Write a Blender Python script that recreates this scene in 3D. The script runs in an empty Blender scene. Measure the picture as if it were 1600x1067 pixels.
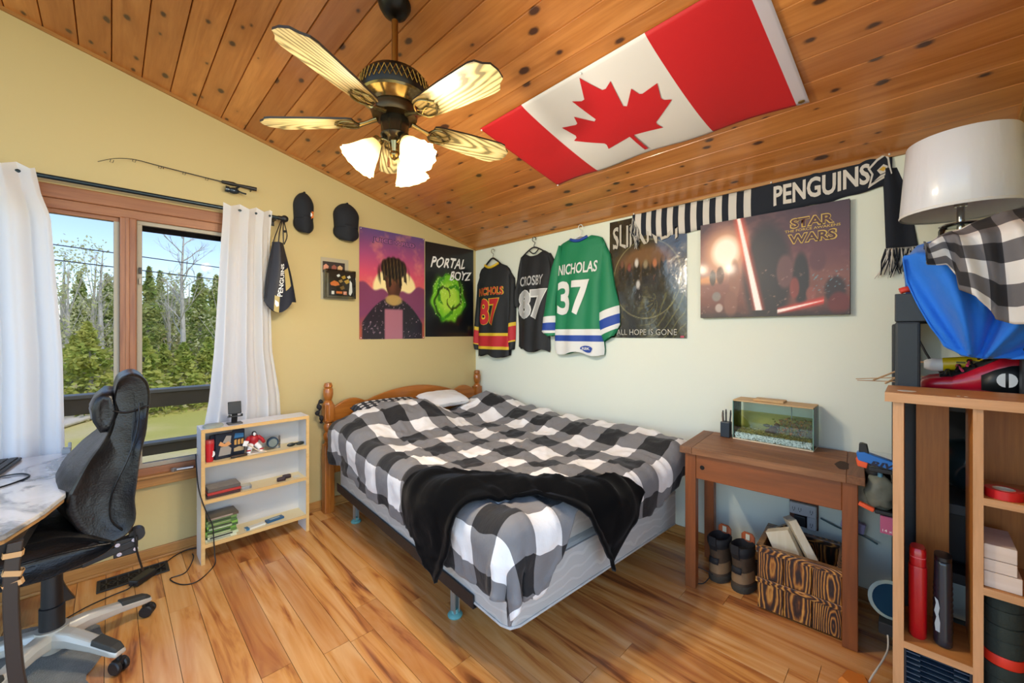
import bpy, bmesh, math, random
import numpy as np
from mathutils import Vector, Matrix, noise
random.seed(7)
R = math.radians
S = bpy.context.scene
COL = S.collection
# ------------------------------------------------------------------ camera
cam = bpy.data.objects.new('camera', bpy.data.cameras.new('camera'))
COL.objects.link(cam)
cam.location = (-2.62, -3.14, 1.32)
cam.rotation_euler = (R(90), 0, R(-45))
cam.data.sensor_width = 36.0
cam.data.lens = 36.0 * 627 / 1600
cam.data.shift_y = -13.5 / 1600
cam.data.clip_start = 0.02
cam.data.clip_end = 400
S.camera = cam
# ------------------------------------------------------------------ sky, sun, exposure
S.view_settings.view_transform = 'Standard'
S.view_settings.look = 'None'
S.view_settings.gamma = 1
S.view_settings.use_curve_mapping = False
S.view_settings.exposure = 1.2
SKY_STRENGTH, SUN_W, BULB_W = 0.25, 2.0, 12.5
W = bpy.data.worlds.new('world'); S.world = W; W.use_nodes = True
nt = W.node_tree
sky = nt.nodes.new('ShaderNodeTexSky'); sky.sky_type = 'NISHITA'
sky.sun_disc = False; sky.sun_elevation = R(55); sky.sun_rotation = R(170)
sky.air_density = 1.0; sky.dust_density = 0.4; sky.ozone_density = 2.0
bg = nt.nodes['Background']; bg.inputs['Strength'].default_value = SKY_STRENGTH
nt.links.new(sky.outputs[0], bg.inputs[0])
sun = bpy.data.objects.new('sun', bpy.data.lights.new('sun', 'SUN')); COL.objects.link(sun)
sun.data.energy = SUN_W; sun.data.angle = R(1.0); sun.data.color = (1, .93, .8)
sun.rotation_euler = Vector((-.2, .55, -.85)).to_track_quat('-Z', 'Y').to_euler()

S.cycles.transparent_max_bounces = 32
# ------------------------------------------------------------------ helpers
def H(h):
    h = h.lstrip('#')
    c = [int(h[i:i+2], 16) / 255 for i in (0, 2, 4)]
    return tuple(x / 12.92 if x <= .04045 else ((x + .055) / 1.055) ** 2.4 for x in c)

def lin(a):
    a = np.clip(a, 0, 1)
    return np.where(a <= .04045, a / 12.92, ((a + .055) / 1.055) ** 2.4)

class NB:
    """tiny node-tree writer"""
    def __init__(s, name):
        s.m = bpy.data.materials.new(name); s.m.use_nodes = True
        s.t = s.m.node_tree; s.p = s.t.nodes['Principled BSDF']
    def n(s, typ, **kw):
        x = s.t.nodes.new('ShaderNode' + typ)
        for k, v in kw.items():
            if k.startswith('i_'):
                key = k[2:]
                key = int(key) if key.isdigit() else key.replace('_', ' ')
                s.put(x.inputs[key], v)
            else: setattr(x, k, v)
        return x
    def put(s, inp, v):
        if isinstance(v, bpy.types.NodeSocket): s.t.links.new(v, inp)
        else:
            if inp.type == 'RGBA' and len(v) == 3: v = (*v, 1)
            inp.default_value = v
    def math(s, op, a, b=0.0, c=0.0):
        x = s.t.nodes.new('ShaderNodeMath'); x.operation = op
        s.put(x.inputs[0], a); s.put(x.inputs[1], b); s.put(x.inputs[2], c); return x.outputs[0]
    def mix(s, f, a, b, mode='MIX'):
        x = s.t.nodes.new('ShaderNodeMix'); x.data_type = 'RGBA'; x.blend_type = mode
        s.put(x.inputs[0], f); s.put(x.inputs[6], a); s.put(x.inputs[7], b); return x.outputs[2]
    def ramp(s, f, stops):
        x = s.t.nodes.new('ShaderNodeValToRGB'); e = x.color_ramp.elements
        while len(e) < len(stops): e.new(.5)
        for q, (pos, c) in zip(e, stops):
            q.position = pos; q.color = (*c, 1) if len(c) == 3 else c
        s.put(x.inputs[0], f); return x.outputs[0]
    def coord(s, scale=(1, 1, 1), rnd=0.0, kind='Object'):
        tc = s.n('TexCoord').outputs[kind]
        if rnd:
            oi = s.n('ObjectInfo').outputs['Random']
            add = s.n('VectorMath', operation='ADD'); s.put(add.inputs[0], tc)
            cx = s.n('CombineXYZ'); v = s.math('MULTIPLY', oi, rnd)
            for i in range(3): s.put(cx.inputs[i], v)
            s.put(add.inputs[1], cx.outputs[0]); tc = add.outputs[0]
        mp = s.n('Mapping'); s.put(mp.inputs[0], tc); mp.inputs['Scale'].default_value = scale
        return mp.outputs[0]
    def noise(s, v, scale, detail=3, rough=.5, dist=0.0):
        x = s.n('TexNoise'); s.put(x.inputs['Vector'], v)
        x.inputs['Scale'].default_value = scale; x.inputs['Detail'].default_value = detail
        x.inputs['Roughness'].default_value = rough; x.inputs['Distortion'].default_value = dist
        return x.outputs['Fac']
    def bump(s, h, strength=.2, dist=.01):
        b = s.n('Bump'); s.put(b.inputs['Height'], h); b.inputs['Strength'].default_value = strength
        b.inputs['Distance'].default_value = dist; s.put(s.p.inputs['Normal'], b.outputs[0])
    def set(s, **kw):
        for k, v in kw.items(): s.put(s.p.inputs[k.replace('_', ' ')], v)
        return s

_M = {}
def mat(name, col, rough=.5, metal=0.0, spec=None, bump=0, bscale=60, var=0, emit=0, ecol=None, coat=0, sheen=0, trans=0, ior=1.45, alpha=1):
    if name in _M: return _M[name]
    b = NB(name); c = H(col) if isinstance(col, str) else col
    b.set(Roughness=rough, Metallic=metal)
    if var or bump:
        v = b.coord(); nz = b.noise(v, bscale, 4)
    if var:
        d = tuple(x * (1 - var) for x in c); l = tuple(min(1, x * (1 + var * .6)) for x in c)
        b.set(Base_Color=b.mix(b.noise(v, bscale * .13, 3), d, l))
    else: b.set(Base_Color=c)
    if bump: b.bump(nz, bump, .004)
    if spec is not None: b.set(Specular_IOR_Level=spec)
    if emit: b.set(Emission_Color=ecol or c, Emission_Strength=emit)
    if coat: b.set(Coat_Weight=coat, Coat_Roughness=.08)
    if sheen: b.set(Sheen_Weight=sheen, Sheen_Roughness=.4)
    if trans: b.set(Transmission_Weight=trans, IOR=ior)
    if alpha < 1: b.set(Alpha=alpha)
    _M[name] = b.m; return b.m

def wood(name, light, dark, along='y', scale=18, rough=.45, rnd=9.0, tone=.25, streak=.5, coat=0, knots=0, warm=None):
    if name in _M: return _M[name]
    b = NB(name); L, D = H(light), H(dark)
    sc = [1, 1, 1]; sc['xyz'.index(along)] = .07
    v = b.coord(tuple(sc), rnd)
    n1 = b.noise(v, scale, 5, .6, .8); n2 = b.noise(v, scale * 5, 3, .5)
    f = b.math('ADD', b.math('MULTIPLY', n1, 1 - streak * .5), b.math('MULTIPLY', n2, streak * .5))
    c = b.ramp(f, [(.3, D), (.62, L)])
    if rnd:
        rv = b.n('ObjectInfo').outputs['Random']
        w2 = H(warm) if warm else tuple(x * .6 for x in D)
        c = b.mix(b.math('MULTIPLY', rv, tone), c, w2)
    if knots:
        sk = [1, 1, 1]; sk['xyz'.index(along)] = .55
        kv = b.coord(tuple(sk), rnd)
        wv = b.n('TexVoronoi', voronoi_dimensions='2D'); b.put(wv.inputs['Vector'], kv); wv.inputs['Scale'].default_value = knots
        kd = wv.outputs['Distance']
        nk = b.noise(kv, 60, 2)
        big = b.noise(kv, 6, 1); kd2 = b.math('ADD', b.math('ADD', kd, b.math('MULTIPLY', nk, .05)), b.math('MULTIPLY', b.math('SUBTRACT', big, .45), .22))
        ring = b.n('MapRange'); b.put(ring.inputs[0], kd2)
        ring.inputs[1].default_value = .075; ring.inputs[2].default_value = .125
        ring.inputs[3].default_value = 1; ring.inputs[4].default_value = 0
        halo = b.n('MapRange'); b.put(halo.inputs[0], kd2)
        halo.inputs[1].default_value = .1; halo.inputs[2].default_value = .3
        halo.inputs[3].default_value = .35; halo.inputs[4].default_value = 0
        c = b.mix(halo.outputs[0], c, tuple(x * .7 for x in D))
        c = b.mix(ring.outputs[0], c, H('#4a2a18'))
    b.set(Base_Color=c, Roughness=rough)
    if coat: b.set(Coat_Weight=coat, Coat_Roughness=.12)
    b.bump(n2, .12, .003)
    _M[name] = b.m; return b.m

def vcol(name, rough=.5, coat=0, bump=0):
    if name in _M: return _M[name]
    b = NB(name); a = b.n('VertexColor'); a.layer_name = 'Col'
    b.set(Base_Color=a.outputs[0], Roughness=rough)
    if coat: b.set(Coat_Weight=coat, Coat_Roughness=.1)
    if bump: b.bump(b.noise(b.coord(), 9, 3), bump, .02)
    _M[name] = b.m; return b.m

class MB:
    def __init__(s): s.v = []; s.f = []; s.mi = []
    def add(s, vs, fs, m=0):
        o = len(s.v); s.v += [tuple(p) for p in vs]
        for i, f in enumerate(fs):
            s.f.append([o + k for k in f]); s.mi.append(m[i] if isinstance(m, list) else m)
        return s
    def box(s, x0, x1, y0, y1, z0, z1, m=0):
        vs = [(x, y, z) for z in (z0, z1) for y in (y0, y1) for x in (x0, x1)]
        return s.add(vs, [(0, 2, 3, 1), (4, 5, 7, 6), (0, 1, 5, 4), (2, 6, 7, 3), (0, 4, 6, 2), (1, 3, 7, 5)], m)
    def obox(s, c, size, M=None, m=0):
        hx, hy, hz = (q / 2 for q in size); M = M or Matrix.Identity(3); c = Vector(c)
        vs = [c + M @ Vector((x, y, z)) for z in (-hz, hz) for y in (-hy, hy) for x in (-hx, hx)]
        return s.add(vs, [(0, 2, 3, 1), (4, 5, 7, 6), (0, 1, 5, 4), (2, 6, 7, 3), (0, 4, 6, 2), (1, 3, 7, 5)], m)
    def loft(s, rings, cap=True, m=0, closed=True):
        n = len(rings[0]); vs = [p for r in rings for p in r]; fs = []
        for i in range(len(rings) - 1):
            for j in range(n if closed else n - 1):
                k = (j + 1) % n; fs.append((i*n + j, i*n + k, (i+1)*n + k, (i+1)*n + j))
        mm = m
        if cap and closed:
            fs.append(tuple(range(n - 1, -1, -1))); q = (len(rings) - 1) * n; fs.append(tuple(range(q, q + n)))
        return s.add(vs, fs, mm)
    def cyl(s, p0, p1, r0, r1=None, n=16, m=0, cap=True):
        r1 = r0 if r1 is None else r1
        return s.tube([p0, p1], [r0, r1], n, m, cap)
    def tube(s, path, r, n=8, m=0, cap=True):
        P = [Vector(p) for p in path]; rr = r if isinstance(r, (list, tuple)) else [r] * len(P)
        rings = []; up = None
        for i, p in enumerate(P):
            d = (P[min(i + 1, len(P) - 1)] - P[max(i - 1, 0)]).normalized()
            if up is None: up = Vector((0, 0, 1)) if abs(d.z) < .9 else Vector((1, 0, 0))
            a = d.cross(up).normalized(); bb = a.cross(d).normalized(); up = bb
            rings.append([p + (a * math.cos(t) + bb * math.sin(t)) * rr[i] for t in [2*math.pi*k/n for k in range(n)]])
        return s.loft(rings, cap, m)
    def lathe(s, prof, c=(0, 0, 0), n=20, m=0, M=None, cap=True, wob=None):
        c = Vector(c); M = M or Matrix.Identity(3); rings = []
        for (r, z) in prof:
            ring = []
            for k in range(n):
                t = 2 * math.pi * k / n; q = r * (wob(t, z) if wob else 1)
                ring.append(c + M @ Vector((q * math.cos(t), q * math.sin(t), z)))
            rings.append(ring)
        return s.loft(rings, cap, m)
    def prism(s, poly, d0, d1, plane='xy', m=0):
        def P(a, b, d): return {'xy': (a, b, d), 'xz': (a, d, b), 'yz': (d, a, b)}[plane]
        n = len(poly); vs = [P(a, b, d0) for a, b in poly] + [P(a, b, d1) for a, b in poly]
        fs = [tuple(range(n - 1, -1, -1)), tuple(range(n, 2*n))] + [(i, (i+1) % n, n + (i+1) % n, n + i) for i in range(n)]
        return s.add(vs, fs, m)
    def grid(s, fn, nu, nv, m=0, flip=False):
        vs = [fn(i / nu, j / nv) for j in range(nv + 1) for i in range(nu + 1)]; fs = []
        mm = []
        for j in range(nv):
            for i in range(nu):
                a = j * (nu + 1) + i; q = (a, a + 1, a + nu + 2, a + nu + 1)
                fs.append(q[::-1] if flip else q)
                mm.append(m((i + .5) / nu, (j + .5) / nv) if callable(m) else m)
        return s.add(vs, fs, mm)
    def ball(s, c, r, nu=16, nv=10, m=0):
        r = r if isinstance(r, (tuple, list)) else (r, r, r); c = Vector(c); rings = []
        for j in range(nv + 1):
            t = math.pi * (j / nv) - math.pi / 2; t = max(-1.55, min(1.55, t))
            rings.append([c + Vector((r[0]*math.cos(t)*math.cos(p), r[1]*math.cos(t)*math.sin(p), r[2]*math.sin(t))) for p in [2*math.pi*k/nu for k in range(nu)]])
        return s.loft(rings, True, m)
    def build(s, name, mats, parent=None, smooth=None, bevel=0, solid=0, sub=0, kind=None, seg=2):
        me = bpy.data.meshes.new(name); me.from_pydata(s.v, [], s.f)
        for mm in (mats if isinstance(mats, (list, tuple)) else [mats]): me.materials.append(mm)
        me.polygons.foreach_set('material_index', s.mi)
        if smooth is not None:
            me.polygons.foreach_set('use_smooth', [True] * len(s.f))
            me.set_sharp_from_angle(angle=R(smooth))
        me.update()
        return link(name, me, parent, bevel, solid, sub, kind, seg)

def link(name, me, parent=None, bevel=0, solid=0, sub=0, kind=None, seg=2):
    o = bpy.data.objects.new(name, me); COL.objects.link(o)
    if parent is not None: hang(o, parent)
    if bevel:
        b = o.modifiers.new('bevel', 'BEVEL'); b.width = bevel; b.segments = seg; b.limit_method = 'ANGLE'; b.angle_limit = R(40)
    if solid:
        b = o.modifiers.new('solid', 'SOLIDIFY'); b.thickness = solid; b.offset = -1
    if sub:
        b = o.modifiers.new('sub', 'SUBSURF'); b.levels = sub; b.render_levels = sub
    if kind: o['kind'] = kind
    return o

def worldloc(o):
    v = Vector((0, 0, 0))
    while o is not None: v += o.location; o = o.parent
    return v
def hang(o, parent):
    """geometry is written in world coordinates; put the origin back to the world's"""
    o.parent = parent; o.location = -worldloc(parent)

def tag(o, label, cat, group=None):
    o['label'] = label; o['category'] = cat
    if group: o['group'] = group
    return o
def thing(name, label, cat, loc=(0, 0, 0), group=None):
    o = bpy.data.objects.new(name, None); COL.objects.link(o); o.location = loc; o.empty_display_size = .05
    return tag(o, label, cat, group)
def struct(o): o['kind'] = 'structure'; return o

def uvset(o, uvs):
    me = o.data; l = me.uv_layers.new(name='UV'); idx = np.zeros(len(me.loops), dtype=np.int32); me.loops.foreach_get('vertex_index', idx)
    l.data.foreach_set('uv', np.asarray(uvs, dtype=np.float32)[idx].ravel())

def panel(name, place, W_, H_, nx, ny, fn, m, parent=None, solid=0.0):
    """a printed sheet: grid of W x H, colours from fn(a, b) -> sRGB (a right, b up, 0..1)"""
    mb = MB().grid(lambda u, v: place(u * W_, v * H_), nx, ny)
    o = mb.build(name, m, parent, smooth=60, solid=solid)
    a, b = np.meshgrid(np.linspace(0, 1, nx + 1), np.linspace(0, 1, ny + 1))
    c = lin(fn(a, b)); col = np.ones((*a.shape, 4)); col[..., :3] = c
    at = o.data.color_attributes.new('Col', 'FLOAT_COLOR', 'POINT'); at.data.foreach_set('color', col.astype(np.float32).ravel())
    return o

_fc = {}
def textmesh(s, bold=0.0, res=3, shear=0.0):
    cu = bpy.data.curves.new('lettering', 'FONT'); cu.body = s; cu.offset = bold; cu.resolution_u = res; cu.shear = shear
    cu.align_x = 'LEFT'; cu.space_character = 1.0
    tmp = bpy.data.objects.new('lettering', cu); COL.objects.link(tmp)
    me = bpy.data.meshes.new_from_object(tmp.evaluated_get(bpy.context.evaluated_depsgraph_get()))
    bpy.data.objects.remove(tmp); bpy.data.curves.remove(cu)
    return me
def lettering(s, place, w, h, m, parent, bold=0.0, shear=0.0, name='lettering', arc=0.0, cut=0.0):
    """flat letters; place(a, b) -> world point, box w x h centred on (0,0)"""
    me = textmesh(s, bold, 3, shear)
    if cut:                                   # letters that follow a curved cloth need short edges
        bm = bmesh.new(); bm.from_mesh(me); bmesh.ops.triangulate(bm, faces=bm.faces[:])
        xs = [q.co.x for q in bm.verts]; lim = cut / w * (max(xs) - min(xs))
        for _ in range(5):
            es = [e for e in bm.edges if e.calc_length() > lim]
            if not es: break
            bmesh.ops.subdivide_edges(bm, edges=es, cuts=1); bmesh.ops.triangulate(bm, faces=bm.faces[:])
        bm.to_mesh(me); bm.free()
    n = len(me.vertices); co = np.zeros(n * 3); me.vertices.foreach_get('co', co); co = co.reshape(-1, 3)
    lo, hi = co.min(0), co.max(0)
    a = (co[:, 0] - (lo[0] + hi[0]) / 2) / (hi[0] - lo[0]) * w; b = (co[:, 1] - (lo[1] + hi[1]) / 2) / (hi[1] - lo[1]) * h
    b = b + arc * (.25 - (a / w) ** 2) * h
    me.vertices.foreach_set('co', np.array([tuple(place(x, y)) for x, y in zip(a, b)]).ravel())
    me.materials.clear(); me.materials.append(m); me.update()
    return link(name, me, parent)
def PA(x0, z0, off): return lambda a, b: Vector((x0 + a, -off, z0 + b))
def PB(y0, z0, off): return lambda a, b: Vector((-off, y0 - a, z0 + b))
def decal(poly, place, m, parent, name='print', solid=0):
    return MB().add([place(a, b) for a, b in poly], [tuple(range(len(poly)))]).build(name, m, parent, solid=solid)
def rotz(a): return Matrix.Rotation(a, 3, 'Z')
def rotx(a): return Matrix.Rotation(a, 3, 'X')
def roty(a): return Matrix.Rotation(a, 3, 'Y')
def lerp_tab(tab, x):
    """piecewise linear over rows (x, ...)"""
    if x <= tab[0][0]: return tab[0][1:]
    for p, q in zip(tab, tab[1:]):
        if x <= q[0]:
            t = (x - p[0]) / (q[0] - p[0]); return tuple(a + (b - a) * t for a, b in zip(p[1:], q[1:]))
    return tab[-1][1:]
def smooth01(x): x = max(0, min(1, x)); return x * x * (3 - 2 * x)
def spline(pts, n=6):
    P = [Vector(p) for p in pts]; out = []
    for i in range(len(P) - 1):
        p0, p1, p2, p3 = P[max(i-1, 0)], P[i], P[i+1], P[min(i+2, len(P)-1)]
        for k in range(n):
            t = k / n
            out.append(.5 * ((2*p1) + (p2-p0)*t + (2*p0-5*p1+4*p2-p3)*t*t + (3*p1-p0-3*p2+p3)*t**3))
    return out + [P[-1]]
BLACK = mat('black_plastic', '#17181a', .45); WHITE = mat('white_plastic', '#e8e8e6', .5)
DARK = mat('dark_shadow_gap', '#120c08', .9); CHROME = mat('chrome', '#c8c8c8', .15, 1)
INKW = mat('ink_white', '#f0f0ee', .6); INKG = mat('ink_gold', '#c8a030', .5); INKK = mat('ink_black', '#101014', .6)
INKR = mat('ink_red', '#cc2a22', .5); INKO = mat('ink_orange', '#e07a30', .5)
# ================================================================== the setting
CZ = lambda x: 2.168 - .247 * x                    # ceiling height
XW, YC = -4.4, -3.45                               # room extent
WALL = mat('pale_yellow_paint', '#c0ae7b', .75, bump=.03, bscale=220); WALLB = mat('daylit_yellow_paint', '#dde2d4', .75, bump=.03, bscale=220)  # right wall: cool daylight cast mixed into the colour of the yellow paint
PINE = wood('knotty_pine', '#dc9650', '#b06a2a', 'y', 16, .36, 13, .6, .45, coat=.3, knots=6.4, warm='#8a4614')
TRIMW = wood('oak_trim', '#b98748', '#94602c', 'x', 20, .45, 3, .2)
TRIMY = wood('oak_trim_side', '#b98748', '#94602c', 'y', 20, .45, 3, .2)
REDW = wood('reddish_window_wood', '#a06a44', '#7a4529', 'x', 20, .4, 3, .2)
REDZ = wood('reddish_window_upright', '#a06a44', '#7a4529', 'z', 20, .4, 3, .2)

# --- floor of laminate planks
def floor_mat():
    b = NB('acacia_laminate')
    v = b.coord((1, .085, 1), 17); n1 = b.noise(v, 11, 4, .55, 1.3)
    v2 = b.coord((1, .05, 1), 17); n2 = b.noise(v2, 60, 3, .5)
    rv = b.n('ObjectInfo').outputs['Random']
    c = b.ramp(n1, [(.31, H('#6a3a1e')), (.37, H('#b06c36')), (.46, H('#d6984f')), (.68, H('#ebbd80'))])
    c = b.mix(b.math('MULTIPLY', n2, .28), c, H('#b4743c'))
    c = b.mix(b.math('MULTIPLY', b.math('MULTIPLY', rv, rv), .6), c, H('#a9683a'))
    b.set(Base_Color=c, Roughness=.26, Coat_Weight=.5, Coat_Roughness=.14)
    b.bump(n2, .05, .002); return b.m
FLOOR = floor_mat()
fl = struct(MB().box(XW, 0, YC, 0, -.10, -.012).build('floor', DARK))
rng = random.Random(3); PW = .106
x = -2.214 - PW * 21
i = 0
while x < 0:
    x1 = min(x + PW, 0)
    y = YC - rng.uniform(0, .9)
    while y < 0:
        y1 = y + rng.choice([.9, 1.2, 1.2])
        a, bb = max(y, YC), min(y1, 0)
        if bb - a > .02 and x1 > XW:
            z = rng.uniform(-.0006, 0)
            MB().box(max(x, XW) + .0009, x1 - .0009, a + .0009, bb - .0009, -.012, z).build('plank', FLOOR, fl)
        y = y1
    x += PW; i += 1

# --- sloped pine ceiling of planks
ce = struct(MB().prism([(XW, CZ(XW) + .02), (0, CZ(0) + .02), (0, CZ(0) + .16), (XW, CZ(XW) + .16)], YC - .12, .12, 'xz').build('ceiling', DARK))
x = -2.493 - .1238 * 16
while x < -.001:
    x0, x1 = max(x, XW), min(x + .1238, 0)
    g, t = .0035, .006
    poly = [(x0 + .0008, CZ(x0) + .022), (x0 + .0008, CZ(x0) + t), (x0 + g, CZ(x0 + g)), (x1 - g, CZ(x1 - g)), (x1 - .0008, CZ(x1) + t), (x1 - .0008, CZ(x1) + .022)]
    MB().prism(poly, YC, 0, 'xz').build('plank', PINE, ce)
    x += .1238

# --- walls
WX0, WX1, WZ0, WZ1 = -3.62, -2.02, .50, 2.02       # window opening
wl = MB()
for poly in ([(XW, 0), (WX0, 0), (WX0, CZ(WX0)), (XW, CZ(XW))], [(WX1, 0), (0, 0), (0, CZ(0)), (WX1, CZ(WX1))],
             [(WX0, 0), (WX1, 0), (WX1, WZ0), (WX0, WZ0)], [(WX0, WZ1), (WX1, WZ1), (WX1, CZ(WX1)), (WX0, CZ(WX0))]):
    wl.prism(poly, 0, .12, 'xz')
struct(wl.build('wall_left', WALL))
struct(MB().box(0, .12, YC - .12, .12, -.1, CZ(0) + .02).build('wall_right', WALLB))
XN = -1.25                                         # unseen rest of the near wall left off to let daylight in
struct(MB().prism([(XN, -.1), (0, -.1), (0, CZ(0)), (XN, CZ(XN))], YC - .12, YC, 'xz').build('wall_near', WALL))
struct(MB().prism([(XW, CZ(XW) + .02), (.2, CZ(.2) + .02), (.2, CZ(.2) + .14), (XW, CZ(XW) + .14)], YC - 1.5, YC - .12, 'xz').build('sun_block', mat('sun_block_board', '#c8bca8', .8)))  # unseen overhang added to keep the sun out of the room
struct(MB().box(XW, 3, -12, YC - .12, -.2, -.1).build('bounce_slab', mat('pale_bounce', '#b8b2a6', .9, bump=.2, bscale=40, var=.2)))  # unseen pale slab added to bounce sunlight into the room
# trims
struct(MB().prism([(XW, CZ(XW) - .018), (0, CZ(0) - .018), (0, CZ(0) + .001), (XW, CZ(XW) + .001)], -.012, 0, 'xz').build('trim_1', TRIMW))
struct(MB().box(-.014, 0, YC, 0, CZ(0) - .016, CZ(0) + .002).build('trim_2', TRIMY))
struct(MB().prism([(XW, CZ(XW) - .03), (0, CZ(0) - .03), (0, CZ(0) + .001), (XW, CZ(XW) + .001)], YC, YC + .014, 'xz').build('trim_3', TRIMW))
def baseboard(name, x0, x1, y0, y1, m, side):
    o = MB().box(x0, x1, y0, y1, 0, .068).build(name, m, bevel=.004); struct(o)
    q = .012
    if side == 'y': MB().box(x0, x1, y0 - q, y0, 0, .016).build('shoe_moulding', m, o, bevel=.004)
    else: MB().box(x0 - q, x0, y0, y1, 0, .016).build('shoe_moulding', m, o, bevel=.004)
baseboard('baseboard_left', XW, -.013, -.013, 0, TRIMW, 'y')
baseboard('baseboard_right', -.013, 0, YC + .013, 0, TRIMY, 'x')

# --- window
win = bpy.data.objects.new('window_1', None); COL.objects.link(win); win.location = (-2.82, 0, .5); struct(win)
RUB = mat('weatherstrip', '#a49c8c', .6); SCREEN = mat('dark_screen_edge', '#2a221c', .7)
MB().box(WX0, WX1, -.002, .1, 1.965, WZ1).build('frame_head', REDW, win, bevel=.004)
MB().box(WX0, WX1, -.002, .1, .49, .535).build('frame_sill', REDW, win, bevel=.004)
MB().box(WX0, WX0 + .04, 0, .1, .5, WZ1).build('frame_jamb', REDZ, win, bevel=.004)
MB().box(WX1 - .04, WX1, 0, .1, .5, WZ1).build('frame_jamb', REDZ, win, bevel=.004)
MB().box(-2.585, -2.515, -.016, .1, .53, 1.97).build('mullion', REDZ, win, bevel=.006)
MB().box(-2.562, -2.545, -.022, -.014, .53, 1.97).build('mullion_bead', REDZ, win, bevel=.003)
for (a, c, mm, rub) in ((WX0 + .04, -2.585, REDZ, 0), (-2.515, WX1 - .04, REDZ, 1)):
    q = .024
    MB().box(a, c, .012, .05, 1.965 - .022, 1.966).build('sash_rail', REDW if not rub else RUB, win, bevel=.003)
    MB().box(a, c, .012, .05, .534, .56).build('sash_rail', REDW if not rub else RUB, win, bevel=.003)
    MB().box(a, a + q, .012, .05, .56, 1.944).build('sash_stile', RUB if rub else mm, win, bevel=.003)
    MB().box(c - q, c, .012, .05, .56, 1.944).build('sash_stile', RUB if not rub else mm, win, bevel=.003)
    if rub: MB().box(a + q, c - q, .05, .06, 1.915, 1.944).build('screen_bar', SCREEN, win)
def glass_mat(name, tint=(1, 1, 1), fac=.07):
    b = NB(name); t = b.n('BsdfTransparent'); t.inputs[0].default_value = (*tint, 1)
    g = b.n('BsdfGlossy'); g.inputs['Roughness'].default_value = .02
    fr = b.n('Fresnel'); fr.inputs['IOR'].default_value = 1.4
    mx = b.n('MixShader'); b.put(mx.inputs[0], b.math('MULTIPLY', fr.outputs[0], fac / .04)); b.put(mx.inputs[1], t.outputs[0]); b.put(mx.inputs[2], g.outputs[0])
    b.t.links.new(mx.outputs[0], b.t.nodes['Material Output'].inputs[0]); return b.m
GLASS = glass_mat('window_glass', (.60, .60, .625), .0012)
MB().box(WX0 + .064, -2.609, .03, .034, .56, 1.944).build('pane', GLASS, win)
MB().box(-2.491, WX1 - .064, .03, .034, .56, 1.944).build('pane', GLASS, win)
for k, z in enumerate((1.66, 1.60)):
    MB().box(-2.506, -2.494, -.004, .013, z, z + .035).build('latch', RUB if k else BLACK, win, bevel=.002)
MB().box(WX0 - .065, WX1 + .065, -.02, 0, 2.015, 2.085).build('casing', REDW, win, bevel=.005)
MB().box(WX0 - .065, WX0 + .005, -.02, 0, .49, 2.015).build('casing', REDZ, win, bevel=.005)
MB().box(WX1 - .005, WX1 + .065, -.02, 0, .49, 2.015).build('casing', REDZ, win, bevel=.005)
MB().box(WX0 - .07, WX1 + .07, -.04, .0, .482, .496).build('stool', TRIMW, win, bevel=.004)
MB().box(WX0 - .065, WX1 + .065, -.026, 0, .43, .482).build('apron', TRIMW, win, bevel=.004)
sm = mat('silver_metal', '#b9bcbc', .3, .8)
MB().obox((-2.31, -.022, .503), (.10, .022, .012), rotz(-.12)).obox((-2.355, -.028, .506), (.022, .02, .02), rotz(.6)).build('crank_handle', sm, win, bevel=.003)

# ================================================================== outdoors
GZ = -1.8
grass = NB('grass_lawn'); v = grass.coord(); n1 = grass.noise(v, .35, 4); n2 = grass.noise(v, 9, 4)
cc = grass.ramp(n1, [(.36, H('#c4bc5c')), (.5, H('#dccb7c')), (.62, H('#e4cf9c'))])
grass.set(Base_Color=grass.mix(grass.math('MULTIPLY', n2, .6), cc, H('#b4ac50')), Roughness=.95)
def gnd(u, v):
    x, y = -70 + 140 * u, -50 + 130 * v
    return (x, y, GZ + .12 * noise.noise((x * .15, y * .15, 0)))
g = MB().grid(gnd, 70, 65).build('ground', grass.m, smooth=80); struct(g)
tag_kind = lambda o, k: o.__setitem__('kind', k)
GRAV = mat('gravel_drive', '#d4cab8', .95, bump=.3, bscale=30, var=.25)
dr = MB().grid(lambda u, v: (-5.2 - 3.2 * v + 7 * (u - .32) ** 2 * 3 + 1.4 * u, 5 + 22 * u, GZ + .17 + .02 * noise.noise((u * 9, v * 3, 1))), 40, 6).build('driveway', GRAV, smooth=80, solid=.12); struct(dr)
DECK = wood('weathered_deck', '#8d8478', '#5e564c', 'x', 14, .8, 5, .3)
dk = bpy.data.objects.new('deck', None); COL.objects.link(dk); dk.location = (-4, .8, -.2); struct(dk)
y = .13
while y < 1.3:
    MB().box(-9.5, 1.0, y, y + .135, -.2, -.165).build('deck_board', DECK, dk); y += .14
x = -9.5
while x < XW - .15:
    MB().box(x, x + .135, -6.5, .12, -.2, -.165).build('deck_board', DECK, dk); x += .14
MB().box(-9.4, .9, .2, .28, GZ, -.2).box(-9.4, .9, 1.1, 1.2, GZ, -.2).build('deck_support', DECK, dk)
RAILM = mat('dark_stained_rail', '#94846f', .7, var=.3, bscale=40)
ra = thing('deck_railing', 'dark stained wooden deck railing seen through the window', 'railing', (-3, 1.2, -.16))
MB().box(-6.5, .8, 1.17, 1.21, .72, .835).build('top_rail', RAILM, ra, bevel=.006)
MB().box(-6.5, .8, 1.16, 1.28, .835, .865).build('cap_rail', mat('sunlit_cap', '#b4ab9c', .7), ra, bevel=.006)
MB().box(-6.5, .8, 1.17, 1.21, .34, .42).build('lower_rail', RAILM, ra, bevel=.006)
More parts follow.
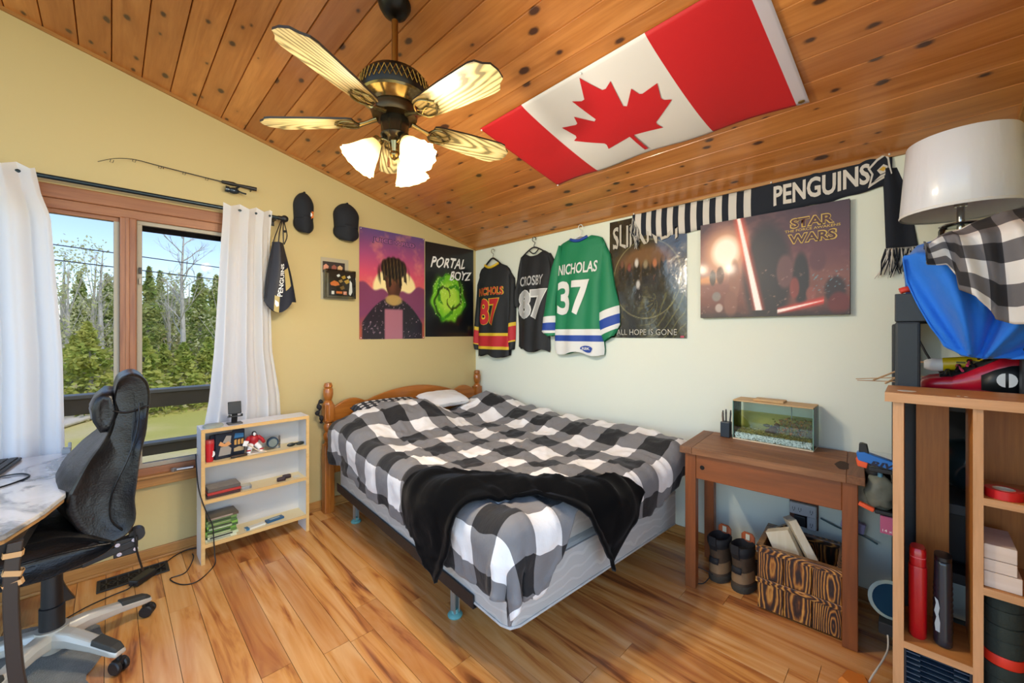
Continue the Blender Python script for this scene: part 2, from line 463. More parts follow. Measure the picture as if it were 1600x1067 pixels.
MB().box(-6.5, .8, 1.16, 1.27, .42, .44).build('lower_cap', mat('sunlit_cap', '#b4ab9c', .7), ra, bevel=.004)
for px in (-6.4, -4.7, -3.25, -1.58, -.1):
    MB().box(px - .045, px + .045, 1.21, 1.3, -.17, .84).build('post', RAILM, ra, bevel=.006)

BARK = mat('grey_bark', '#9d9488', .9, var=.4, bscale=25); BIRCH = mat('pale_bark', '#c9c2b2', .85, var=.35, bscale=20)
def leafm(name, c1, c2):
    b = NB(name); rv = b.noise(b.coord(), 2.2, 3)
    c = b.mix(b.ramp(rv, [(.35, (0, 0, 0)), (.65, (1, 1, 1))]), H(c1), H(c2))
    b.set(Base_Color=c, Roughness=.8, Specular_IOR_Level=.15)
    tr = b.n('BsdfTranslucent'); b.put(tr.inputs[0], c); mx = b.n('MixShader'); mx.inputs[0].default_value = .35
    b.put(mx.inputs[1], b.p.outputs[0]); b.put(mx.inputs[2], tr.outputs[0]); b.t.links.new(mx.outputs[0], b.t.nodes['Material Output'].inputs[0]); return b.m
LEAF = {'ever': leafm('evergreen_needles', '#93a858', '#c6c67c'), 'cedar': leafm('cedar_sprays', '#a0b052', '#ccc86a'),
        'spring': leafm('spring_leaves', '#c8cc88', '#e0dcae'), 'twig': mat('twig_haze', '#a3937c', .9)}
def leaf_cards(mb, pts, size, rg, flat=.0):
    for p in pts:
        a = Vector((rg.gauss(0, 1), rg.gauss(0, 1), rg.gauss(0, 1) * (1 - flat))).normalized()
        b_ = a.cross(Vector((rg.gauss(0, 1), rg.gauss(0, 1), rg.gauss(0, 1)))).normalized(); s_ = size * rg.uniform(.6, 1.4)
        p = Vector(p); mb.add([p - a*s_, p + b_*s_*.5, p + a*s_, p - b_*s_*.5], [(0, 1, 2, 3)])
def tree(kind, x, y, h, w, rg, label, birch=False):
    t = thing('evergreen_tree' if kind in ('ever', 'cedar') else 'bare_tree' if kind == 'bare' else 'leafing_tree', label, 'tree', (x, y, GZ), 'trees beyond the lawn')
    P = lambda *q: Vector((x, y, GZ)) + Vector(q)
    if kind == 'bare':
        tr = MB(); tr.tube([P(0, 0, -.1), P(.05, 0, h*.35), P(.0, .1, h*.7), P(.1, 0, h)], [.13, .10, .06, .012], 7); tr.build('trunk', BIRCH, t, smooth=50)
        br = MB()
        def grow(p, d, L, r, dep):
            q = p + d * L; br.tube([p, (p + q) / 2 + Vector((rg.gauss(0, .03), rg.gauss(0, .03), 0)) * L, q], [r, r*.75, r*.5], 4)
            if dep:
                for _ in range(3):
                    dd = (d + Vector((rg.gauss(0, .5), rg.gauss(0, .5), rg.uniform(.0, .5)))).normalized()
                    grow(p + d * L * rg.uniform(.4, 1), dd, L * .6, r * .5, dep - 1)
        for k in range(14):
            hh = h * (.35 + .6 * k / 14); an = rg.uniform(0, 6.28)
            grow(P(.03, 0, hh), Vector((math.cos(an)*.8, math.sin(an)*.8, .8)).normalized(), w * rg.uniform(.5, .9) * (1.2 - .6*k/14), .028, 3)
        br.build('branches', BIRCH, t, kind='stuff'); return
    MB().tube([P(0, 0, -.1), P(rg.gauss(0, .08), 0, h*.5), P(rg.gauss(0, .1), 0, h*.96)], [.05 + h*.012, .04 + h*.006, .01], 6).build('trunk', BIRCH if birch else BARK, t, smooth=50)
    cr = MB(); pts = []
    if kind in ('ever', 'cedar'):
        w *= 1.45; n = int(1500 * w * h / 6)
        for _ in range(n):
            f = rg.random() ** .8; zz = h * (.06 + .94 * f); rad = w * (1 - f) ** .9 * (.72 + .28 * math.sin(zz * 6 + rg.gauss(0, .6))) * rg.uniform(.35, 1.08); an = rg.uniform(0, 6.28)
            pts.append(P(rad*math.cos(an), rad*math.sin(an), zz - rad * .25))
        leaf_cards(cr, pts, .11 if kind == 'ever' else .12, rg, .5)
    else:
        cl = [(rg.gauss(0, w*.45), rg.gauss(0, w*.45), h * rg.uniform(.3, 1)) for _ in range(22)]
        for c in cl:
            for _ in range(36):
                pts.append(P(c[0] + rg.gauss(0, .28), c[1] + rg.gauss(0, .28), c[2] + rg.gauss(0, .25)))
        leaf_cards(cr, pts, .075, rg)
        tw = MB()
        for c in cl: tw.tube([P(0, 0, c[2]*.6), P(*c)], [.022, .006], 4)
        tw.build('branches', BIRCH if birch else BARK, t)
    cr.build('crown', LEAF[kind], t)
rg = random.Random(21)
def at_u(u, y):
    k = (u - 800) / 627; return -2.62 + (y + 3.14) * (1 + k) / (1 - k)
row = [('spring', 96, 28, 7.6, 1.1), ('spring', 104, 23, 6.3, 1.0), ('cedar', 116, 20, 3.0, 1.0), ('ever', 124, 28.5, 6.4, 1.0), ('cedar', 137, 18.5, 3.5, 1.3), ('spring', 148, 26, 7.4, 1.1), ('bare', 156, 23, 6.9, .7), ('ever', 167, 29, 6.4, 1.3),
       ('cedar', 227, 17.5, 2.9, .9), ('ever', 233, 25.5, 6.6, 1.0), ('ever', 250, 29.5, 6.9, 1.0), ('cedar', 256, 20, 2.6, .9), ('spring', 262, 26.5, 6.2, .9), ('bare', 284, 21, 8.3, 1.6),
       ('cedar', 287, 18, 2.7, 1.1), ('spring', 297, 27.5, 6.5, 1.1), ('ever', 312, 24, 6.3, 1.5), ('cedar', 326, 18.5, 2.9, 1.0), ('ever', 338, 27.5, 6.7, 1.4), ('spring', 346, 22.5, 5.8, 1.0)]
LBL = {'ever': '%s dark green spruce from the left seen through the %s window pane', 'cedar': '%s low yellow-green cedar from the left seen through the %s window pane',
       'spring': '%s thin pale leafing tree from the left seen through the %s window pane', 'bare': '%s bare pale-barked tree from the left seen through the %s window pane'}
cnt = {}
for (kind, u, yy, hh, ww) in row:
    pane = 'left' if u < 200 else 'right'; k = cnt[kind, pane] = cnt.get((kind, pane), -1) + 1
    lab = LBL[kind] % (('first', 'second', 'third', 'fourth')[k], pane)
    if kind == 'bare': lab = 'bare pale-barked tree with spreading branches seen through the %s window pane' % pane
    tree(kind, at_u(u, yy), yy, hh, ww, rg, lab, kind == 'spring')
# brush along the foot of the trees: nobody could count it
br = MB(); pts = []
for _ in range(14000):
    yy = rg.uniform(17, 30); xx = rg.uniform(-9, 8)
    pts.append((xx, yy, GZ + rg.random() ** 1.7 * (1.2 + .16 * (yy - 16))))
leaf_cards(br, pts, .10, rg)
o = br.build('undergrowth', leafm('dry_brush', '#cdb68c', '#bcc078')); o['kind'] = 'stuff'; o['label'] = 'dry brush and saplings under the trees outside'
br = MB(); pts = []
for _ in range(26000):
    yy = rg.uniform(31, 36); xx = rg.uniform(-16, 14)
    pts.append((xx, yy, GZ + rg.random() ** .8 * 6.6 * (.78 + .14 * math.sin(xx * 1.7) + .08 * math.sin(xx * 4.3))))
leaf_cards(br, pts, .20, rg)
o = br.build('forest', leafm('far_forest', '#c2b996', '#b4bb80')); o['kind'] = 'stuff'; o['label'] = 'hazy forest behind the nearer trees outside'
WIRE = mat('wire', '#3a3a3c', .6)
for (z0, z1, l) in ((4.68, 4.40, 'upper overhead power line crossing the view outside the window'), (4.10, 3.82, 'lower overhead power line crossing the view outside the window')):
    s_ = (z1 - z0) / 5.1
    tag(MB().tube([(-30, 20, z0 - 25.9 * s_), (-4.1, 20, z0), (1, 20, z1), (30, 20, z1 + 29 * s_)], .022, 5).build('power_line', WIRE), l, 'wire', 'overhead power lines')
# ================================================================== window wall: rod, curtains, things hung up
rod = thing('curtain_rod', 'black metal curtain rod with round finial above the window', 'curtain rod', (-2.8, -.08, 2.1))
RODM = mat('rod_metal', '#2c3a42', .3, .7)
MB().cyl((-3.75, -.085, 2.098), (-1.80, -.085, 2.103), .0115, n=14).build('tube', RODM, rod, smooth=40)
MB().ball((-1.775, -.085, 2.103), .024).cyl((-1.815, -.085, 2.103), (-1.79, -.085, 2.103), .015).build('finial', BLACK, rod, smooth=40)
MB().ball((-3.77, -.085, 2.098), .024).build('finial', BLACK, rod, smooth=40)
for bx in (-3.68, -1.83):
    MB().box(bx - .006, bx + .006, -.09, -.001, 2.085, 2.095).box(bx - .012, bx + .012, -.006, -.0005, 2.06, 2.12).build('bracket', BLACK, rod)
def curtain_mat():
    b = NB('white_curtain'); b.set(Base_Color=H('#f0f0f2'), Roughness=.85)
    tr = b.n('BsdfTranslucent'); tr.inputs[0].default_value = (*H('#f0f0f2'), 1)
    mx = b.n('MixShader'); mx.inputs[0].default_value = .45
    b.put(mx.inputs[1], b.p.outputs[0]); b.put(mx.inputs[2], tr.outputs[0]); b.t.links.new(mx.outputs[0], b.t.nodes['Material Output'].inputs[0]); return b.m
CURT = curtain_mat()
def curtain(label, edges, ztop, zbot, nf, amp, seed, ybase=-.09):
    """edges: rows (z, xl, xr)"""
    tab = sorted(edges)
    def fn(u, v):
        z = zbot + (ztop - zbot) * v; xl, xr = lerp_tab(tab, z)
        f = (1 - v); ph = u * nf * 2 * math.pi + seed
        ph += .6 * math.sin(u * 5 + seed) + .35 * noise.noise((u * 3, v * 2, seed))
        d = amp * (.35 + .65 * f ** .6) * (math.sin(ph) + .35 * math.sin(2.1 * ph + 1))
        tp_ = smooth01((v - .86) / .1); d = d * (1 - tp_) + tp_ * (-.012 + amp * .30 * math.sin(ph))
        return (xl + (xr - xl) * u + .004 * math.sin(ph * 2), ybase + d, z + .012 * math.sin(ph) * (v > .97))
    o = MB().grid(fn, 110, 46).build('curtain', CURT, smooth=180)
    return tag(o, label, 'curtain')
c1 = curtain('long white curtain panel drawn back at the left end of the rod behind the desk', [(.25, -3.6, -2.775), (.8, -3.6, -2.784), (1.2, -3.58, -2.79), (1.9, -3.55, -2.83), (2.0, -3.5, -2.86), (2.13, -3.5, -2.88)], 2.13, .25, 7, .032, .4)
c2 = curtain('white curtain panel bunched at the right end of the rod behind the white bookcase', [(.25, -2.25, -1.75), (.7, -2.22, -1.79), (.9, -2.19, -1.80), (1.2, -2.165, -1.845), (1.7, -2.14, -1.86), (2.0, -2.125, -1.86), (2.13, -2.12, -1.85)], 2.13, .25, 3, .03, 2.2)

# fishing rod lying on two nails
fr = thing('fishing_rod', 'thin dark fishing rod with spinning reel on the wall above the window', 'fishing rod', (-2.2, -.03, 2.28))
MB().tube(spline([(-2.67, -.02, 2.246), (-2.60, -.02, 2.285), (-2.523, -.02, 2.302), (-2.417, -.02, 2.297), (-2.25, -.025, 2.288), (-2.11, -.03, 2.281)], 8), [.0012 + .0022 * k / 40 for k in range(41)], 6).build('blank', BLACK, fr, smooth=60)
MB().tube([(-2.12, -.03, 2.282), (-2.06, -.03, 2.282), (-2.04, -.03, 2.281), (-1.99, -.03, 2.281), (-1.93, -.03, 2.28)], [.009, .013, .008, .011, .013], 10).build('handle', BLACK, fr, smooth=50)
MB().ball((-2.06, -.045, 2.235), (.032, .022, .02)).cyl((-2.06, -.04, 2.24), (-2.025, -.03, 2.275), .006).cyl((-2.085, -.045, 2.236), (-2.105, -.045, 2.238), .019).tube([(-2.03, -.05, 2.235), (-2.01, -.065, 2.225), (-1.995, -.065, 2.225)], .005).build('reel', mat('reel_metal', '#3a4650', .25, .7), fr, smooth=40)
gd = MB()
for gx, gz in ((-2.62, 2.272), (-2.53, 2.302), (-2.42, 2.297), (-2.31, 2.291), (-2.2, 2.286)):
    gd.tube([(gx, -.022, gz), (gx - .004, -.024, gz - .014), (gx + .008, -.024, gz - .016), (gx + .012, -.022, gz)], .0013, 4)
gd.build('line_guides', BLACK, fr)
MB().cyl((-1.96, 0, 2.266), (-1.96, -.045, 2.266), .003).cyl((-2.4, 0, 2.292), (-2.4, -.035, 2.292), .002).build('hook', BLACK, fr)

# caps
CAPM = mat('navy_cap_cloth', '#15181f', .85, bump=.2, bscale=300)
def cap(x, z, w, h, label, squeeze, deco):
    t = thing('baseball_cap', label, 'cap', (x, 0, z), 'caps on the yellow wall')
    mb = MB()
    def crown(u, v):
        an = math.pi * v; wd = math.sin(math.pi * min(u, .5)) ** .55 * (1 - .16 * max(0, u - .5)); px = x + w/2 * math.cos(an) * wd
        pz = z + h/2 - h * .66 * u
        return (px, -.008 - .085 * math.sin(an) ** .8 * math.sin(math.pi * min(.5, u * .8 + .05)) ** .7, pz)
    mb.grid(crown, 16, 16); mb.build('crown', CAPM, t, smooth=60, solid=.004)
    def brim(u, v):
        an = (u - .5) * 2; ww = w * .475 * (1 + .10 * math.sin(math.pi * min(1, v * 1.2))) * (1 - .42 * max(0, (v - .55) / .45) ** 2.5)
        zz = z - h * .13 - (h * .37) * v * (1 - .16 * an * an) + .012 * (1 - v) * (1 - an * an)
        return (x + ww * an + squeeze * v, -.018 - .080 * (1 - an * an) ** .8 * (1 - .22 * v), zz)
    MB().grid(brim, 14, 8).build('brim', CAPM, t, smooth=60, solid=.004)
    MB().ball((x, -.04, z + h * .49), .008).build('button', CAPM, t, smooth=60)
    pl = lambda a, b: Vector((x + a, -.092 - .004 + abs(a) * .3, z + b))
    deco(t, pl)
def d1(t, pl):
    decal([(.005, -.03), (.03, -.045), (.05, -.03), (.045, .0), (.055, .01), (.02, .012), (.005, .0), (-.005, -.012)], pl, INKO, t, 'emblem')
    decal([(.018, -.022), (.032, -.03), (.04, -.014), (.03, .0), (.02, -.006)], lambda a, b: pl(a, b) + Vector((0, -.002, 0)), INKW, t, 'emblem')
def d2(t, pl):
    decal([(-.01, -.045), (.0, -.03), (.012, -.042), (.022, -.028), (.04, -.036), (.058, -.033), (.04, -.042), (.024, -.038), (.012, -.05), (.0, -.04)], pl, INKG, t, 'script')
    decal([(.004 + .017 * math.cos(q * .52), -.092 + .017 * math.sin(q * .52)) for q in range(12)], lambda a, b: pl(a, b) + Vector((0, .018, 0)), mat('sticker_copper', '#b06a50', .4), t, 'sticker')
cap(-1.634, 2.182, .125, .30, 'black cap with an orange and white emblem, nearest the curtain rod finial', .004, d1)
cap(-1.324, 2.174, .185, .30, 'black cap with gold script and a round copper sticker, above the boxed figure', .0, d2)

# blister pack
bp = thing('boxed_figure', 'clear blister pack with a small hockey figure hung under the second cap', 'toy package', (-1.4, 0, 1.73))
CLEAR = glass_mat('clear_blister', (.93, .94, .93), .06)
MB().box(-1.508, -1.30, -.004, -.001, 1.574, 1.89).build('backing', mat('grey_backing', '#a89f86', .5), bp)
MB().box(-1.495, -1.33, -.008, -.004, 1.775, 1.86).build('header_card', mat('header_print', '#2c2320', .4), bp)
for q, (dx, cl) in enumerate(((-.06, '#c98a70'), (.0, '#8a4a3a'), (.045, '#c9a070'))):
    decal([(dx - .02, -.02), (dx + .012, -.024), (dx + .02, .01), (dx, .026), (dx - .018, .012)], PA(-1.412, 1.815, .0095), mat('pack_print%d' % q, cl, .5), bp)
MB().box(-1.47, -1.275, -.062, -.06, 1.60, 1.79).build('front_card', mat('pack_black', '#16120f', .35), bp)
mbx = MB().box(-1.49, -1.27, -.066, -.064, 1.585, 1.795).box(-1.492, -1.488, -.066, -.004, 1.585, 1.795).box(-1.272, -1.268, -.066, -.004, 1.585, 1.795).box(-1.49, -1.27, -.066, -.004, 1.582, 1.586).box(-1.49, -1.27, -.066, -.004, 1.794, 1.798)
mbx.build('blister', CLEAR, bp)
PF = PA(-1.372, 1.695, .0632)
decal([(-.09, .0), (-.06, .02), (-.03, .008), (-.02, -.012), (-.05, -.022), (-.085, -.018)], PF, INKO, bp)
for (a, b, s_, mm) in ((.01, .05, .018, INKG), (.035, .02, .022, INKG), (-.03, .06, .014, INKW), (.0, -.03, .02, mat('pack_brown', '#8a6a30', .5)), (.05, .055, .015, INKW), (-.012, .02, .016, mat('pack_tan', '#b09050', .5))):
    decal([(a - s_, b), (a - s_*.2, b - s_), (a + s_, b - s_*.3), (a + s_*.5, b + s_*.8)], PF, mm, bp)
decal([(-.045, -.078), (.0, -.078), (.0, -.06), (-.045, -.06)], PF, INKO, bp); decal([(.008, -.084), (.034, -.084), (.034, -.058), (.008, -.058)], PF, mat('pack_coral', '#e2825a', .5), bp)
lettering('87', lambda a, b: PF(a + .021, b - .071) + Vector((0, -.0006, 0)), .02, .018, INKW, bp)
decal([(.05, -.075), (.062, -.09), (.078, -.06), (.074, .01), (.058, .03), (.055, -.02)], PF, INKW, bp)
decal([(-.08, -.085), (-.06, -.085), (-.06, -.06), (-.08, -.06)], PF, INKW, bp)

# drawstring bag hung on the finial
bg_ = thing('drawstring_bag', 'black drawstring bag with a gold stripe hung from the curtain rod finial', 'bag', (-1.80, -.09, 2.07))
bagc = {'K': mat('bag_black', '#26242a', .6), 'G': mat('bag_gold', '#b8a468', .55), 'N': mat('bag_navy', '#151b2c', .6), 'W': INKW}
btab = [(0, -1.862, -1.795), (.15, -1.868, -1.782), (.45, -1.885, -1.757), (.8, -1.905, -1.728), (1, -1.91, -1.722)]
def bag_pt(u, v):
    xl, xr = lerp_tab(btab, v); x = xl + (xr - xl) * u
    zt = 1.925; zb = 1.53 - .075 * math.sin(math.pi * min(1, u * 1.15)) ** .8 * 1 - .0 * u
    z = zt + (zb - zt) * v
    bul = .055 * (math.sin(math.pi * u) ** .6) * (.35 + .65 * math.sin(math.pi * min(1, v * .8 + .1)))
    return (x, -.128 - bul + .006 * math.sin(9 * u + 3 * v), z)
def bag_col(u, v):
    if v < .3 and u > .55: return 0
    s_ = u + .35 * v
    if v > .78 and u < .42 + .0 * v and u > .26: return 1
    if v > .72: return 2 if u > .42 else 0
    if s_ < .66: return 0
    if u > .66 and u < .88 and v > .42 and v < .72: return 1
    return 2
mb = MB().grid(bag_pt, 30, 36, m=bag_col); mb.grid(lambda u, v: (bag_pt(u, v)[0], -.127, bag_pt(u, v)[2]), 10, 12, m=0, flip=True)
mb.build('pouch', [bagc['K'], bagc['G'], bagc['N']], bg_, smooth=60)
def bagtext(a, b):                                       # letters climb along the pouch
    v = .55 - a * 1.9; u = .50 - b * 6.0 - (v - .55) * .35
    return Vector(bag_pt(u, v)) + Vector((0, -.007, 0))
lettering('PENGUINS', bagtext, .24, .032, INKW, bg_, bold=.02, cut=.02)
decal([(-.02, -.02), (.02, -.01), (.025, .015), (.0, .025), (-.02, .01)], lambda a, b: Vector(bag_pt(.34 + a * 3, .88 + b * 2)) + Vector((0, -.004, 0)), INKW, bg_, 'emblem')
for (pts) in ([(-1.80, -.10, 2.085), (-1.835, -.11, 2.0), (-1.862, -.115, 1.91), (-1.90, -.12, 1.7), (-1.912, -.115, 1.545)], [(-1.79, -.11, 2.085), (-1.80, -.115, 2.0), (-1.80, -.12, 1.92)],
              [(-1.795, -.105, 2.085), (-1.822, -.115, 1.99), (-1.83, -.12, 1.925)], [(-1.785, -.10, 2.085), (-1.775, -.11, 1.98), (-1.795, -.115, 1.915)], [(-1.80, -.1, 1.92), (-1.75, -.1, 1.72), (-1.718, -.1, 1.53)]):
    MB().tube(spline([(a, b_ - (.028 if c_ < 2.05 else 0), c_) for a, b_, c_ in pts], 4), .0035, 5).build('cord', BLACK, bg_, smooth=60)
MB().ball((-1.782, -.115, 2.01), .009).build('toggle', BLACK, bg_, smooth=60)

# ---------------------------------------------------------------- posters on the window wall
rs = np.random.RandomState(4)
def fbm(a, b, f, seed):
    out = np.zeros_like(a)
    for k in range(4):
        q = np.random.RandomState(seed + k); p = q.uniform(0, 6.28, 4); w_ = q.uniform(.6, 1.4, 4)
        out += (np.sin(a * f * w_[0] + p[0] + 1.3 * np.sin(b * f * w_[1] + p[1])) * np.cos(b * f * w_[2] + p[2] + 1.1 * np.sin(a * f * w_[3] + p[3]))) / (k + 1.2)
        f *= 2
    return out
def px(h): h = h.lstrip('#'); return np.array([int(h[i:i+2], 16) / 255 for i in (0, 2, 4)])
def vgrad(b, stops):
    xs = [s_[0] for s_ in stops]; cs = np.array([px(s_[1]) for s_ in stops])
    return np.stack([np.interp(b, xs, cs[:, k]) for k in range(3)], -1)
def over(c, mask, col): m_ = np.clip(mask, 0, 1)[..., None]; return c * (1 - m_) + (px(col) if isinstance(col, str) else col) * m_
def ell(a, b, ca, cb, ra, rb, soft=.05): return np.clip((1 - np.sqrt(((a - ca) / ra) ** 2 + ((b - cb) / rb) ** 2)) / soft + .5, 0, 1)
def sunset(a, b):
    c = vgrad(b, [(0, '#a8502c'), (.18, '#d8663c'), (.42, '#e07060'), (.6, '#d0506a'), (.78, '#a04a78'), (1, '#5e4a80')])
    c = over(c, .45 * np.clip(fbm(a, b, 9, 3) - .2, 0, 1), '#e8907a')
    c = over(c, ell(a, b, .52, .47, .33, .2, .1), '#f4e0a0')
    hill = .42 + .10 * np.abs(a - .5) * 2 + .02 * np.sin(a * 23); c = over(c, np.clip((hill - b) / .02, 0, 1), '#7c3c5e')
    c = over(c, np.clip((.2 + .03 * np.sin(a * 14) - b) / .12, 0, 1) * .7, '#b85a30')
    # a plain figure seen from behind: shoulders, neck, head
    sh = .40 - 1.15 * np.abs(a - .5) ** 2; body = np.clip((sh - b) / .015, 0, 1) * np.clip((.47 - np.abs(a - .5)) / .02, 0, 1)
    c = over(c, body, '#241c26')
    spk = np.clip((fbm(a, b, 75, 11) - .85) * 4, 0, 1) * body; c = over(c, spk, '#b090a0')
    chest = body * np.clip((.15 - np.abs(a - .5)) / .02, 0, 1) * np.clip((.29 - b) / .02, 0, 1); c = over(c, chest, '#a86a78')
    c = over(c, ell(a, b, .5, .43, .09, .12), '#5a3426'); c = over(c, ell(a, b, .5, .53, .125, .145), '#4a2a20'); c = over(c, ell(a, b, .47, .52, .06, .10, .9) * .5, '#8a5038')
    hair = ell(a, b, .5, .665, .20, .10, .2); c = over(c, hair, '#171014')
    lk = ell(a, b, .5, .61, .24, .16, .2) * np.clip((np.sin(a * 78 + b * 9) + .35) * 2, 0, 1) * (b > .515 + .03 * np.sin(a * 40)); c = over(c, lk * .9, '#1c1410')
    hl = ell(a, b, .5, .64, .2, .12, .3) * np.clip((np.sin(a * 120 + b * 15) - .75) * 4, 0, 1); c = over(c, hl * .6, '#a8864a')
    c = over(c, ell(a, b, .5, .365, .13, .05, .3) * .8, '#c8a860')
    return c
po = thing('poster', 'pink and purple sunset poster with a dark figure, left of the black poster', 'poster', (-.91, -.002, 1.72), 'posters on the walls')
GLOSSP = vcol('printed_gloss', .28, .25)
panel('sheet', lambda a, b: (-1.213 + a, -.003 - .002 * math.sin(a * 9) ** 2, 1.268 + b), .605, .905, 120, 170, sunset, GLOSSP, po)
PJ = lambda a, b: Vector((-.905 + a, -.0065, 2.085 + b))
lettering('JUICE WRLD', PJ, .40, .055, mat('title_dark', '#2c2440', .5), po, bold=.045)
lettering('JUICE WRLD', lambda a, b: PJ(a, b) + Vector((0, -.0008, 0)), .385, .045, mat('title_violet', '#b06aa0', .5), po, bold=.0)
for q in ((-1.2, 2.16), (-.62, 2.165), (-1.2, 1.28), (-.62, 1.28)): MB().ball((q[0], -.006, q[1]), .004, 8, 6).build('push_pin', WHITE, po)
def portal(a, b):
    c = vgrad(b, [(0, '#0c0e12'), (1, '#14171c')])
    d = np.sqrt(((a - .46) / .36) ** 2 + ((b - .42) / .27) ** 2); an = np.arctan2(b - .42, a - .46)
    d = d * (1 + .05 * np.sin(an * 7) + .03 * np.sin(an * 13))
    c = over(c, np.clip((1.18 - d) / .3, 0, 1) * .5, '#3a7a18'); c = over(c, np.clip((1 - d) / .12, 0, 1), '#76c22a')
    c = over(c, np.clip((.72 - d) / .3, 0, 1), '#b4e04a')
    sw = np.clip(np.sin(an * 3 + d * 9) - .55, 0, 1) * 2.4 * (d < .98) * (d > .4); c = over(c, sw, '#3c8a1c')
    sw = np.clip(np.sin(an * 2 - d * 8 + 1) - .82, 0, 1) * 4 * (d < .95); c = over(c, sw, '#101c0a')
    c = over(c, np.clip((fbm(a, b, 60, 5) - .95) * 4, 0, 1) * (d < 1), '#ecffb0')
    c = over(c, np.clip((.16 - b) / .05, 0, 1) * 1, '#101216')
    return c
po = thing('poster', 'black poster with a glowing green oval and white brush lettering in the room corner', 'poster', (-.31, -.002, 1.72), 'posters on the walls')
panel('sheet', lambda a, b: (-.60 + a, -.003 - .002 * math.sin(a * 7 + 1) ** 2, 1.285 + b), .565, .868, 110, 150, portal, GLOSSP, po)
wob = lambda a, b: .006 * math.sin(a * 70) + .004 * math.sin(b * 120)
lettering('PORTAL', lambda a, b: Vector((-.345 + a, -.0065, 1.985 + b + a * .05 + wob(a, b))), .40, .10, INKW, po, shear=.35, bold=.02)
lettering('BOYZ', lambda a, b: Vector((-.195 + a, -.0065, 1.875 + b + a * .05 + wob(a, b))), .27, .095, INKW, po, shear=.35, bold=.02)

# ---------------------------------------------------------------- white bookcase
bk = thing('bookcase', 'low white bookcase with beech edges under the right curtain', 'bookcase', (-1.975, -.2, 0))
MEL = mat('white_melamine', '#dfe2e6', .4); EDGE = wood('beech_edge', '#ddb878', '#cfa463', 'x', 25, .45, 0); SHELFM = mat('cream_shelf', '#e2d3a8', .42)
def edged(name, x0, x1, z0, z1, vertical=False, top=None):
    MB().box(x0, x1, -.284, -.125, z0, z1).build(name, top or MEL, bk)
    MB().box(x0, x1, -.29, -.284, z0, z1).build('edge_band', EDGE, bk)
BX0, BX1 = -2.258, -1.684
edged('side_panel', BX0, BX0 + .018, 0, .748); edged('side_panel', BX1 - .018, BX1, 0, .748)
edged('top_board', BX0, BX1, .748, .768)
SZ = (.572, .362, .112)
for z in SZ: edged('shelf', BX0 + .018, BX1 - .018, z - .02, z, top=SHELFM)
MB().box(BX0 + .018, BX1 - .018, -.131, -.125, .07, .748).build('back_board', mat('bookcase_back', '#cdc8c2', .5), bk)
for z in (.64, .60, .50, .46): MB().cyl((BX0 - .0015, -.15, z), (BX0 + .001, -.15, z), .004, n=8).build('peg_hole', mat('peg_grey', '#8a96a0', .5), bk)
# on top
tag(MB().lathe([(.0, 0), (.048, 0), (.05, .004), (.05, .012), (.046, .015), (0, .015)], (-2.195, -.235, .768), 26).build('coaster', mat('grey_disc', '#9aa39a', .6), smooth=40), 'flat grey round puck on the top left of the white bookcase', 'coaster')
ph = thing('phone_stand', 'black folding phone stand on top of the white bookcase', 'phone stand', (-2.085, -.22, .768))
MB().box(-2.125, -2.05, -.255, -.19, .768, .776).build('base', mat('stand_grey', '#3a3c40', .4), ph, bevel=.003)
MB().obox((-2.087, -.215, .80), (.03, .01, .06), rotx(.3)).build('arm', BLACK, ph, bevel=.002)
MB().obox((-2.087, -.222, .865), (.068, .007, .075), rotx(-.18)).build('cradle', BLACK, ph, bevel=.005)
MB().obox((-2.087, -.235, .815), (.075, .03, .008), rotx(-.18)).obox((-2.118, -.25, .823), (.012, .006, .014)).obox((-2.056, -.25, .823), (.012, .006, .014)).build('lip', BLACK, ph, bevel=.002)
# shelf 1
s1 = SZ[0] + .0005
cp = thing('drink_cup', 'red cup with a white patch at the left end of the top shelf', 'cup', (-2.217, -.245, s1))
MB().lathe([(.0, 0), (.017, 0), (.021, .06), (.0225, .105), (.0, .105)], (-2.214, -.25, s1), 20).build('body', mat('cup_red', '#c0202a', .35), cp, smooth=40)
MB().lathe([(.0228, .105), (.0232, .112), (.021, .125), (0, .125)], (-2.214, -.25, s1), 20).build('lid', mat('cup_lid', '#b04040', .25), cp, smooth=40)
decal([(.012 * math.cos(q*.6), .018 * math.sin(q*.6)) for q in range(11)], lambda a, b: Vector((-2.214 + a + .012, -.2715 + abs(a) * .2 + .004, s1 + .045 + b)), INKW, cp)
def case(name, label, x, y, z, w, h, t, rz, cover, spine, cat, group, art, face=None):
    th = thing(name, label, cat, (x, y, z), group); M = rotz(rz); c = Vector((x, y, z + h/2))
    MB().obox(c, (w, t, h), M).build('case', spine, th, bevel=.0015)
    pl = lambda a, b, o=0: c + M @ Vector((a, -t/2 - .0006 - o, b))
    decal([(-w*.46, -h*.47), (w*.46, -h*.47), (w*.46, h*.47), (-w*.46, h*.47)], pl, cover, th, 'cover')
    art(th, lambda a, b: pl(a, b, .0006)); return th
NAV = mat('case_navy', '#141b2e', .3); COVD = mat('cover_dark', '#1b2230', .3)
def art1(t, pl):
    decal([(-.03, -.055), (.03, -.055), (.035, -.02), (.015, .0), (-.02, -.005)], pl, mat('art_grey', '#9a958e', .5), t)
    decal([(-.01, .02), (.03, .01), (.035, .055), (.01, .06)], pl, mat('art_grey', '#9a958e', .5), t)
    decal([(-.03, .01), (-.02, .03), (.0, .012), (.02, .025), (.035, .005), (.01, -.005), (-.015, .0)], lambda a, b: pl(a, b) + Vector((0, -.0005, 0)), mat('art_orange', '#d89a60', .5), t)
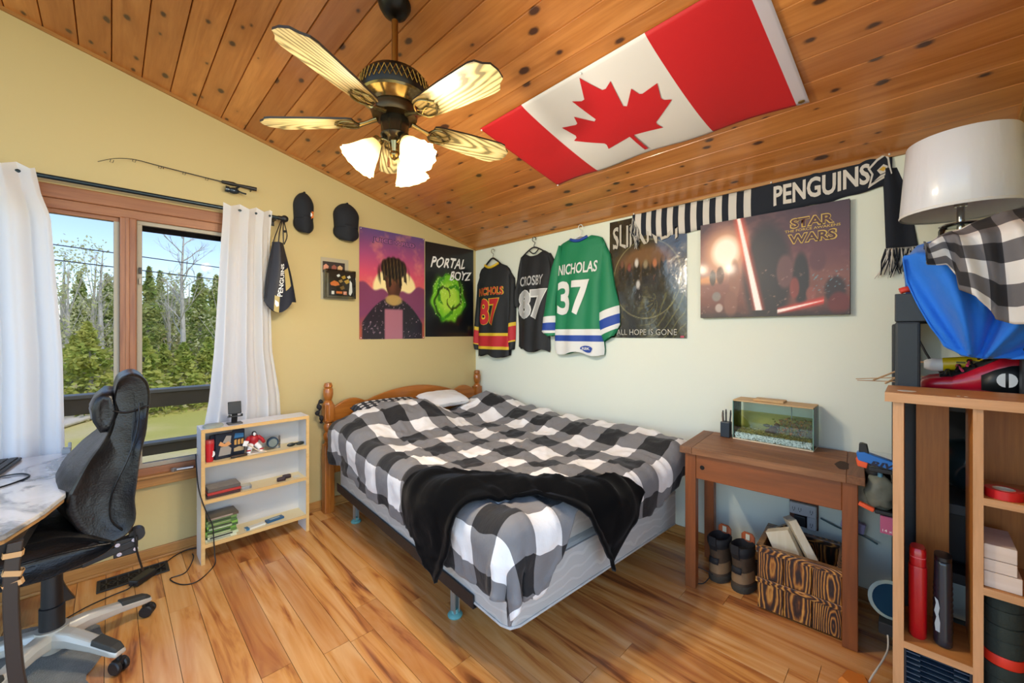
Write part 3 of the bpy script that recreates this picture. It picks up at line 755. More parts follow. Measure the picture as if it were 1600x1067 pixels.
def art2(t, pl):
    decal([(-.025, .03), (.025, .03), (.025, .055), (-.02, .06)], pl, mat('art_blue', '#2a6a9a', .5), t)
    for k in range(3): decal([(-.024 + k*.018, -.01), (-.012 + k*.018, -.01), (-.012 + k*.018, .022), (-.024 + k*.018, .018)], pl, mat('art_gold', '#c8964a', .5), t)
    decal([(-.026, -.05), (.026, -.05), (.026, -.03), (.0, -.022), (-.026, -.03)], pl, mat('art_tan', '#b8a078', .5), t)
case('game_case', 'black and grey game case standing open-faced beside the red cup', -2.142, -.232, s1, .088, .148, .016, .12, COVD, NAV, 'game case', 'standing game cases', art1)
case('game_case', 'dark blue and orange game case standing right of the grey one', -2.068, -.222, s1, .062, .158, .016, .10, COVD, NAV, 'game case', 'standing game cases', art2)
case('game_case', 'plain navy game case wedged behind the red cup', -2.185, -.222, s1, .05, .145, .02, .25, NAV, NAV, 'game case', 'standing game cases', lambda t, p: None)
kn = thing('pocket_knife', 'brown folded pocket knife lying in front of the standing game cases', 'knife', (-2.07, -.268, s1))
MB().tube(spline([(-2.115, -.268, s1 + .007), (-2.09, -.272, s1 + .008), (-2.06, -.27, s1 + .008), (-2.03, -.262, s1 + .007)]), [.005] + [.008] * 17 + [.005], 8).build('handle', mat('knife_brown', '#3c2a20', .5), kn, smooth=60)
MB().obox((-2.09, -.273, s1 + .006), (.05, .014, .006), rotz(.1)).build('bolster', BLACK, kn, bevel=.002)
# goalie figure
fg = thing('hockey_figure', 'small red and white hockey goalie figurine on the top shelf', 'figurine', (-1.985, -.215, s1))
REDJ = mat('figure_red', '#a81c26', .45)
MB().tube([(-1.985, -.2, s1 + .045), (-1.985, -.205, s1 + .075), (-1.985, -.21, s1 + .098), (-1.985, -.212, s1 + .106)], [.02, .03, .027, .012], 14).build('torso', REDJ, fg, smooth=60)
MB().ball((-1.985, -.218, s1 + .116), (.013, .014, .016)).build('head', mat('figure_skin', '#2a1414', .6), fg, smooth=60)
MB().ball((-1.985, -.229, s1 + .116), (.008, .005, .012)).build('mask', INKW, fg, smooth=60)
for sgn in (-1, 1):
    MB().tube([(-1.985 + sgn*.024, -.21, s1 + .094), (-1.985 + sgn*.042, -.225, s1 + .075), (-1.985 + sgn*.048, -.245, s1 + .06)], [.012, .012, .01], 10).build('arm', REDJ, fg, smooth=60)
    MB().tube([(-1.985 + sgn*.012, -.21, s1 + .05), (-1.985 + sgn*.026, -.235, s1 + .03), (-1.985 + sgn*.034, -.24, s1 + .004)], [.015, .014, .011], 10).build('leg_pad', INKW, fg, smooth=60)
    MB().obox((-1.985 + sgn*.034, -.247, s1 + .022), (.022, .006, .008)).build('stripe', REDJ, fg)
MB().obox((-2.036, -.252, s1 + .07), (.026, .012, .032), roty(.3)).build('blocker', INKW, fg, bevel=.003)
MB().tube([(-2.03, -.258, s1 + .066), (-1.965, -.272, s1 + .012), (-1.93, -.275, s1 + .006)], .0035, 6).build('stick', mat('stick_tan', '#d8c8b0', .5), fg)
MB().box(-2.04, -1.93, -.262, -.19, s1, s1 + .004).build('base', mat('figure_ice', '#d8d0c8', .4), fg)
pk = thing('puck_case', 'clear cube holding a souvenir puck on the top shelf', 'puck', (-1.88, -.21, s1))
MB().obox((-1.88, -.21, s1 + .04), (.08, .034, .08), rotz(.06)).build('cube', CLEAR, pk)
mq = rotz(.06) @ rotx(R(90))
MB().lathe([(0, -.008), (.034, -.008), (.035, 0), (.034, .008), (0, .008)], (-1.88, -.21, s1 + .04), 24, M=mq).build('disc', mat('puck_blue', '#26445e', .4), pk, smooth=40)
MB().lathe([(0, .0082), (.026, .0082), (.0, .0086)], (-1.88, -.21, s1 + .038), 20, M=mq).build('print', mat('puck_print', '#9aa098', .5), pk)
gl = thing('sunglasses', 'folded dark sunglasses lying at the right of the top shelf', 'sunglasses', (-1.745, -.24, s1))
gm = mat('glasses_dark', '#1c2420', .3)
for dx in (-.03, .025): MB().ball((-1.75 + dx, -.245, s1 + .012), (.026, .008, .012), 14, 8).build('lens', gm, gl, smooth=60)
MB().tube([(-1.80, -.245, s1 + .016), (-1.75, -.252, s1 + .02), (-1.70, -.238, s1 + .016)], .003, 6).tube([(-1.80, -.243, s1 + .014), (-1.73, -.215, s1 + .005)], .003, 6).tube([(-1.70, -.236, s1 + .014), (-1.77, -.222, s1 + .005)], .003, 6).build('frame', gm, gl, smooth=60)
# shelf 2
s2 = SZ[1] + .0005; rr = random.Random(5); z = s2
for k, (w, d, h, c, l) in enumerate(((.165, .115, .016, '#3a1a18', 'dark red case at the bottom of the flat pile on the middle shelf'), (.165, .115, .015, '#b03028', 'bright red case second from the bottom on the middle shelf'), (.16, .112, .018, '#5a544e', 'grey printed case on top of the flat pile on the middle shelf'))):
    t = thing('flat_case', l, 'game case', (-2.152, -.21, z), 'flat pile on the middle shelf'); M = rotz(rr.uniform(-.06, .06)); ctr = Vector((-2.15 + rr.uniform(-.004, .004), -.215, z + h/2))
    MB().obox(ctr, (w, d, h), M).build('case', mat('case_%d' % k, c, .35), t, bevel=.002)
    MB().obox(ctr + Vector((0, 0, h/2 + .0004)), (w * .94, d * .92, .0006), M).build('cover', mat('cover_%d' % k, ('#6a3028', '#c86050', '#8a7f74')[k], .3, var=.6, bscale=120), t)
    z += h + .0015
tag(MB().box(-2.055, -2.005, -.255, -.20, s2, s2 + .022).build('clear_box', CLEAR), 'small clear plastic box right of the flat pile on the middle shelf', 'box')
for k, (xx, l) in enumerate(((-1.84, 'dark red multitool, left of the pair on the middle shelf'), (-1.80, 'dark red multitool, right of the pair on the middle shelf'))):
    t = thing('folding_knife', l, 'knife', (xx, -.235, s2), 'dark red folding knives')
    yy = -.25 + k * .03
    MB().obox((xx, yy, s2 + .012), (.05, .024, .023), rotz(-.12)).build('body', mat('knife_red', '#2a0d10', .35), t, bevel=.006)
    MB().obox((xx + .001, yy, s2 + .0245), (.03, .01, .002), rotz(-.12)).build('clip', mat('clip_steel', '#5a4444', .3, .6), t)
tag(MB().box(-1.765, -1.725, -.25, -.21, s2, s2 + .002).build('tag', mat('tag_cream', '#d8d4c4', .6), bevel=.0005), 'small cream price tag at the right end of the middle shelf', 'tag')
# shelf 3 : stack of green cases
s3 = SZ[2] + .0005; z = s3
cols = ['#d8d8b8', '#c8d0a8', '#5a7a34', '#6a9a3a', '#3c5a2c', '#78a83c', '#4a6a34', '#6a8a48', '#5a4a3a']
labs = ['lowest pale case', 'second pale case from the bottom', 'third case from the bottom, dark green,', 'fourth case from the bottom, bright green,', 'fifth case from the bottom, deep green,', 'sixth case from the bottom, light green,', 'seventh case from the bottom, dull green,', 'eighth case from the bottom, grey green,', 'topmost brown case']
for k in range(9):
    h = .0145; t = thing('game_case', labs[k] + ' in the pile on the bottom shelf', 'game case', (-2.152, -.215, z), 'pile on the bottom shelf')
    M = rotz(rr.uniform(-.05, .05)); ctr = Vector((-2.158 + rr.uniform(-.006, .006) , -.215 + rr.uniform(-.004, .004), z + h/2))
    MB().obox(ctr, (.15, .118, h), M).build('case', mat('gcase_%d' % k, cols[k], .35), t, bevel=.002)
    MB().obox(ctr + M @ Vector((-.01, -.0592, 0)), (.11, .0008, h * .6), M).build('spine_label', mat('gspine_%d' % k, ('#a8a890', '#2c2c24', '#b8c090', '#2a3020', '#c0c8a0', '#3a3428', '#8a9a60', '#2c3824', '#a09080')[k], .4, var=.5, bscale=200), t)
    if k == 8: MB().obox(ctr + Vector((0, 0, h/2 + .0004)), (.14, .108, .0006), M).build('cover', mat('gcover', '#6a5f4a', .3, var=.7, bscale=90), t)
    z += h + .0008
t = thing('blade_pack', 'long white and blue package lying on the bottom shelf', 'package', (-1.935, -.235, s3))
MB().obox((-1.985, -.245, s3 + .006), (.11, .035, .011), rotz(.16)).build('white_sleeve', mat('pack_white', '#dcdcd4', .5), t, bevel=.001)
MB().obox((-2.03, -.252, s3 + .0065), (.018, .036, .0125), rotz(.16)).build('end_band', mat('pack_blue', '#2f6d96', .4), t)
t = thing('blue_pack', 'dark blue card package lying at the right of the bottom shelf', 'package', (-1.87, -.22, s3))
MB().obox((-1.872, -.225, s3 + .006), (.10, .042, .012), rotz(.14)).build('card', mat('pack_blue2', '#2a5a80', .4), t, bevel=.001)
MB().obox((-1.872, -.225, s3 + .0123), (.06, .018, .0006), rotz(.14)).build('print', mat('pack_pale', '#9ab4c4', .5), t)
# cable over the bookcase
tag(MB().tube(spline([(-2.263, -.135, .575), (-2.268, -.17, .61), (-2.27, -.20, .58), (-2.268, -.24, .47), (-2.262, -.292, .40), (-2.235, -.296, .30), (-2.208, -.297, .22), (-2.202, -.299, .14), (-2.198, -.305, .05), (-2.205, -.34, .004), (-2.29, -.453, .003), (-2.355, -.435, .003), (-2.395, -.325, .003), (-2.329, -.31, .003), (-2.28, -.17, .003), (-2.275, -.10, .003)], 6), .003, 6).build('cable', BLACK, smooth=60), 'thin black cable hanging over the bookcase side and looping on the floor', 'cable')
# floor vent
fv = thing('floor_vent', 'black metal floor register at the foot of the window wall', 'vent', (-2.53, -.15, 0))
VM = mat('vent_black', '#22272a', .45, .4)
x0, x1, y0, y1 = -2.672, -2.388, -.225, -.085
MB().box(x0, x1, y0, y0 + .014, 0, .006).box(x0, x1, y1 - .014, y1, 0, .006).box(x0, x0 + .014, y0 + .014, y1 - .014, 0, .006).box(x1 - .014, x1, y0 + .014, y1 - .014, 0, .006).build('frame', VM, fv, bevel=.002)
MB().box(x0 + .014, x1 - .014, y0 + .014, y1 - .014, 0, .0015).build('opening', DARK, fv)
for k in range(6):
    cx_ = x0 + .014 + (x1 - x0 - .028) * (k + .5) / 6
    m_ = MB()
    for an in (R(45), R(-45), R(0), R(90)): m_.obox((cx_, (y0 + y1) / 2, .0035), (.075 if an in (R(45), R(-45)) else (.042 if an == 0 else .11), .006, .003), rotz(an))
    m_.build('grille', VM, fv)
MB().box(-2.46, -2.452, -.16, -.15, .004, .02).build('lever', VM, fv)
ad = thing('power_adapter', 'black laptop power brick lying across the floor vent', 'power adapter', (-2.5, -.24, .006))
MB().obox((-2.498, -.245, .021), (.115, .05, .03), rotz(R(45))).build('body', BLACK, ad, bevel=.005)
MB().tube(spline([(-2.54, -.287, .018), (-2.56, -.30, .01), (-2.62, -.30, .003), (-2.70, -.35, .012), (-2.80, -.42, .012), (-2.95, -.5, .012)], 6), .003, 6).build('cord', BLACK, ad, smooth=60)
MB().tube(spline([(-2.457, -.204, .018), (-2.42, -.16, .008), (-2.39, -.10, .004), (-2.345, -.05, .004), (-2.29, -.03, .006), (-2.24, -.05, .006)], 6), .003, 6).build('cord', BLACK, ad, smooth=60)

# ---------------------------------------------------------------- mat, chair, desk
rgm = random.Random(9)
MATM = mat('grey_shag', '#77776f', .95, bump=.8, bscale=180, var=.4, sheen=.3)
mp = []
for k in range(90):
    an = 2 * math.pi * k / 90; r_ = 1 + .03 * math.sin(an * 9) + .025 * math.sin(an * 17 + 1) + .02 * math.sin(an * 5)
    mp.append((-3.15 + .50 * r_ * math.copysign(abs(math.cos(an)) ** .7, math.cos(an)), -.78 + .46 * r_ * math.copysign(abs(math.sin(an)) ** .7, math.sin(an))))
rings = [[(a, b, .001) for a, b in mp], [(a, b, .007) for a, b in mp], [(-3.15 + (a + 3.15) * .95, -.78 + (b + .78) * .95, .010) for a, b in mp]]
for q in range(1, 12):
    f = .95 * (1 - q / 12.01); rings.append([(-3.15 + (a + 3.15) * f, -.78 + (b + .78) * f, .010 + .003 * noise.noise((a * 9 * f, b * 9 * f, q))) for a, b in mp])
tag(MB().loft(rings).build('floor_mat', MATM, smooth=60), 'grey shaggy mat with a ragged edge under the office chair', 'mat')

oc = thing('office_chair', 'black leather office chair with silver star base beside the desk', 'office chair', (-2.78, -.71, 0))
LEA = NB('black_leather'); v = LEA.coord(); nz = LEA.noise(v, 9, 4); nf_ = LEA.noise(v, 160, 3)
LEA.set(Base_Color=H('#0f0f11'), Specular_IOR_Level=.4, Roughness=LEA.math('ADD', LEA.math('MULTIPLY', nz, .2), .24)); LEA.bump(LEA.math('ADD', nz, LEA.math('MULTIPLY', nf_, .15)), .35, .02); LEA = LEA.m
SILV = mat('silver_plastic', '#c2bfb4', .38, .3)
hub = Vector((-2.785, -.715, 0))
bs = MB()
for k in range(5):
    an = R(-52 + 72 * k); d = Vector((math.cos(an), math.sin(an), 0)); p = Vector((-d.y, d.x, 0)); rings = []
    for (r_, zc, w, h) in ((.03, .115, .034, .03), (.10, .118, .030, .026), (.20, .104, .026, .02), (.29, .086, .024, .016), (.315, .078, .02, .010)):
        rings.append([hub + d * r_ + p * (w * a) + Vector((0, 0, zc + h * b)) for a, b in ((-1, -1), (1, -1), (1, .2), (.6, 1), (-.6, 1), (-1, .2))])
    L = MB().loft(rings).build('leg', SILV, oc, bevel=.006)
    rings = []
    for (r_, zc, w, h) in ((.205, .109, .0245, .021), (.29, .092, .0225, .017), (.312, .083, .017, .011)):
        rings.append([hub + d * r_ + p * (w * a) + Vector((0, 0, zc + h * b)) for a, b in ((-1, 0), (1, 0), (.8, 1), (-.8, 1))])
    MB().loft(rings).build('foot_pad', mat('grey_rubber', '#33332f', .7), L, bevel=.004)
    ca = hub + d * .305; q = p if k != 1 else (p + d).normalized()
    cs = MB()
    for sg in (-1, 1):
        M = Matrix((q, Vector((0, 0, 1)), q.cross(Vector((0, 0, 1))))).transposed()
        M2 = Matrix((q.cross(Vector((0, 0, 1))), Vector((0, 0, 1)), q)).transposed()
        cs.lathe([(0, -.009), (.022, -.009), (.026, -.005), (.026, .005), (.022, .009), (0, .009)], ca + q * (.014 * sg) + Vector((0, 0, .0275)), 16, M=M2)
    cs.cyl(ca + Vector((0, 0, .05)), ca + Vector((0, 0, .075)), .008, n=8).obox(ca + Vector((0, 0, .042)), (.03, .03, .02), rotz(an))
    cs.build('caster', BLACK, L, smooth=40)
MB().lathe([(.0, .055), (.03, .055), (.045, .085), (.048, .15), (0, .15)], hub, 20).build('hub', SILV, oc, smooth=40)
MB().lathe([(.036, .10), (.036, .235), (.031, .238), (.029, .40), (0, .40)], hub, 20).build('gas_lift', BLACK, oc, smooth=40)
MB().obox(hub + Vector((-.02, 0, .405)), (.26, .16, .05)).build('mechanism', BLACK, oc, bevel=.01)
MB().obox(hub + Vector((.16, -.05, .415)), (.16, .09, .03), roty(-.2)).obox(hub + Vector((.21, -.085, .42)), (.075, .012, .07)).build('back_bracket', BLACK, oc, bevel=.004)
for a, b in ((.185, .44), (.235, .445), (.19, .40), (.24, .405)): MB().cyl(hub + Vector((a, -.09, b)), hub + Vector((a, -.096, b)), .008, n=12).build('bolt', CHROME, oc)
MB().cyl(hub + Vector((.245, -.03, .455)), hub + Vector((.245, -.075, .455)), .026, n=20).build('tilt_knob', BLACK, oc, smooth=40)
MB().tube(spline([hub + Vector((.235, -.1, .50)), hub + Vector((.243, -.1, .40)), hub + Vector((.265, -.04, .28))], 5), .004, 6).build('lever', BLACK, oc, smooth=50)
# upholstery: side outlines swept across the width (side axis = y)
def sweep(outline, yc, prof, m, name, seam=None, n=72):
    pts = spline([(a, 0, b) for a, b in outline] + [(outline[0][0], 0, outline[0][1])], 5)[:-1]; P = [(p.x, p.z) for p in pts]
    cx = sum(p[0] for p in P) / len(P); cz = sum(p[1] for p in P) / len(P); rings = []
    for (dy, s_, dx) in prof:
        rings.append([(cx + (a - cx) * s_(a, b)[0] + dx(a, b), yc + dy, cz + (b - cz) * s_(a, b)[1]) for a, b in P])
    return MB().loft(rings, m=m).build(name, LEA, oc, smooth=60)
back_o = [(-2.612, 1.075), (-2.600, 1.128), (-2.570, 1.150), (-2.540, 1.148), (-2.512, 1.111), (-2.500, 1.03), (-2.506, .96), (-2.529, .852), (-2.543, .756), (-2.549, .658), (-2.547, .571), (-2.575, .515), (-2.64, .50), (-2.698, .555), (-2.736, .634), (-2.742, .692), (-2.721, .753), (-2.681, .836), (-2.640, .903), (-2.612, .99)]
K = lambda sx, sz: (lambda a, b: (sx, sz))
def nar(t):                               # headrest is narrower than the shoulders
    return lambda a, b: (t, t)
yc = -.70
CB = lambda z: smooth01((.97 - z) / .2) * smooth01((z - .5) / .15)      # the padding bulges forward between the side bolsters
prof = [(-.215, K(.55, .86), lambda a, b: 0), (-.232, K(.78, .93), lambda a, b: 0), (-.235, K(.9, .97), lambda a, b: 0), (-.225, K(.97, .99), lambda a, b: 0), (-.20, K(1, 1), lambda a, b: 0),
        (-.12, K(.97, 1.0), lambda a, b: -.03 * CB(b)), (0, K(.95, 1.0), lambda a, b: -.05 * CB(b)), (.12, K(.97, 1.0), lambda a, b: -.055 * CB(b)), (.20, K(1, 1), lambda a, b: -.045 * CB(b)), (.225, K(.97, .99), lambda a, b: -.03 * CB(b)), (.235, K(.9, .97), lambda a, b: -.02 * CB(b)), (.215, K(.55, .86), lambda a, b: 0)]
bo = sweep(back_o, yc, prof, 0, 'backrest')
for vt in bo.data.vertices:               # pinch towards the headrest
    z_ = vt.co.z + worldloc(oc).z * 0
    f = 1 - .30 * smooth01((z_ - .84) / .15); vt.co.y = yc + (vt.co.y - yc) * f
    vt.co.x += .006 * noise.noise((vt.co.x * 9, vt.co.y * 9, z_ * 9))
for side in (-1, 1):
    MB().tube(spline([(-2.535, yc + side*.176, 1.03), (-2.545, yc + side*.21, .92), (-2.572, yc + side*.236, .82), (-2.615, yc + side*.238, .70), (-2.62, yc + side*.237, .60), (-2.585, yc + side*.225, .535)], 6), .0035, 6).build('piping', LEA, oc, smooth=60)
MB().tube(spline([(-2.612, yc - .165, 1.005), (-2.57, yc - .172, .995), (-2.505, yc - .168, 1.015)], 5), .004, 6).build('piping', LEA, oc, smooth=60)
# head cushion and a lumbar cushion on the front side
hp = MB().loft([[(-2.638 + a * w, yc + dy, 1.005 + c_ * h) for a, c_ in ((.03, .07), (-.005, .075), (-.03, .05), (-.042, .01), (-.036, -.04), (-.012, -.085), (.03, -.08), (.05, 0))] for dy, w, h in ((-.155, .35, .6), (-.162, .6, .8), (-.15, .95, .97), (-.08, 1.1, 1), (0, 1.05, 1.02), (.08, 1.1, 1), (.15, .95, .97), (.162, .6, .8), (.155, .35, .6))])
ho = hp.build('head_cushion', LEA, oc, smooth=80)
for vt in ho.data.vertices: vt.co += Vector((.010, .0, .012)) * noise.noise(vt.co * 14)
seat_o = [(-2.645, .535), (-2.70, .572), (-2.80, .592), (-2.92, .585), (-3.05, .575), (-3.12, .545), (-3.13, .49), (-3.08, .445), (-2.95, .432), (-2.80, .430), (-2.70, .447), (-2.635, .468), (-2.605, .50)]
prof = [(-.215, K(.9, .35), lambda a, b: 0), (-.24, K(.96, .65), lambda a, b: 0), (-.25, K(.98, .85), lambda a, b: 0), (-.235, K(1, .96), lambda a, b: 0), (-.15, K(1, 1), lambda a, b: 0), (0, K(1, .95), lambda a, b: 0), (.15, K(1, 1), lambda a, b: 0), (.235, K(1, .96), lambda a, b: 0), (.25, K(.98, .85), lambda a, b: 0), (.215, K(.9, .35), lambda a, b: 0)]
so = sweep(seat_o, -.70, prof, 0, 'seat')
for vt in so.data.vertices: vt.co += Vector((0, 0, .008)) * noise.noise(vt.co * 11)
MB().tube(spline([(-2.62, -.945, .507), (-2.75, -.952, .52), (-2.9, -.952, .515), (-3.1, -.945, .505)], 6), .005, 6).build('piping', LEA, oc, smooth=60)

dsk = thing('desk', 'glossy grey marbled desk with a black curved leg at the left edge', 'desk', (-3.1, -.7, 0))
b = NB('glossy_marbled_top'); v = b.coord((1, .5, 1)); n1 = b.noise(v, 6, 5, .6, 1.5)
c = b.ramp(n1, [(.36, H('#6a6c6e')), (.43, H('#a2a3a3')), (.49, H('#d2d2d0')), (.7, H('#e4e4e4'))])
b.set(Base_Color=c, Roughness=.1, Coat_Weight=.6, Coat_Roughness=.03); DTOP = b.m
dp = [(-2.755, -.13), (-2.745, -.55), (-2.738, -.91), (-2.775, -1.06), (-2.84, -1.23), (-2.92, -1.30), (-3.9, -1.32), (-3.9, -.13)]
MB().prism(dp, .705, .722).build('top', DTOP, dsk, bevel=.003)
MB().prism([(a - .004 if a > -3 else a, b_ + (.004 if b_ < -1 else 0)) for a, b_ in dp], .692, .7045).build('edge_band', wood('ply_edge', '#b98f5c', '#8a6238', 'y', 30, .5, 0), dsk)
MB().prism([(-2.80, -.2), (-2.79, -.85), (-2.81, -1.21), (-2.9, -1.25), (-3.6, -1.25), (-3.6, -.2)], .655, .692).build('underframe', BLACK, dsk)
lg = spline([(-2.823, -1.22, .69), (-2.831, -1.225, .58), (-2.828, -1.23, .42), (-2.815, -1.235, .25), (-2.78, -1.24, .10), (-2.74, -1.25, .012)], 6)
MB().loft([[Vector(p) + Vector(q) for q in ((-.016, -.012, 0), (.016, -.012, 0), (.016, .012, 0), (-.016, .012, 0))] for p in lg]).build('leg', mat('dark_brown_metal', '#2a2019', .4), dsk, bevel=.003)
MB().loft([[Vector(p) + Vector((-.02, 1.02, 0)) + Vector(q) for q in ((-.022, -.012, 0), (.022, -.012, 0), (.022, .012, 0), (-.022, .012, 0))] for p in lg[:-1]]).build('leg', mat('dark_brown_metal', '#2a2019', .4), dsk, bevel=.003)
for yy in (-1.22, -.2): MB().obox((-3.75, yy, .346), (.05, .03, .692)).build('leg', mat('dark_brown_metal', '#2a2019', .4), dsk, bevel=.003)
TAPE = mat('tan_tape', '#c49a68', .6)
for zz, rz in ((.655, .1), (.60, .35), (.565, -.25)):
    M = roty(rz); ctr = Vector((-2.828, -1.223, zz))
    MB().loft([[ctr + M @ Vector((a * k, b_ * k, z_)) for a, b_ in ((-.018, -.014), (.018, -.014), (.022, .0), (.018, .014), (-.018, .014), (-.022, 0))] for k, z_ in ((1, -.008), (1.02, .008))], False).build('tape_band', TAPE, dsk, solid=.001)
kb = thing('keyboard', 'thin black keyboard on the desk by the left curtain', 'keyboard', (-3.0, -.36, .722))
MB().obox((-3.02, -.37, .729), (.16, .42, .012), rotz(-.12)).build('body', BLACK, kb, bevel=.003)
kt = MB()
for r_ in range(5):
    for q in range(14): kt.obox(Vector((-3.02, -.37, .737)) + rotz(-.12) @ Vector((-.058 + r_*.029, -.19 + q*.029, 0)), (.024, .025, .006), rotz(-.12))
kt.build('keys', mat('key_black', '#202124', .5), kb, kind='stuff')
tag(MB().tube(spline([(-2.99, -.50, .727), (-2.90, -.47, .726), (-2.86, -.55, .725), (-2.93, -.66, .725), (-3.05, -.72, .725), (-3.3, -.7, .725)], 6), .003, 6).build('desk_cable', BLACK, smooth=60), 'black cable curving over the desk top beside the keyboard', 'cable')
hk = tag(MB().obox((-2.775, -.16, .735), (.03, .05, .025)).obox((-2.765, -.145, .755), (.012, .015, .03)).build('bracket', mat('pale_clip', '#9aa0a4', .4), bevel=.003), 'small pale clip on the desk corner by the window', 'clip')
# ================================================================== bed
BA = R(-3.4); BO = Vector((-1.44, -.165, 0)); BWd, BL = 1.35, 1.90
eP = Vector((math.cos(BA), math.sin(BA), 0)); eQ = Vector((math.sin(BA), -math.cos(BA), 0))
def bedpt(p, q, z): return BO + eP * p + eQ * q + Vector((0, 0, z))
bed = thing('bed', 'double bed with a carved pine headboard and turned posts in the corner', 'bed', (-.78, -1.1, 0))
HB = wood('honey_pine', '#b06a28', '#86480f', 'x', 22, .32, 3, .2, coat=.4); HBZ = wood('honey_pine_post', '#b06a28', '#80440f', 'z', 22, .32, 3, .2, coat=.4)
prof = [(0, 0), (.036, 0), (.036, .50), (.030, .505), (.022, .52), (.033, .545), (.033, .57), (.020, .59), (.031, .615), (.031, .64), (.022, .655), (.036, .668), (.036, .80), (.030, .812), (.022, .822), (.03, .84), (.035, .87), (.033, .905), (.026, .915), (.032, .925), (.024, .95), (.0, .955)]
for xx in (-1.485, -.055):
    MB().lathe(prof, (xx, -.085, 0), 22).build('post', HBZ, bed, smooth=35)
    MB().box(xx - .035, xx + .035, -.12, -.05, .0, .50).box(xx - .035, xx + .035, -.12, -.05, .672, .796).build('post_block', HBZ, bed, bevel=.006)
top = []
for k in range(61):
    t = k / 60; x = -1.455 + 1.37 * t; d = abs(t - .5) * 2
    if d < .62: z = .80 + .082 * math.cos(d / .62 * math.pi / 2) ** .8
    else: z = .80 - .0 + .045 * math.sin((d - .62) / .38 * math.pi) ** 1.0 - .02 * smooth01((d - .62) / .38)
    top.append((x, z - .015))
bot = [(-.085, .62), (-.30, .64), (-.5, .60), (-1.05, .60), (-1.25, .64), (-1.455, .62)]
MB().prism(top + bot, -.097, -.073, 'xz').build('panel', HB, bed, bevel=.006)
MB().box(-1.455, -.085, -.1, -.07, .28, .38).build('lower_rail', HB, bed, bevel=.004)
# steel frame
FRM = mat('frame_steel', '#2a2d31', .45, .5)
def bbox_bed(p0, p1, q0, q1, z0, z1):
    return [bedpt(p, q, z) for z in (z0, z1) for q in (q0, q1) for p in (p0, p1)]
BF = [(0, 2, 3, 1), (4, 5, 7, 6), (0, 1, 5, 4), (2, 6, 7, 3), (0, 4, 6, 2), (1, 3, 7, 5)]
for (p0, p1) in ((-.012, .03), (BWd - .03, BWd + .012)):
    MB().add(bbox_bed(p0, p0 + .006 if p0 < 0 else p1, .0, BL - .22, .172, .222), BF).add(bbox_bed(p0, p1, 0, BL - .22, .166, .172), BF).build('side_rail', FRM, bed)
for qq in (.35, 1.5): MB().add(bbox_bed(.0, BWd, qq, qq + .04, .15, .17), BF).build('cross_bar', FRM, bed)
FOOTM = mat('teal_glide', '#5f9a96', .45); LEGM = mat('bright_leg', '#a8b0ae', .3, .7)
for (p, q) in ((.045, 1.46), (.045, .22), (BWd - .045, 1.46), (BWd - .045, .22)):
    c = bedpt(p, q, 0)
    l = MB().obox(c + Vector((-.012, 0, .09)), (.006, .034, .15), rotz(BA)).obox(c + Vector((.012, 0, .09)), (.006, .034, .15), rotz(BA)).obox(c + Vector((0, .012, .09)), (.03, .006, .15), rotz(BA)).build('leg', LEGM, bed)
    MB().lathe([(0, 0), (.033, 0), (.035, .006), (.03, .014), (.02, .018), (.013, .032), (0, .032)], c, 20).build('glide', FOOTM, l, smooth=40)
# box spring + mattress
b = NB('damask_ticking'); v = b.coord(); wv = b.n('TexWave', wave_type='BANDS', bands_direction='Z'); b.put(wv.inputs['Vector'], v)
wv.inputs['Scale'].default_value = 6; wv.inputs['Distortion'].default_value = 7; wv.inputs['Detail'].default_value = 1; wv.inputs['Detail Scale'].default_value = 1.3
ln = b.n('MapRange'); b.put(ln.inputs[0], wv.outputs['Fac']); ln.inputs[1].default_value = .80; ln.inputs[2].default_value = .9
b.set(Base_Color=b.mix(b.math('MULTIPLY', ln.outputs[0], .35), H('#b4b2ae'), H('#cfcdc8')), Roughness=.8); b.bump(ln.outputs[0], .3, .004); TICK = b.m
def rbox(p0, p1, q0, q1, z0, z1, r, n=5):
    rings = []
    def ring(i, z):
        out = []
        for (cp_, cq_, a0) in ((p1 - r, q1 - r, 0), (p0 + r, q1 - r, 90), (p0 + r, q0 + r, 180), (p1 - r, q0 + r, 270)):
            for k in range(n + 1):
                an = R(a0 + 90 * k / n); out.append(bedpt(cp_ + (r - i) * math.cos(an), cq_ + (r - i) * math.sin(an), z))
        return out
    e = .018
    return [ring(e, z0), ring(.004, z0 + .008), ring(0, z0 + e), ring(0, z1 - e), ring(.004, z1 - .008), ring(e, z1)]
MB().loft(rbox(0, BWd, 0, BL, .176, .39, .05)).build('box_spring', TICK, bed, smooth=50)
for z in (.19, .378): MB().tube([bedpt(.05 + (BWd - .1) * 0, 0, z)] + [bedpt(-.002, q, z) for q in (.05, BL - .05)] + [bedpt(.012, BL - .012, z)] + [bedpt(p, BL + .002, z) for p in (.05, BWd - .05)] + [bedpt(BWd + .002, BL - .05, z), bedpt(BWd + .002, .05, z)], .006, 6).build('piping', TICK, bed, smooth=60)
MB().loft(rbox(.02, BWd - .02, 0, BL - .03, .39, .565, .07)).build('mattress', TICK, bed, smooth=50)

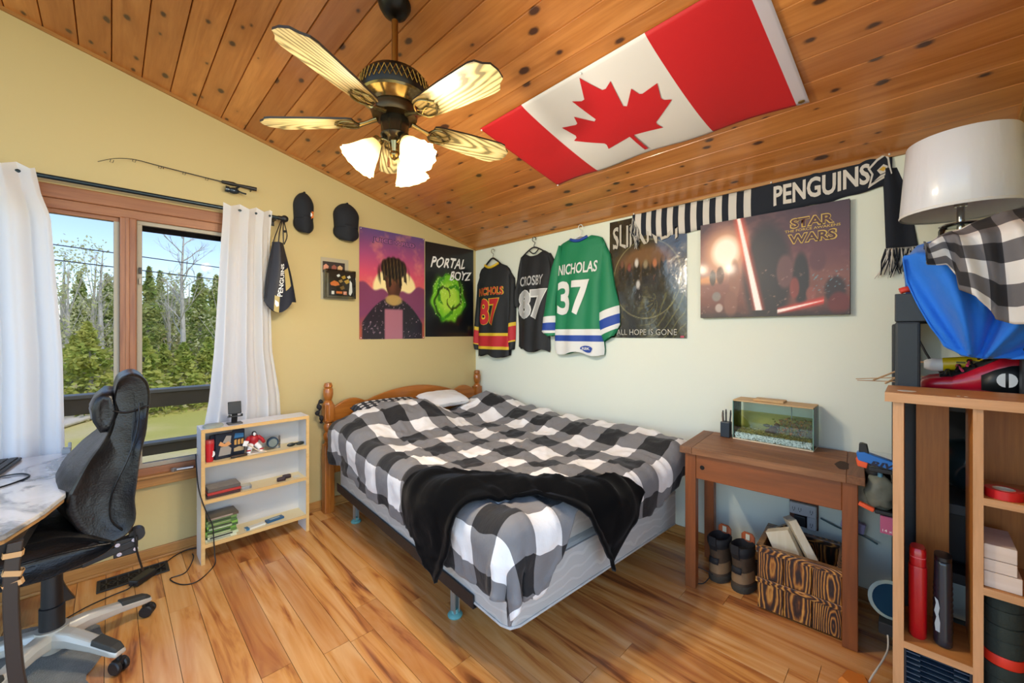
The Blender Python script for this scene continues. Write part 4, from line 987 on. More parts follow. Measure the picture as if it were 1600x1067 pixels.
# duvet ----------------------------------------------------------------
def ztop(p, q):
    z = .605
    z += .175 * math.exp(-((p - .36) / .40) ** 4 - ((q - .20) / .27) ** 2)       # pillow under
    z += .120 * math.exp(-((p - 1.16) / .24) ** 2 - ((q - .22) / .28) ** 2)
    z += .075 * smooth01((p - .98) / .30) * smooth01((q + .1) / .4)                          # banked up along the wall
    z += .020 * noise.noise((p * 3.1, q * 3.1, 2)) + .014 * noise.noise((p * 8, q * 8, 5)) + .014 * (1 - abs(noise.noise((p * 6 + q * 3, q * 2.2 - p, 9))) * 2.2) ** 3 * .6 + .010 * (1 - abs(noise.noise((p * 3 - q * 5, q * 2.5, 19))) * 2.4) ** 3 * .6
    z += .02 * math.exp(-((p - 0.02) / .1) ** 2)
    z += .006 * noise.noise((p * 15, q * 15, 31)) + .010 * max(0, 1 - abs(noise.noise((p * 7 + q * 2, q * 5 - p * 2, 41))) * 5)
    z -= .03 * smooth01((.06 - q) / .10)
    return z
def drape(p, q, off=0.0, fold=1.0):
    """sheet coordinates (may run past the mattress) -> world"""
    cp_ = min(max(p, 0), BWd); cq_ = min(q, BL); ex, ey = p - cp_, q - cq_; d = (abs(ex) ** 2.7 + abs(ey) ** 2.7) ** (1 / 2.7); dh = math.hypot(ex, ey)
    zt = ztop(cp_, cq_) + off
    if d < 1e-6: return bedpt(cp_, cq_, zt)
    nx, ny = ex / dh, ey / dh; r = .085; a = min(d / r, math.pi / 2)
    out = r * math.sin(a); dn = r * (1 - math.cos(a)); rest = max(0, d - r * math.pi / 2)
    along = cq_ * 1.0 + cp_ * 1.0
    fl = .014 * math.sin(along * 16 + 2) * rest / .25 + .012 * max(0, 1 - abs(noise.noise((along * 6 + rest * 5, rest * 7, 51))) * 5) * min(1, rest * 8) + .006 * noise.noise((along * 15, rest * 13, 61)) + .018 * noise.noise((along * 4, rest * 3, 3)) * min(1, rest * 6)
    if abs(ex) > 0 and abs(ey) > 0: fl += .030 * math.sin(math.atan2(abs(ey), abs(ex)) * 7.0) * min(1, rest * 4)
    out += (fl * fold + off) - .03 * smooth01(rest / .25)
    return bedpt(cp_ + nx * out, cq_ + ny * out, max(zt - dn - rest, .03))
def hang_left(q): return .335 + .02 * math.sin(q * 6) + .015 * noise.noise((q * 4, 0, 0))
def hang_foot(p):
    if p < .10: return .35
    if p < .30: return .35 + (.09 - .35) * smooth01((p - .10) / .2)
    if p < .50: return .09
    if p < .70: return .09 + .16 * smooth01((p - .5) / .2)
    return .25 + .02 * math.sin(p * 9)
b = NB('buffalo_check'); uv = b.n('UVMap').outputs[0]; sx = b.n('SeparateXYZ'); b.put(sx.inputs[0], uv)
def band(o, ph):
    f = b.math('FRACT', b.math('ADD', b.math('DIVIDE', o, .30), ph)); return b.math('LESS_THAN', f, .5)
bu, bv = band(sx.outputs[0], .35), band(sx.outputs[1], .08)
sm_ = b.math('MULTIPLY', b.math('ADD', bu, bv), .5)
cr_ = b.ramp(sm_, [(0, H('#e8e8e7')), (.5, H('#757577')), (1, H('#161618'))]); cr_.node.color_ramp.interpolation = 'CONSTANT'
cr_.node.color_ramp.elements[1].position = .25; cr_.node.color_ramp.elements[2].position = .75
b.set(Base_Color=cr_, Roughness=.85, Sheen_Weight=.1); nz = b.noise(b.coord(), 7, 4); nz2 = b.noise(b.coord((1, 3, 1)), 30, 3)
b.bump(b.math('ADD', nz, b.math('MULTIPLY', nz2, .25)), .45, .02); CHECK = b.m
NU, NV = 150, 180
verts, uvs = [], []
for j in range(NV + 1):
    for i in range(NU + 1):
        u, v_ = i / NU, j / NV
        q0 = .04 + v_ * (BL - .04)
        hl = hang_left(q0); hr = .13
        p = -hl + u * (BWd + hl + hr)
        pc = min(max(p, -.2), BWd)
        q = .05 + v_ * (BL + hang_foot(max(pc, 0)) - .05)
        verts.append(drape(p, q)); uvs.append((p, q))
mb = MB(); mb.v = [tuple(v_) for v_ in verts]
for j in range(NV):
    for i in range(NU):
        a = j * (NU + 1) + i; mb.f.append((a, a + NU + 1, a + NU + 2, a + 1)); mb.mi.append(0)
dv = mb.build('duvet', CHECK, smooth=180); uvset(dv, uvs)
sdm = dv.modifiers.new('solid', 'SOLIDIFY'); sdm.thickness = .014; sdm.offset = 0
tag(dv, 'black and white buffalo check duvet spread over the bed', 'duvet')

# pillows --------------------------------------------------------------
def pillow(name, label, p0, p1, q0, q1, zc, h, m, uvm=None, tilt=0.0):
    def sh(u, v, s_):
        a, b_ = 2 * u - 1, 2 * v - 1; e = (1 - a ** 4) * (1 - b_ ** 4); k = 1 - .06 * (a * a * b_ * b_)
        return bedpt(p0 + (p1 - p0) * (.5 + a * .5 * (1 - .05 * (1 - b_ * b_))), q0 + (q1 - q0) * (.5 + b_ * .5), zc + s_ * h * max(e, 0) ** .45 + tilt * (1 - v) + .004 * noise.noise((u * 7, v * 7, s_)))
    mb = MB().grid(lambda u, v: sh(u, v, 1), 26, 18, flip=True); mb.grid(lambda u, v: sh(u, v, -1), 26, 18)
    o = mb.build(name, m, smooth=80)
    uvset(o, [(i / 26 * .5 * 1.4, j / 18 * .5) for k in (0, 1) for j in range(19) for i in range(27)])
    return tag(o, label, 'pillow')
b = NB('small_check'); uv = b.n('UVMap').outputs[0]; sx = b.n('SeparateXYZ'); b.put(sx.inputs[0], uv)
def band2(o): return b.math('LESS_THAN', b.math('FRACT', b.math('MULTIPLY', o, 14.0)), .5)
sm_ = b.math('MULTIPLY', b.math('ADD', band2(sx.outputs[0]), band2(sx.outputs[1])), .5)
cr_ = b.ramp(sm_, [(0, H('#d4d2d0')), (.25, H('#3a3e48')), (.75, H('#14161c'))]); cr_.node.color_ramp.interpolation = 'CONSTANT'
b.set(Base_Color=cr_, Roughness=.85)
pillow('pillow', 'dark check pillow poking out above the duvet by the left post', .08, .62, -.01, .27, .70, .062, b.m, tilt=.06)
pillow('pillow', 'plain white pillow tip showing against the middle of the headboard', .635, 1.04, -.035, .20, .735, .045, mat('white_cotton', '#dcdcdc', .85), tilt=.05)

# black plush throw ------------------------------------------------------
b = NB('black_plush'); nz = b.noise(b.coord(), 5, 4)
b.set(Base_Color=b.mix(nz, H('#040405'), H('#0b0b0c')), Roughness=.95, Sheen_Weight=.06, Sheen_Roughness=.4, Specular_IOR_Level=.08); b.bump(nz, .3, .03); PLUSH = b.m
far = [(-.30, 1.24), (-.05, 1.27), (.10, 1.42), (.30, 1.62), (.46, 1.80), (.56, 1.88), (.66, BL + .02), (.76, BL + .14)]
near = [(-.46, 1.54), (-.38, 1.60), (-.24, 1.66), (-.05, 1.73), (.05, 1.79), (.16, 1.86), (.32, BL + .16), (.52, BL + .42)]
fs_, ns_ = spline([(a, c, 0) for a, c in far], 8), spline([(a, c, 0) for a, c in near], 8)
def throw_pt(u, v):
    i = u * (len(fs_) - 1); k = min(int(i), len(fs_) - 2); t = i - k
    F_ = fs_[k].lerp(fs_[k + 1], t); N_ = ns_[k].lerp(ns_[k + 1], t); s_ = F_.lerp(N_, v)
    off = .022 + .028 * math.sin(math.pi * v) ** 2 + .012 * noise.noise((u * 6, v * 3, 4))
    off += .022 * smooth01((v - .86) / .14) * (.5 + .5 * math.sin(u * 9))
    return drape(s_.x, s_.y, off, .6)
th = MB().grid(throw_pt, 100, 44, flip=True).build('throw_blanket', PLUSH, smooth=180)
sdm = th.modifiers.new('solid', 'SOLIDIFY'); sdm.thickness = .016; sdm.offset = 1
tag(th, 'black plush throw draped across the foot corner of the bed', 'blanket')
# dark strap looped on the post
tag(MB().tube(spline([(-1.52, -.06, .82), (-1.545, -.065, .80), (-1.54, -.07, .76), (-1.555, -.07, .73), (-1.53, -.08, .70), (-1.525, -.06, .66)], 5), [.012 + .006 * math.sin(k) for k in range(26)], 8).build('strap', mat('strap_black', '#1c1a1c', .8), smooth=60), 'black strap bunched behind the left bedpost', 'strap')
# ================================================================== poster wall
def band_print(a, b):
    c = vgrad(b, [(0, '#16140f'), (.3, '#2c2818'), (.6, '#3a3022'), (1, '#28241c')])
    n = fbm(a, b, 16, 21); c = over(c, np.clip(n - .3, 0, 1) * .6, '#6e6436'); c = over(c, np.clip(-n - .4, 0, 1) * .6, '#0e0c08')
    c = over(c, ell(a, b, .5, .62, .36, .13, .5) * .8, '#7c5434')
    for (ca, cb, w_, col) in ((.18, .62, .022, '#6a4434'), (.28, .59, .024, '#7a3a2c'), (.38, .62, .026, '#c8c0b8'), (.5, .60, .03, '#8a7a60'), (.62, .60, .028, '#b06a44'), (.73, .63, .022, '#6a4a34'), (.40, .44, .026, '#b8b4b0')):
        c = over(c, ell(a, b, ca, cb - .075, w_ * 2, .09, .6), '#181210'); c = over(c, ell(a, b, ca, cb, w_, .035, .7), col); c = over(c, np.clip(fbm(a, b, 50, int(ca * 100)) - .3, 0, 1) * ell(a, b, ca, cb - .08, w_ * 2, .08, .5) * .6, col)
    d = np.sqrt(((a - .5) / .44) ** 2 + ((b - .48) / .32) ** 2); c = over(c, np.clip(1 - np.abs(d - 1) / .02, 0, 1) * .8, '#9a9468')
    sw = np.clip(np.sin(d * 34 + np.arctan2(b - .3, a - .62) * 6 + fbm(a, b, 7, 3)) - .7, 0, 1) * 2 * (b < .36) * np.clip((a - .3) / .3, 0, 1); c = over(c, sw, '#7c7a48')
    return c
po = thing('poster', 'dark glossy band poster with drippy pale lettering under the scarf fringe', 'poster', (-.002, -1.83, 1.7), 'posters on the walls')
VG = vcol('printed_mirror_gloss', .16, .6, .25)
ps = lambda a, b: (-.004 - .004 * math.sin(a * 8 + b * 3) ** 2 - .01 * smooth01((.12 - b) / .12) * smooth01((.12 - a) / .12), -1.55 - a, 1.285 + b)
panel('sheet', ps, .562, .85, 110, 150, band_print, VG, po)
PS = lambda a0, b0, o=.0115: (lambda a, b: Vector((-o, -1.83 - a0 - a, 1.7 + b0 + b)))
lettering('SLIPKNOT', lambda a, b: PS(0, .32)(a, b + .008 * math.sin(a * 60) - .02 * (b < 0) * math.sin(a * 95) ** 2), .50, .15, mat('ink_bone', '#b8b0a2', .5), po, bold=.02)
lettering('ALL HOPE IS GONE', PS(0, -.375), .44, .04, mat('ink_silver', '#b0aca0', .5), po)
decal([(-.012, -.006), (.012, -.006), (.012, .006), (-.012, .006)], PS(.255, -.405), mat('ink_crimson', '#a83050', .5), po)

def canvas_print(a, b):
    c = vgrad(b, [(0, '#3a1c1a'), (.15, '#6a3428'), (.35, '#7c4a3e'), (.6, '#5c2e34'), (1, '#3c1f28')])
    c = over(c, np.clip(fbm(a, b, 9, 41), 0, 1) * .35, '#8a5a50')
    c = over(c, ell(a, b, .20, .68, .17, .24, .9), '#e8b088'); c = over(c, ell(a, b, .20, .68, .10, .15, .5), '#fff2e0')
    c = over(c, ell(a, b, .06, .4, .10, .04, .9) * .7, '#f0a860')
    c = over(c, ell(a, b, .50, .40, .16, .5, .3) * .95, '#1e1214')
    for (ca, cb, ra, rb, col) in ((.10, .42, .025, .08, '#2c1a16'), (.16, .44, .03, .09, '#4a2a20'), (.27, .38, .04, .2, '#8a5844'), (.24, .14, .05, .14, '#7c4c3c'), (.13, .22, .035, .05, '#7a7470'), (.15, .10, .03, .045, '#b0a098'),
                              (.62, .42, .055, .16, '#6a4240'), (.72, .34, .05, .24, '#17100f'), (.82, .50, .05, .1, '#5a3034'), (.68, .26, .03, .1, '#8a3a30'), (.92, .22, .06, .12, '#2a1614'), (.94, .1, .06, .1, '#6a1c18'), (.78, .2, .03, .06, '#8a4a40')):
        c = over(c, ell(a, b, ca, cb, ra, rb, .3) * .9, col)
    nt_ = np.clip(fbm(a, b, 45, 51) - .9, 0, 1) * 1.5 * (b < .5); c = over(c, nt_, '#a88070')
    c = over(c, np.clip((fbm(a, b, 70, 61) - .7) * 3, 0, 1) * (a > .78) * (b < .4) * (b > .2), '#6a8a90')
    # the tall glowing streak and the low one
    ca = .30 + (1 - b) * .155; w_ = .016 + .012 * (1 - b); m_ = (b > .06)
    c = over(c, np.clip((.055 - np.abs(a - ca)) / .05, 0, 1) * m_ * .8, '#ff5a3a'); c = over(c, np.clip((w_ - np.abs(a - ca)) / .008, 0, 1) * m_, '#fff0ea')
    cb = .045 + (a - .57) * .30; m_ = (a > .57) * (a < .86)
    c = over(c, np.clip((.045 - np.abs(b - cb)) / .04, 0, 1) * m_ * .9, '#f03020'); c = over(c, np.clip((.022 - .05 * (a - .57) - np.abs(b - cb)) / .01, 0, 1) * m_, '#ffe8e0')
    c = over(c, np.clip((.05 - b) / .05, 0, 1) * .6, '#1a0c0c')
    return c
ca_ = thing('canvas', 'dark red film canvas with a glowing white-red streak and gold outline title', 'canvas print', (-.02, -2.56, 1.7))
cz0, cz1, cy0, cy1 = 1.412, 1.985, -2.207, -2.918
MB().box(-.032, -.004, cy1, cy0, cz0, cz1).build('stretcher', mat('canvas_edge', '#2a1a1c', .7), ca_, bevel=.002)
panel('print', lambda a, b: (-.0335, cy0 - a, cz0 + b), cy0 - cy1, cz1 - cz0, 150, 120, canvas_print, vcol('printed_canvas', .45, .1), ca_)
PC = lambda y0, z0, o: (lambda a, b: Vector((-o, y0 - a, z0 + b)))
cg = mat('title_gold', '#c8a648', .5); cd = mat('title_maroon', '#4a2428', .5)
for (w_, zz, s_) in (('STAR', 1.905, .19), ('WARS', 1.822, .21)):
    lettering(w_, PC(-2.765, zz, .0345), s_, .056, cg, ca_, bold=.07); lettering(w_, PC(-2.765, zz, .0352), s_ * .94, .046, cd, ca_, bold=.025)
lettering('THE FORCE AWAKENS', PC(-2.765, 1.866, .0354), .235, .013, cg, ca_, bold=.01)

# ---------------------------------------------------------------- scarf
sc = thing('scarf', 'navy and white team scarf pinned along the wall above the canvas print', 'scarf', (-.01, -2.4, 2.1))
NAVY = mat('knit_navy', '#191f2b', .9, bump=.3, bscale=400); KW = mat('knit_white', '#cfcac2', .9, bump=.3, bscale=400)
stab = [(1.735, 2.165, 1.985), (1.80, 2.165, 1.978), (2.0, 2.150, 1.963), (2.2, 2.148, 1.962), (2.45, 2.150, 1.967), (2.52, 2.162, 1.968), (2.62, 2.166, 1.985), (2.85, 2.168, 1.995), (3.04, 2.176, 2.02), (3.075, 2.17, 2.03)]
def scp(a, v):                                            # a = metres along the wall
    zt, zb = lerp_tab(stab, a); return Vector((-.008 - .010 * math.sin(v * 3.1) - .004 * math.sin(a * 30), -a, zt + (zb - zt) * v + .003 * math.sin(a * 44) * v))
A0, A1, Ast = 1.738, 3.07, 2.515
def sc_col(u, v):
    a = A0 + (A1 - A0) * u
    if a < Ast: return int((a - A0 + .014) / ((Ast - A0 + .014) / 21)) % 2
    return 0
o = MB().grid(lambda u, v: scp(A0 + (A1 - A0) * u, v), 252, 8, m=sc_col, flip=True).build('band', [NAVY, KW], sc, smooth=80, solid=.004)
lettering('PENGUINS', lambda a, b: scp(2.792 + a, .49 - b / .172) + Vector((-.0045, 0, 0)), .40, .105, KW, sc, bold=.03)
em = lambda a, b: scp(3.035 + a, .5 - b / .15) + Vector((-.0045, 0, 0))
decal([(-.05, -.065), (-.038, -.01), (-.052, .02), (-.02, .055), (.012, .075), (.024, .05), (.03, .0), (.035, -.03), (-.01, -.05)], em, KW, sc, 'emblem')
decal([(-.04, -.05), (-.03, -.012), (-.042, .016), (-.015, .045), (.010, .062), (.018, .045), (.022, .0), (.026, -.022), (-.008, -.04)], lambda a, b: em(a, b) + Vector((-.0008, 0, 0)), NAVY, sc, 'emblem')
decal([(-.018, .0), (.005, .022), (.02, .01), (.018, -.016), (-.006, -.022)], lambda a, b: em(a, b) + Vector((-.0016, 0, 0)), KW, sc, 'emblem')
decal([(-.012, -.0), (.004, .012), (.014, .004), (.006, -.012)], lambda a, b: em(a, b) + Vector((-.0024, 0, 0)), INKG, sc, 'emblem')
decal([(-.03, -.045), (-.005, -.026), (.018, -.02), (.012, -.03), (-.008, -.038)], lambda a, b: em(a, b) + Vector((-.0016, 0, 0)), KW, sc, 'emblem')
# end hanging behind the lamp
hang_t = [(0, 3.035, 3.085), (.3, 3.04, 3.12), (1, 3.048, 3.155)]
def hp_(u, v):
    l, r_ = lerp_tab(hang_t, v); return Vector((-.012 - .012 * math.sin(u * 5 + v), -(l + (r_ - l) * u), 2.10 - .385 * v))
MB().grid(hp_, 12, 20, flip=True).build('hanging_end', NAVY, sc, smooth=80, solid=.004)
def fringe(base, n, L, sp, seed, drift):
    r_ = random.Random(seed); ms = [MB(), MB()]
    for k in range(n):
        p = base(k / (n - 1)); q = p + Vector((r_.gauss(-.006, .008), r_.gauss(0, sp) + drift * (k / n - .5), -L * r_.uniform(.75, 1.1)))
        mid = (p + q) / 2 + Vector((r_.gauss(-.004, .005), r_.gauss(0, .008), 0)); ms[k % 2].tube([p, mid, q], [.0028, .0026, .0016], 4)
    return ms
for (bs_, n, L, sp, sd, dr_) in ((lambda t: hp_(t, .99), 70, .135, .016, 2, -.05), (lambda t: Vector((-.02, -1.74 - .05 * t, 2.13 - .10 * t)), 56, .13, .012, 4, .02)):
    for mm, k in zip(fringe(bs_, n, L, sp, sd, dr_), (NAVY, KW)): mm.build('fringe', k, sc, kind='stuff')
for a, v in ((1.75, .05), (2.24, .04), (2.58, .04), (3.06, .05)): MB().ball(scp(a, v) + Vector((-.006, 0, 0)), .005, 8, 6).build('pin', WHITE, sc)

# ---------------------------------------------------------------- jerseys on hangers
def jersey(label, torso, sleeves, mats, col, scol, collar, lett, off0=.03, deep=.05, soff=(.016, .016)):
    ym = sum(r_[1] + r_[2] for r_ in torso) / (2 * len(torso)); t = thing('hockey_jersey', label, 'jersey', (-.04, -ym, torso[0][0]), 'jerseys on the wall')
    zs0, zs1 = torso[0][0], torso[-1][0]; tab = sorted([(zs0 - r_[0], r_[1], r_[2]) for r_ in torso])
    def dep(an, h): return off0 + deep * max(0, 1 - (2 * an - 1) ** 2) ** .5 * (.55 + .45 * smooth01(h * 2.5)) + .010 * math.sin(an * 15 + h * 2.5 + ym * 9) * smooth01(h * 2) + .006 * noise.noise((an * 5, h * 4, ym * 7))
    def pt(an, h, o=0):
        l, r_ = lerp_tab(tab, h * (zs0 - zs1)); z = zs0 - h * (zs0 - zs1)
        if h > .97: z -= .014 * math.sin(an * 9 + ym * 5)
        z -= .035 * math.sin(math.pi * an) * smooth01((.05 - h) / .05) * 1.0
        return Vector((-dep(an, h) - o, -(l + (r_ - l) * an), z))
    mb = MB().grid(lambda u, v: pt(u, v), 34, 96, m=lambda u, v: col(u, v), flip=True)
    mb.grid(lambda u, v: Vector((-.012, pt(u, v).y, pt(u, v).z)), 34, 30, m=0)
    mb.build('body', mats, t, smooth=80)
    for k, (rows) in enumerate(sleeves):
        stab_ = [(i / (len(rows) - 1), *r_) for i, r_ in enumerate(rows)]
        def sp(u, v, front=True):
            zl, al, zr, ar = lerp_tab(stab_, v); a = al + (ar - al) * u; z = zl + (zr - zl) * u
            d = soff[k] + (.045 * math.sin(math.pi * u) ** .6 + .008 * math.sin(v * 9 + u * 4 + k)) * (.5 + .5 * v) if front else .01
            return Vector((-d, -a, z))
        m2 = MB().grid(lambda u, v: sp(u, v), 14, 60, m=lambda u, v, k=k: scol(k, u, v), flip=True); m2.grid(lambda u, v: sp(u, v, False), 14, 20, m=0)
        m2.build('sleeve', mats, t, smooth=80)
    if collar is not None:
        path = [pt(an, .0, .006) + Vector((0, 0, .004)) for an in [collar[1] + (collar[2] - collar[1]) * q / 14 for q in range(15)]]
        MB().tube(path, .012, 8).build('collar', collar[0], t, smooth=60)
    for (s_, an, h, w_, hh, mm, bo_, ar, outl) in lett:
        wid = lambda h: (lambda q: q[1] - q[0])(lerp_tab(tab, h * (zs0 - zs1)))
        def pl(a, b, o): return pt(an + a / wid(h), h - b / (zs0 - zs1), o)
        if outl: lettering(s_, lambda a, b: pl(a, b, .0035), w_ * 1.05, hh * 1.05, outl, t, bold=bo_ + .035, arc=ar, cut=.022)
        lettering(s_, lambda a, b: pl(a, b, .006), w_, hh, mm, t, bold=bo_, arc=ar, cut=.022)
    return t, pt
JK = mat('jersey_black', '#17191d', .7, bump=.15, bscale=300); JY = mat('jersey_yellow', '#d8b42a', .65); JR = mat('jersey_red', '#b81f28', .65); JG = mat('jersey_green', '#0f7a50', .62, bump=.15, bscale=300); JB = mat('jersey_blue', '#1c429a', .65); JW = mat('jersey_white', '#dcdcd8', .65); JS = mat('jersey_silver', '#b0b0b0', .5)
def c1(u, v):
    return 1 if (.755 < v < .785 or .895 < v < .925) else 2 if .785 <= v <= .895 else 0
def s1c(k, u, v): return 1 if (.60 < v < .64 or .78 < v < .82) else 2 if .64 <= v <= .78 else 0
jersey('black jersey with red and yellow bands, nearest the room corner', [(1.975, .19, .39), (1.945, .12, .47), (1.90, .09, .52), (1.6, .085, .53), (1.3, .075, .53), (1.10, .075, .52)],
       [[(1.93, .13, 1.93, .15), (1.80, .055, 1.78, .12), (1.50, .015, 1.48, .10), (1.24, .006, 1.22, .085), (1.16, .02, 1.15, .075)], [(1.93, .47, 1.93, .48), (1.80, .50, 1.82, .57), (1.50, .505, 1.52, .585), (1.25, .50, 1.27, .578), (1.16, .51, 1.17, .565)]],
       [JK, JY, JR], c1, s1c, (JY, .02, .98), [('NICHOLS', .47, .30, .34, .075, JR, .015, .25, JY), ('87', .46, .52, .27, .25, JR, .03, 0, JY)])
jersey('plain black jersey with silver number and short sleeves, between the other two jerseys', [(2.02, .70, .93), (1.99, .655, .98), (1.93, .635, 1.005), (1.6, .625, .985), (1.4, .63, .975), (1.20, .625, .99), (1.165, .65, .985)],
       [[(1.985, .66, 1.985, .69), (1.85, .615, 1.83, .67), (1.70, .59, 1.68, .645), (1.56, .585, 1.55, .64)], [(1.985, .97, 1.99, .99), (1.87, .985, 1.89, 1.055), (1.70, .995, 1.72, 1.075), (1.64, 1.0, 1.65, 1.07)]],
       [JK], lambda u, v: 0, lambda k, u, v: 0, None, [('CROSBY', .47, .29, .27, .085, JS, .02, 0, None), ('87', .50, .53, .31, .25, JS, .03, 0, JW)], off0=.022, deep=.03)
def c3(u, v):
    if v > .895: return 2
    if v > .845: return 1 if u > .06 else 1
    if v > .79: return 2
    return 0
def s3c(k, u, v): return 2 if (.60 < v < .69 or .78 < v < .86) else 1 if .69 <= v <= .78 else 0
jt, jp = jersey('green jersey with white and blue stripes, next to the dark band poster', [(2.065, 1.20, 1.41), (2.04, 1.12, 1.49), (1.98, 1.075, 1.525), (1.7, 1.07, 1.50), (1.4, 1.065, 1.50), (1.2, 1.055, 1.52), (1.16, 1.07, 1.515)],
       [[(2.02, 1.12, 2.02, 1.14), (1.85, 1.04, 1.83, 1.12), (1.62, .98, 1.62, 1.085), (1.45, .945, 1.46, 1.075), (1.33, .94, 1.33, 1.075), (1.29, 1.0, 1.30, 1.07)], [(2.03, 1.49, 2.0, 1.51), (1.86, 1.47, 1.90, 1.56), (1.62, 1.455, 1.66, 1.60), (1.46, 1.46, 1.52, 1.635), (1.32, 1.475, 1.38, 1.64), (1.25, 1.51, 1.30, 1.60)]],
       [JG, JB, JW], c3, s3c, (JB, .12, .88), [('NICHOLAS', .515, .27, .36, .085, JW, .02, 0, None), ('37', .45, .52, .30, .27, JW, .03, 0, None)], soff=(.055, .02))
oval = [(.055 * math.cos(q * .349), .022 * math.sin(q * .349)) for q in range(18)]
PJ3 = lambda a, b: jp(.72 + a / .45, .955 - b / .9, .005)
decal(oval, PJ3, JB, jt, 'emblem'); lettering('RBK', lambda a, b: jp(.72 + a / .45, .955 - b / .9, .007), .075, .020, JW, jt, bold=.02, cut=.01)
def hanger(label, a, zt, w, m, wood_hook=False):
    h = thing('clothes_hanger', label, 'hanger', (-.05, -a, zt), 'hangers on the wall')
    arc_ = [(-.03, -a + .020 * math.cos(t), zt + .018 + .020 * math.sin(t)) for t in [R(210 - 22 * k) for k in range(12)]]
    MB().tube(arc_ + [(-.03, -a - .012, zt - .012), (-.03, -a, zt - .035), (-.03, -a, zt - .055)], .0032, 6).build('hook', CHROME if wood_hook else m, h, smooth=60)
    MB().tube(spline([(-.03, -a + w, zt - .125), (-.032, -a + w * .45, zt - .075), (-.032, -a, zt - .05), (-.032, -a - w * .45, zt - .075), (-.03, -a - w, zt - .125)], 5), .0085 if wood_hook else .006, 8).build('shoulders', m, h, smooth=60)
    if not wood_hook: MB().tube(spline([(-.032, -a + w * .35, zt - .072), (-.032, -a + .018, zt - .10), (-.032, -a - .018, zt - .10), (-.032, -a - w * .35, zt - .072)], 4), .005, 8).build('neck_loop', m, h, smooth=60)
    MB().cyl((0, -a, zt + .034), (-.045, -a, zt + .036), .0025, n=8).build('nail', sm, h)
hanger('black hanger with a steel hook holding the jersey by the corner', .29, 2.085, .12, BLACK, True)
hanger('black plastic hanger holding the plain black jersey', .82, 2.11, .155, BLACK)
hanger('white plastic hanger holding the green jersey', 1.305, 2.125, .155, WHITE)

# ================================================================== ceiling: flag and fan
def on_ceil(x, y, o): return Vector((x, y, CZ(x) - o))
fg_ = thing('flag', 'red and white maple leaf flag pinned flat to the pine ceiling', 'flag', (-.86, -2.1, 2.38))
FR = mat('flag_red', '#c4161f', .6); FWt = mat('flag_white', '#dcdad8', .65); FH = mat('flag_hem', '#c8c2d0', .7)
c00, c01, c10, c11 = Vector((-1.174, -1.443)), Vector((-.54, -1.486)), Vector((-1.20, -2.80)), Vector((-.545, -2.832))   # fly-high, fly-low, hoist-high, hoist-low
def flag_pt(u, v, o=.0):                                   # u along fly -> hoist, v high -> low
    p = (c00.lerp(c10, u)).lerp(c01.lerp(c11, u), v)
    sag = .008 + .026 * math.sin(math.pi * u) ** .7 * math.sin(math.pi * min(max(v, 0), 1)) ** .6 + .005 * math.sin(u * 17 + v * 3) * v
    sc_ = -.018 * math.sin(math.pi * u) * (v > .5) * (v - .5) * 2
    return on_ceil(p.x + sc_, p.y, sag + o)
def flag_col(u, v): return 2 if u > .967 else 0 if u < .24 or u > .725 else 1
MB().grid(flag_pt, 122, 40, m=flag_col).build('cloth', [FR, FWt, FH], fg_, smooth=180, solid=.002)
half = [(0, .5), (-.072, .355), (-.098, .352), (-.155, .383), (-.112, .172), (-.133, .158), (-.232, .268), (-.252, .205), (-.27, .197), (-.385, .222), (-.348, .105), (-.357, .082), (-.40, .060), (-.215, -.085), (-.21, -.11), (-.228, -.165), (-.018, -.128), (-.014, -.145)]
leaf = half + [(-a, b_) for a, b_ in half[::-1][:-1]]
uc, Lf = .487, .65                                          # leaf top points to the high edge
def leaf_pt(a, b): return flag_pt(uc + a * Lf / 1.345 * 1.02, .555 - b * Lf / .655 * 1.06, .0045)
bm = bmesh.new(); f_ = bm.faces.new([bm.verts.new((a, b_, 0)) for a, b_ in leaf]); f_.normal_update(); bmesh.ops.triangulate(bm, faces=[f_])
for _ in range(4):
    bmesh.ops.subdivide_edges(bm, edges=[e for e in bm.edges if e.calc_length() > .06], cuts=1); bmesh.ops.triangulate(bm, faces=bm.faces[:])
for q in bm.verts: q.co = leaf_pt(q.co.x, q.co.y)
me = bpy.data.meshes.new('maple_leaf'); bm.to_mesh(me); bm.free(); me.materials.append(FR); link('maple_leaf', me, fg_)
MB().grid(lambda u, v: leaf_pt((u - .5) * .030, -.12 - .23 * v) - Vector((0, 0, .003)), 2, 14).build('leaf_stem', FR, fg_)
for (u, v) in ((.983, .03), (.983, .965)):
    MB().lathe([(.006, 0), (.012, 0), (.012, .003), (.006, .003)], flag_pt(u, v, .008), 14).build('grommet', mat('brass', '#a88a4a', .35, .9), fg_, smooth=40)
for (u, v) in ((.004, .01), (.004, .99), (.5, .01)): MB().ball(flag_pt(u, v, .006), .005, 8, 6).build('pin', WHITE, fg_)

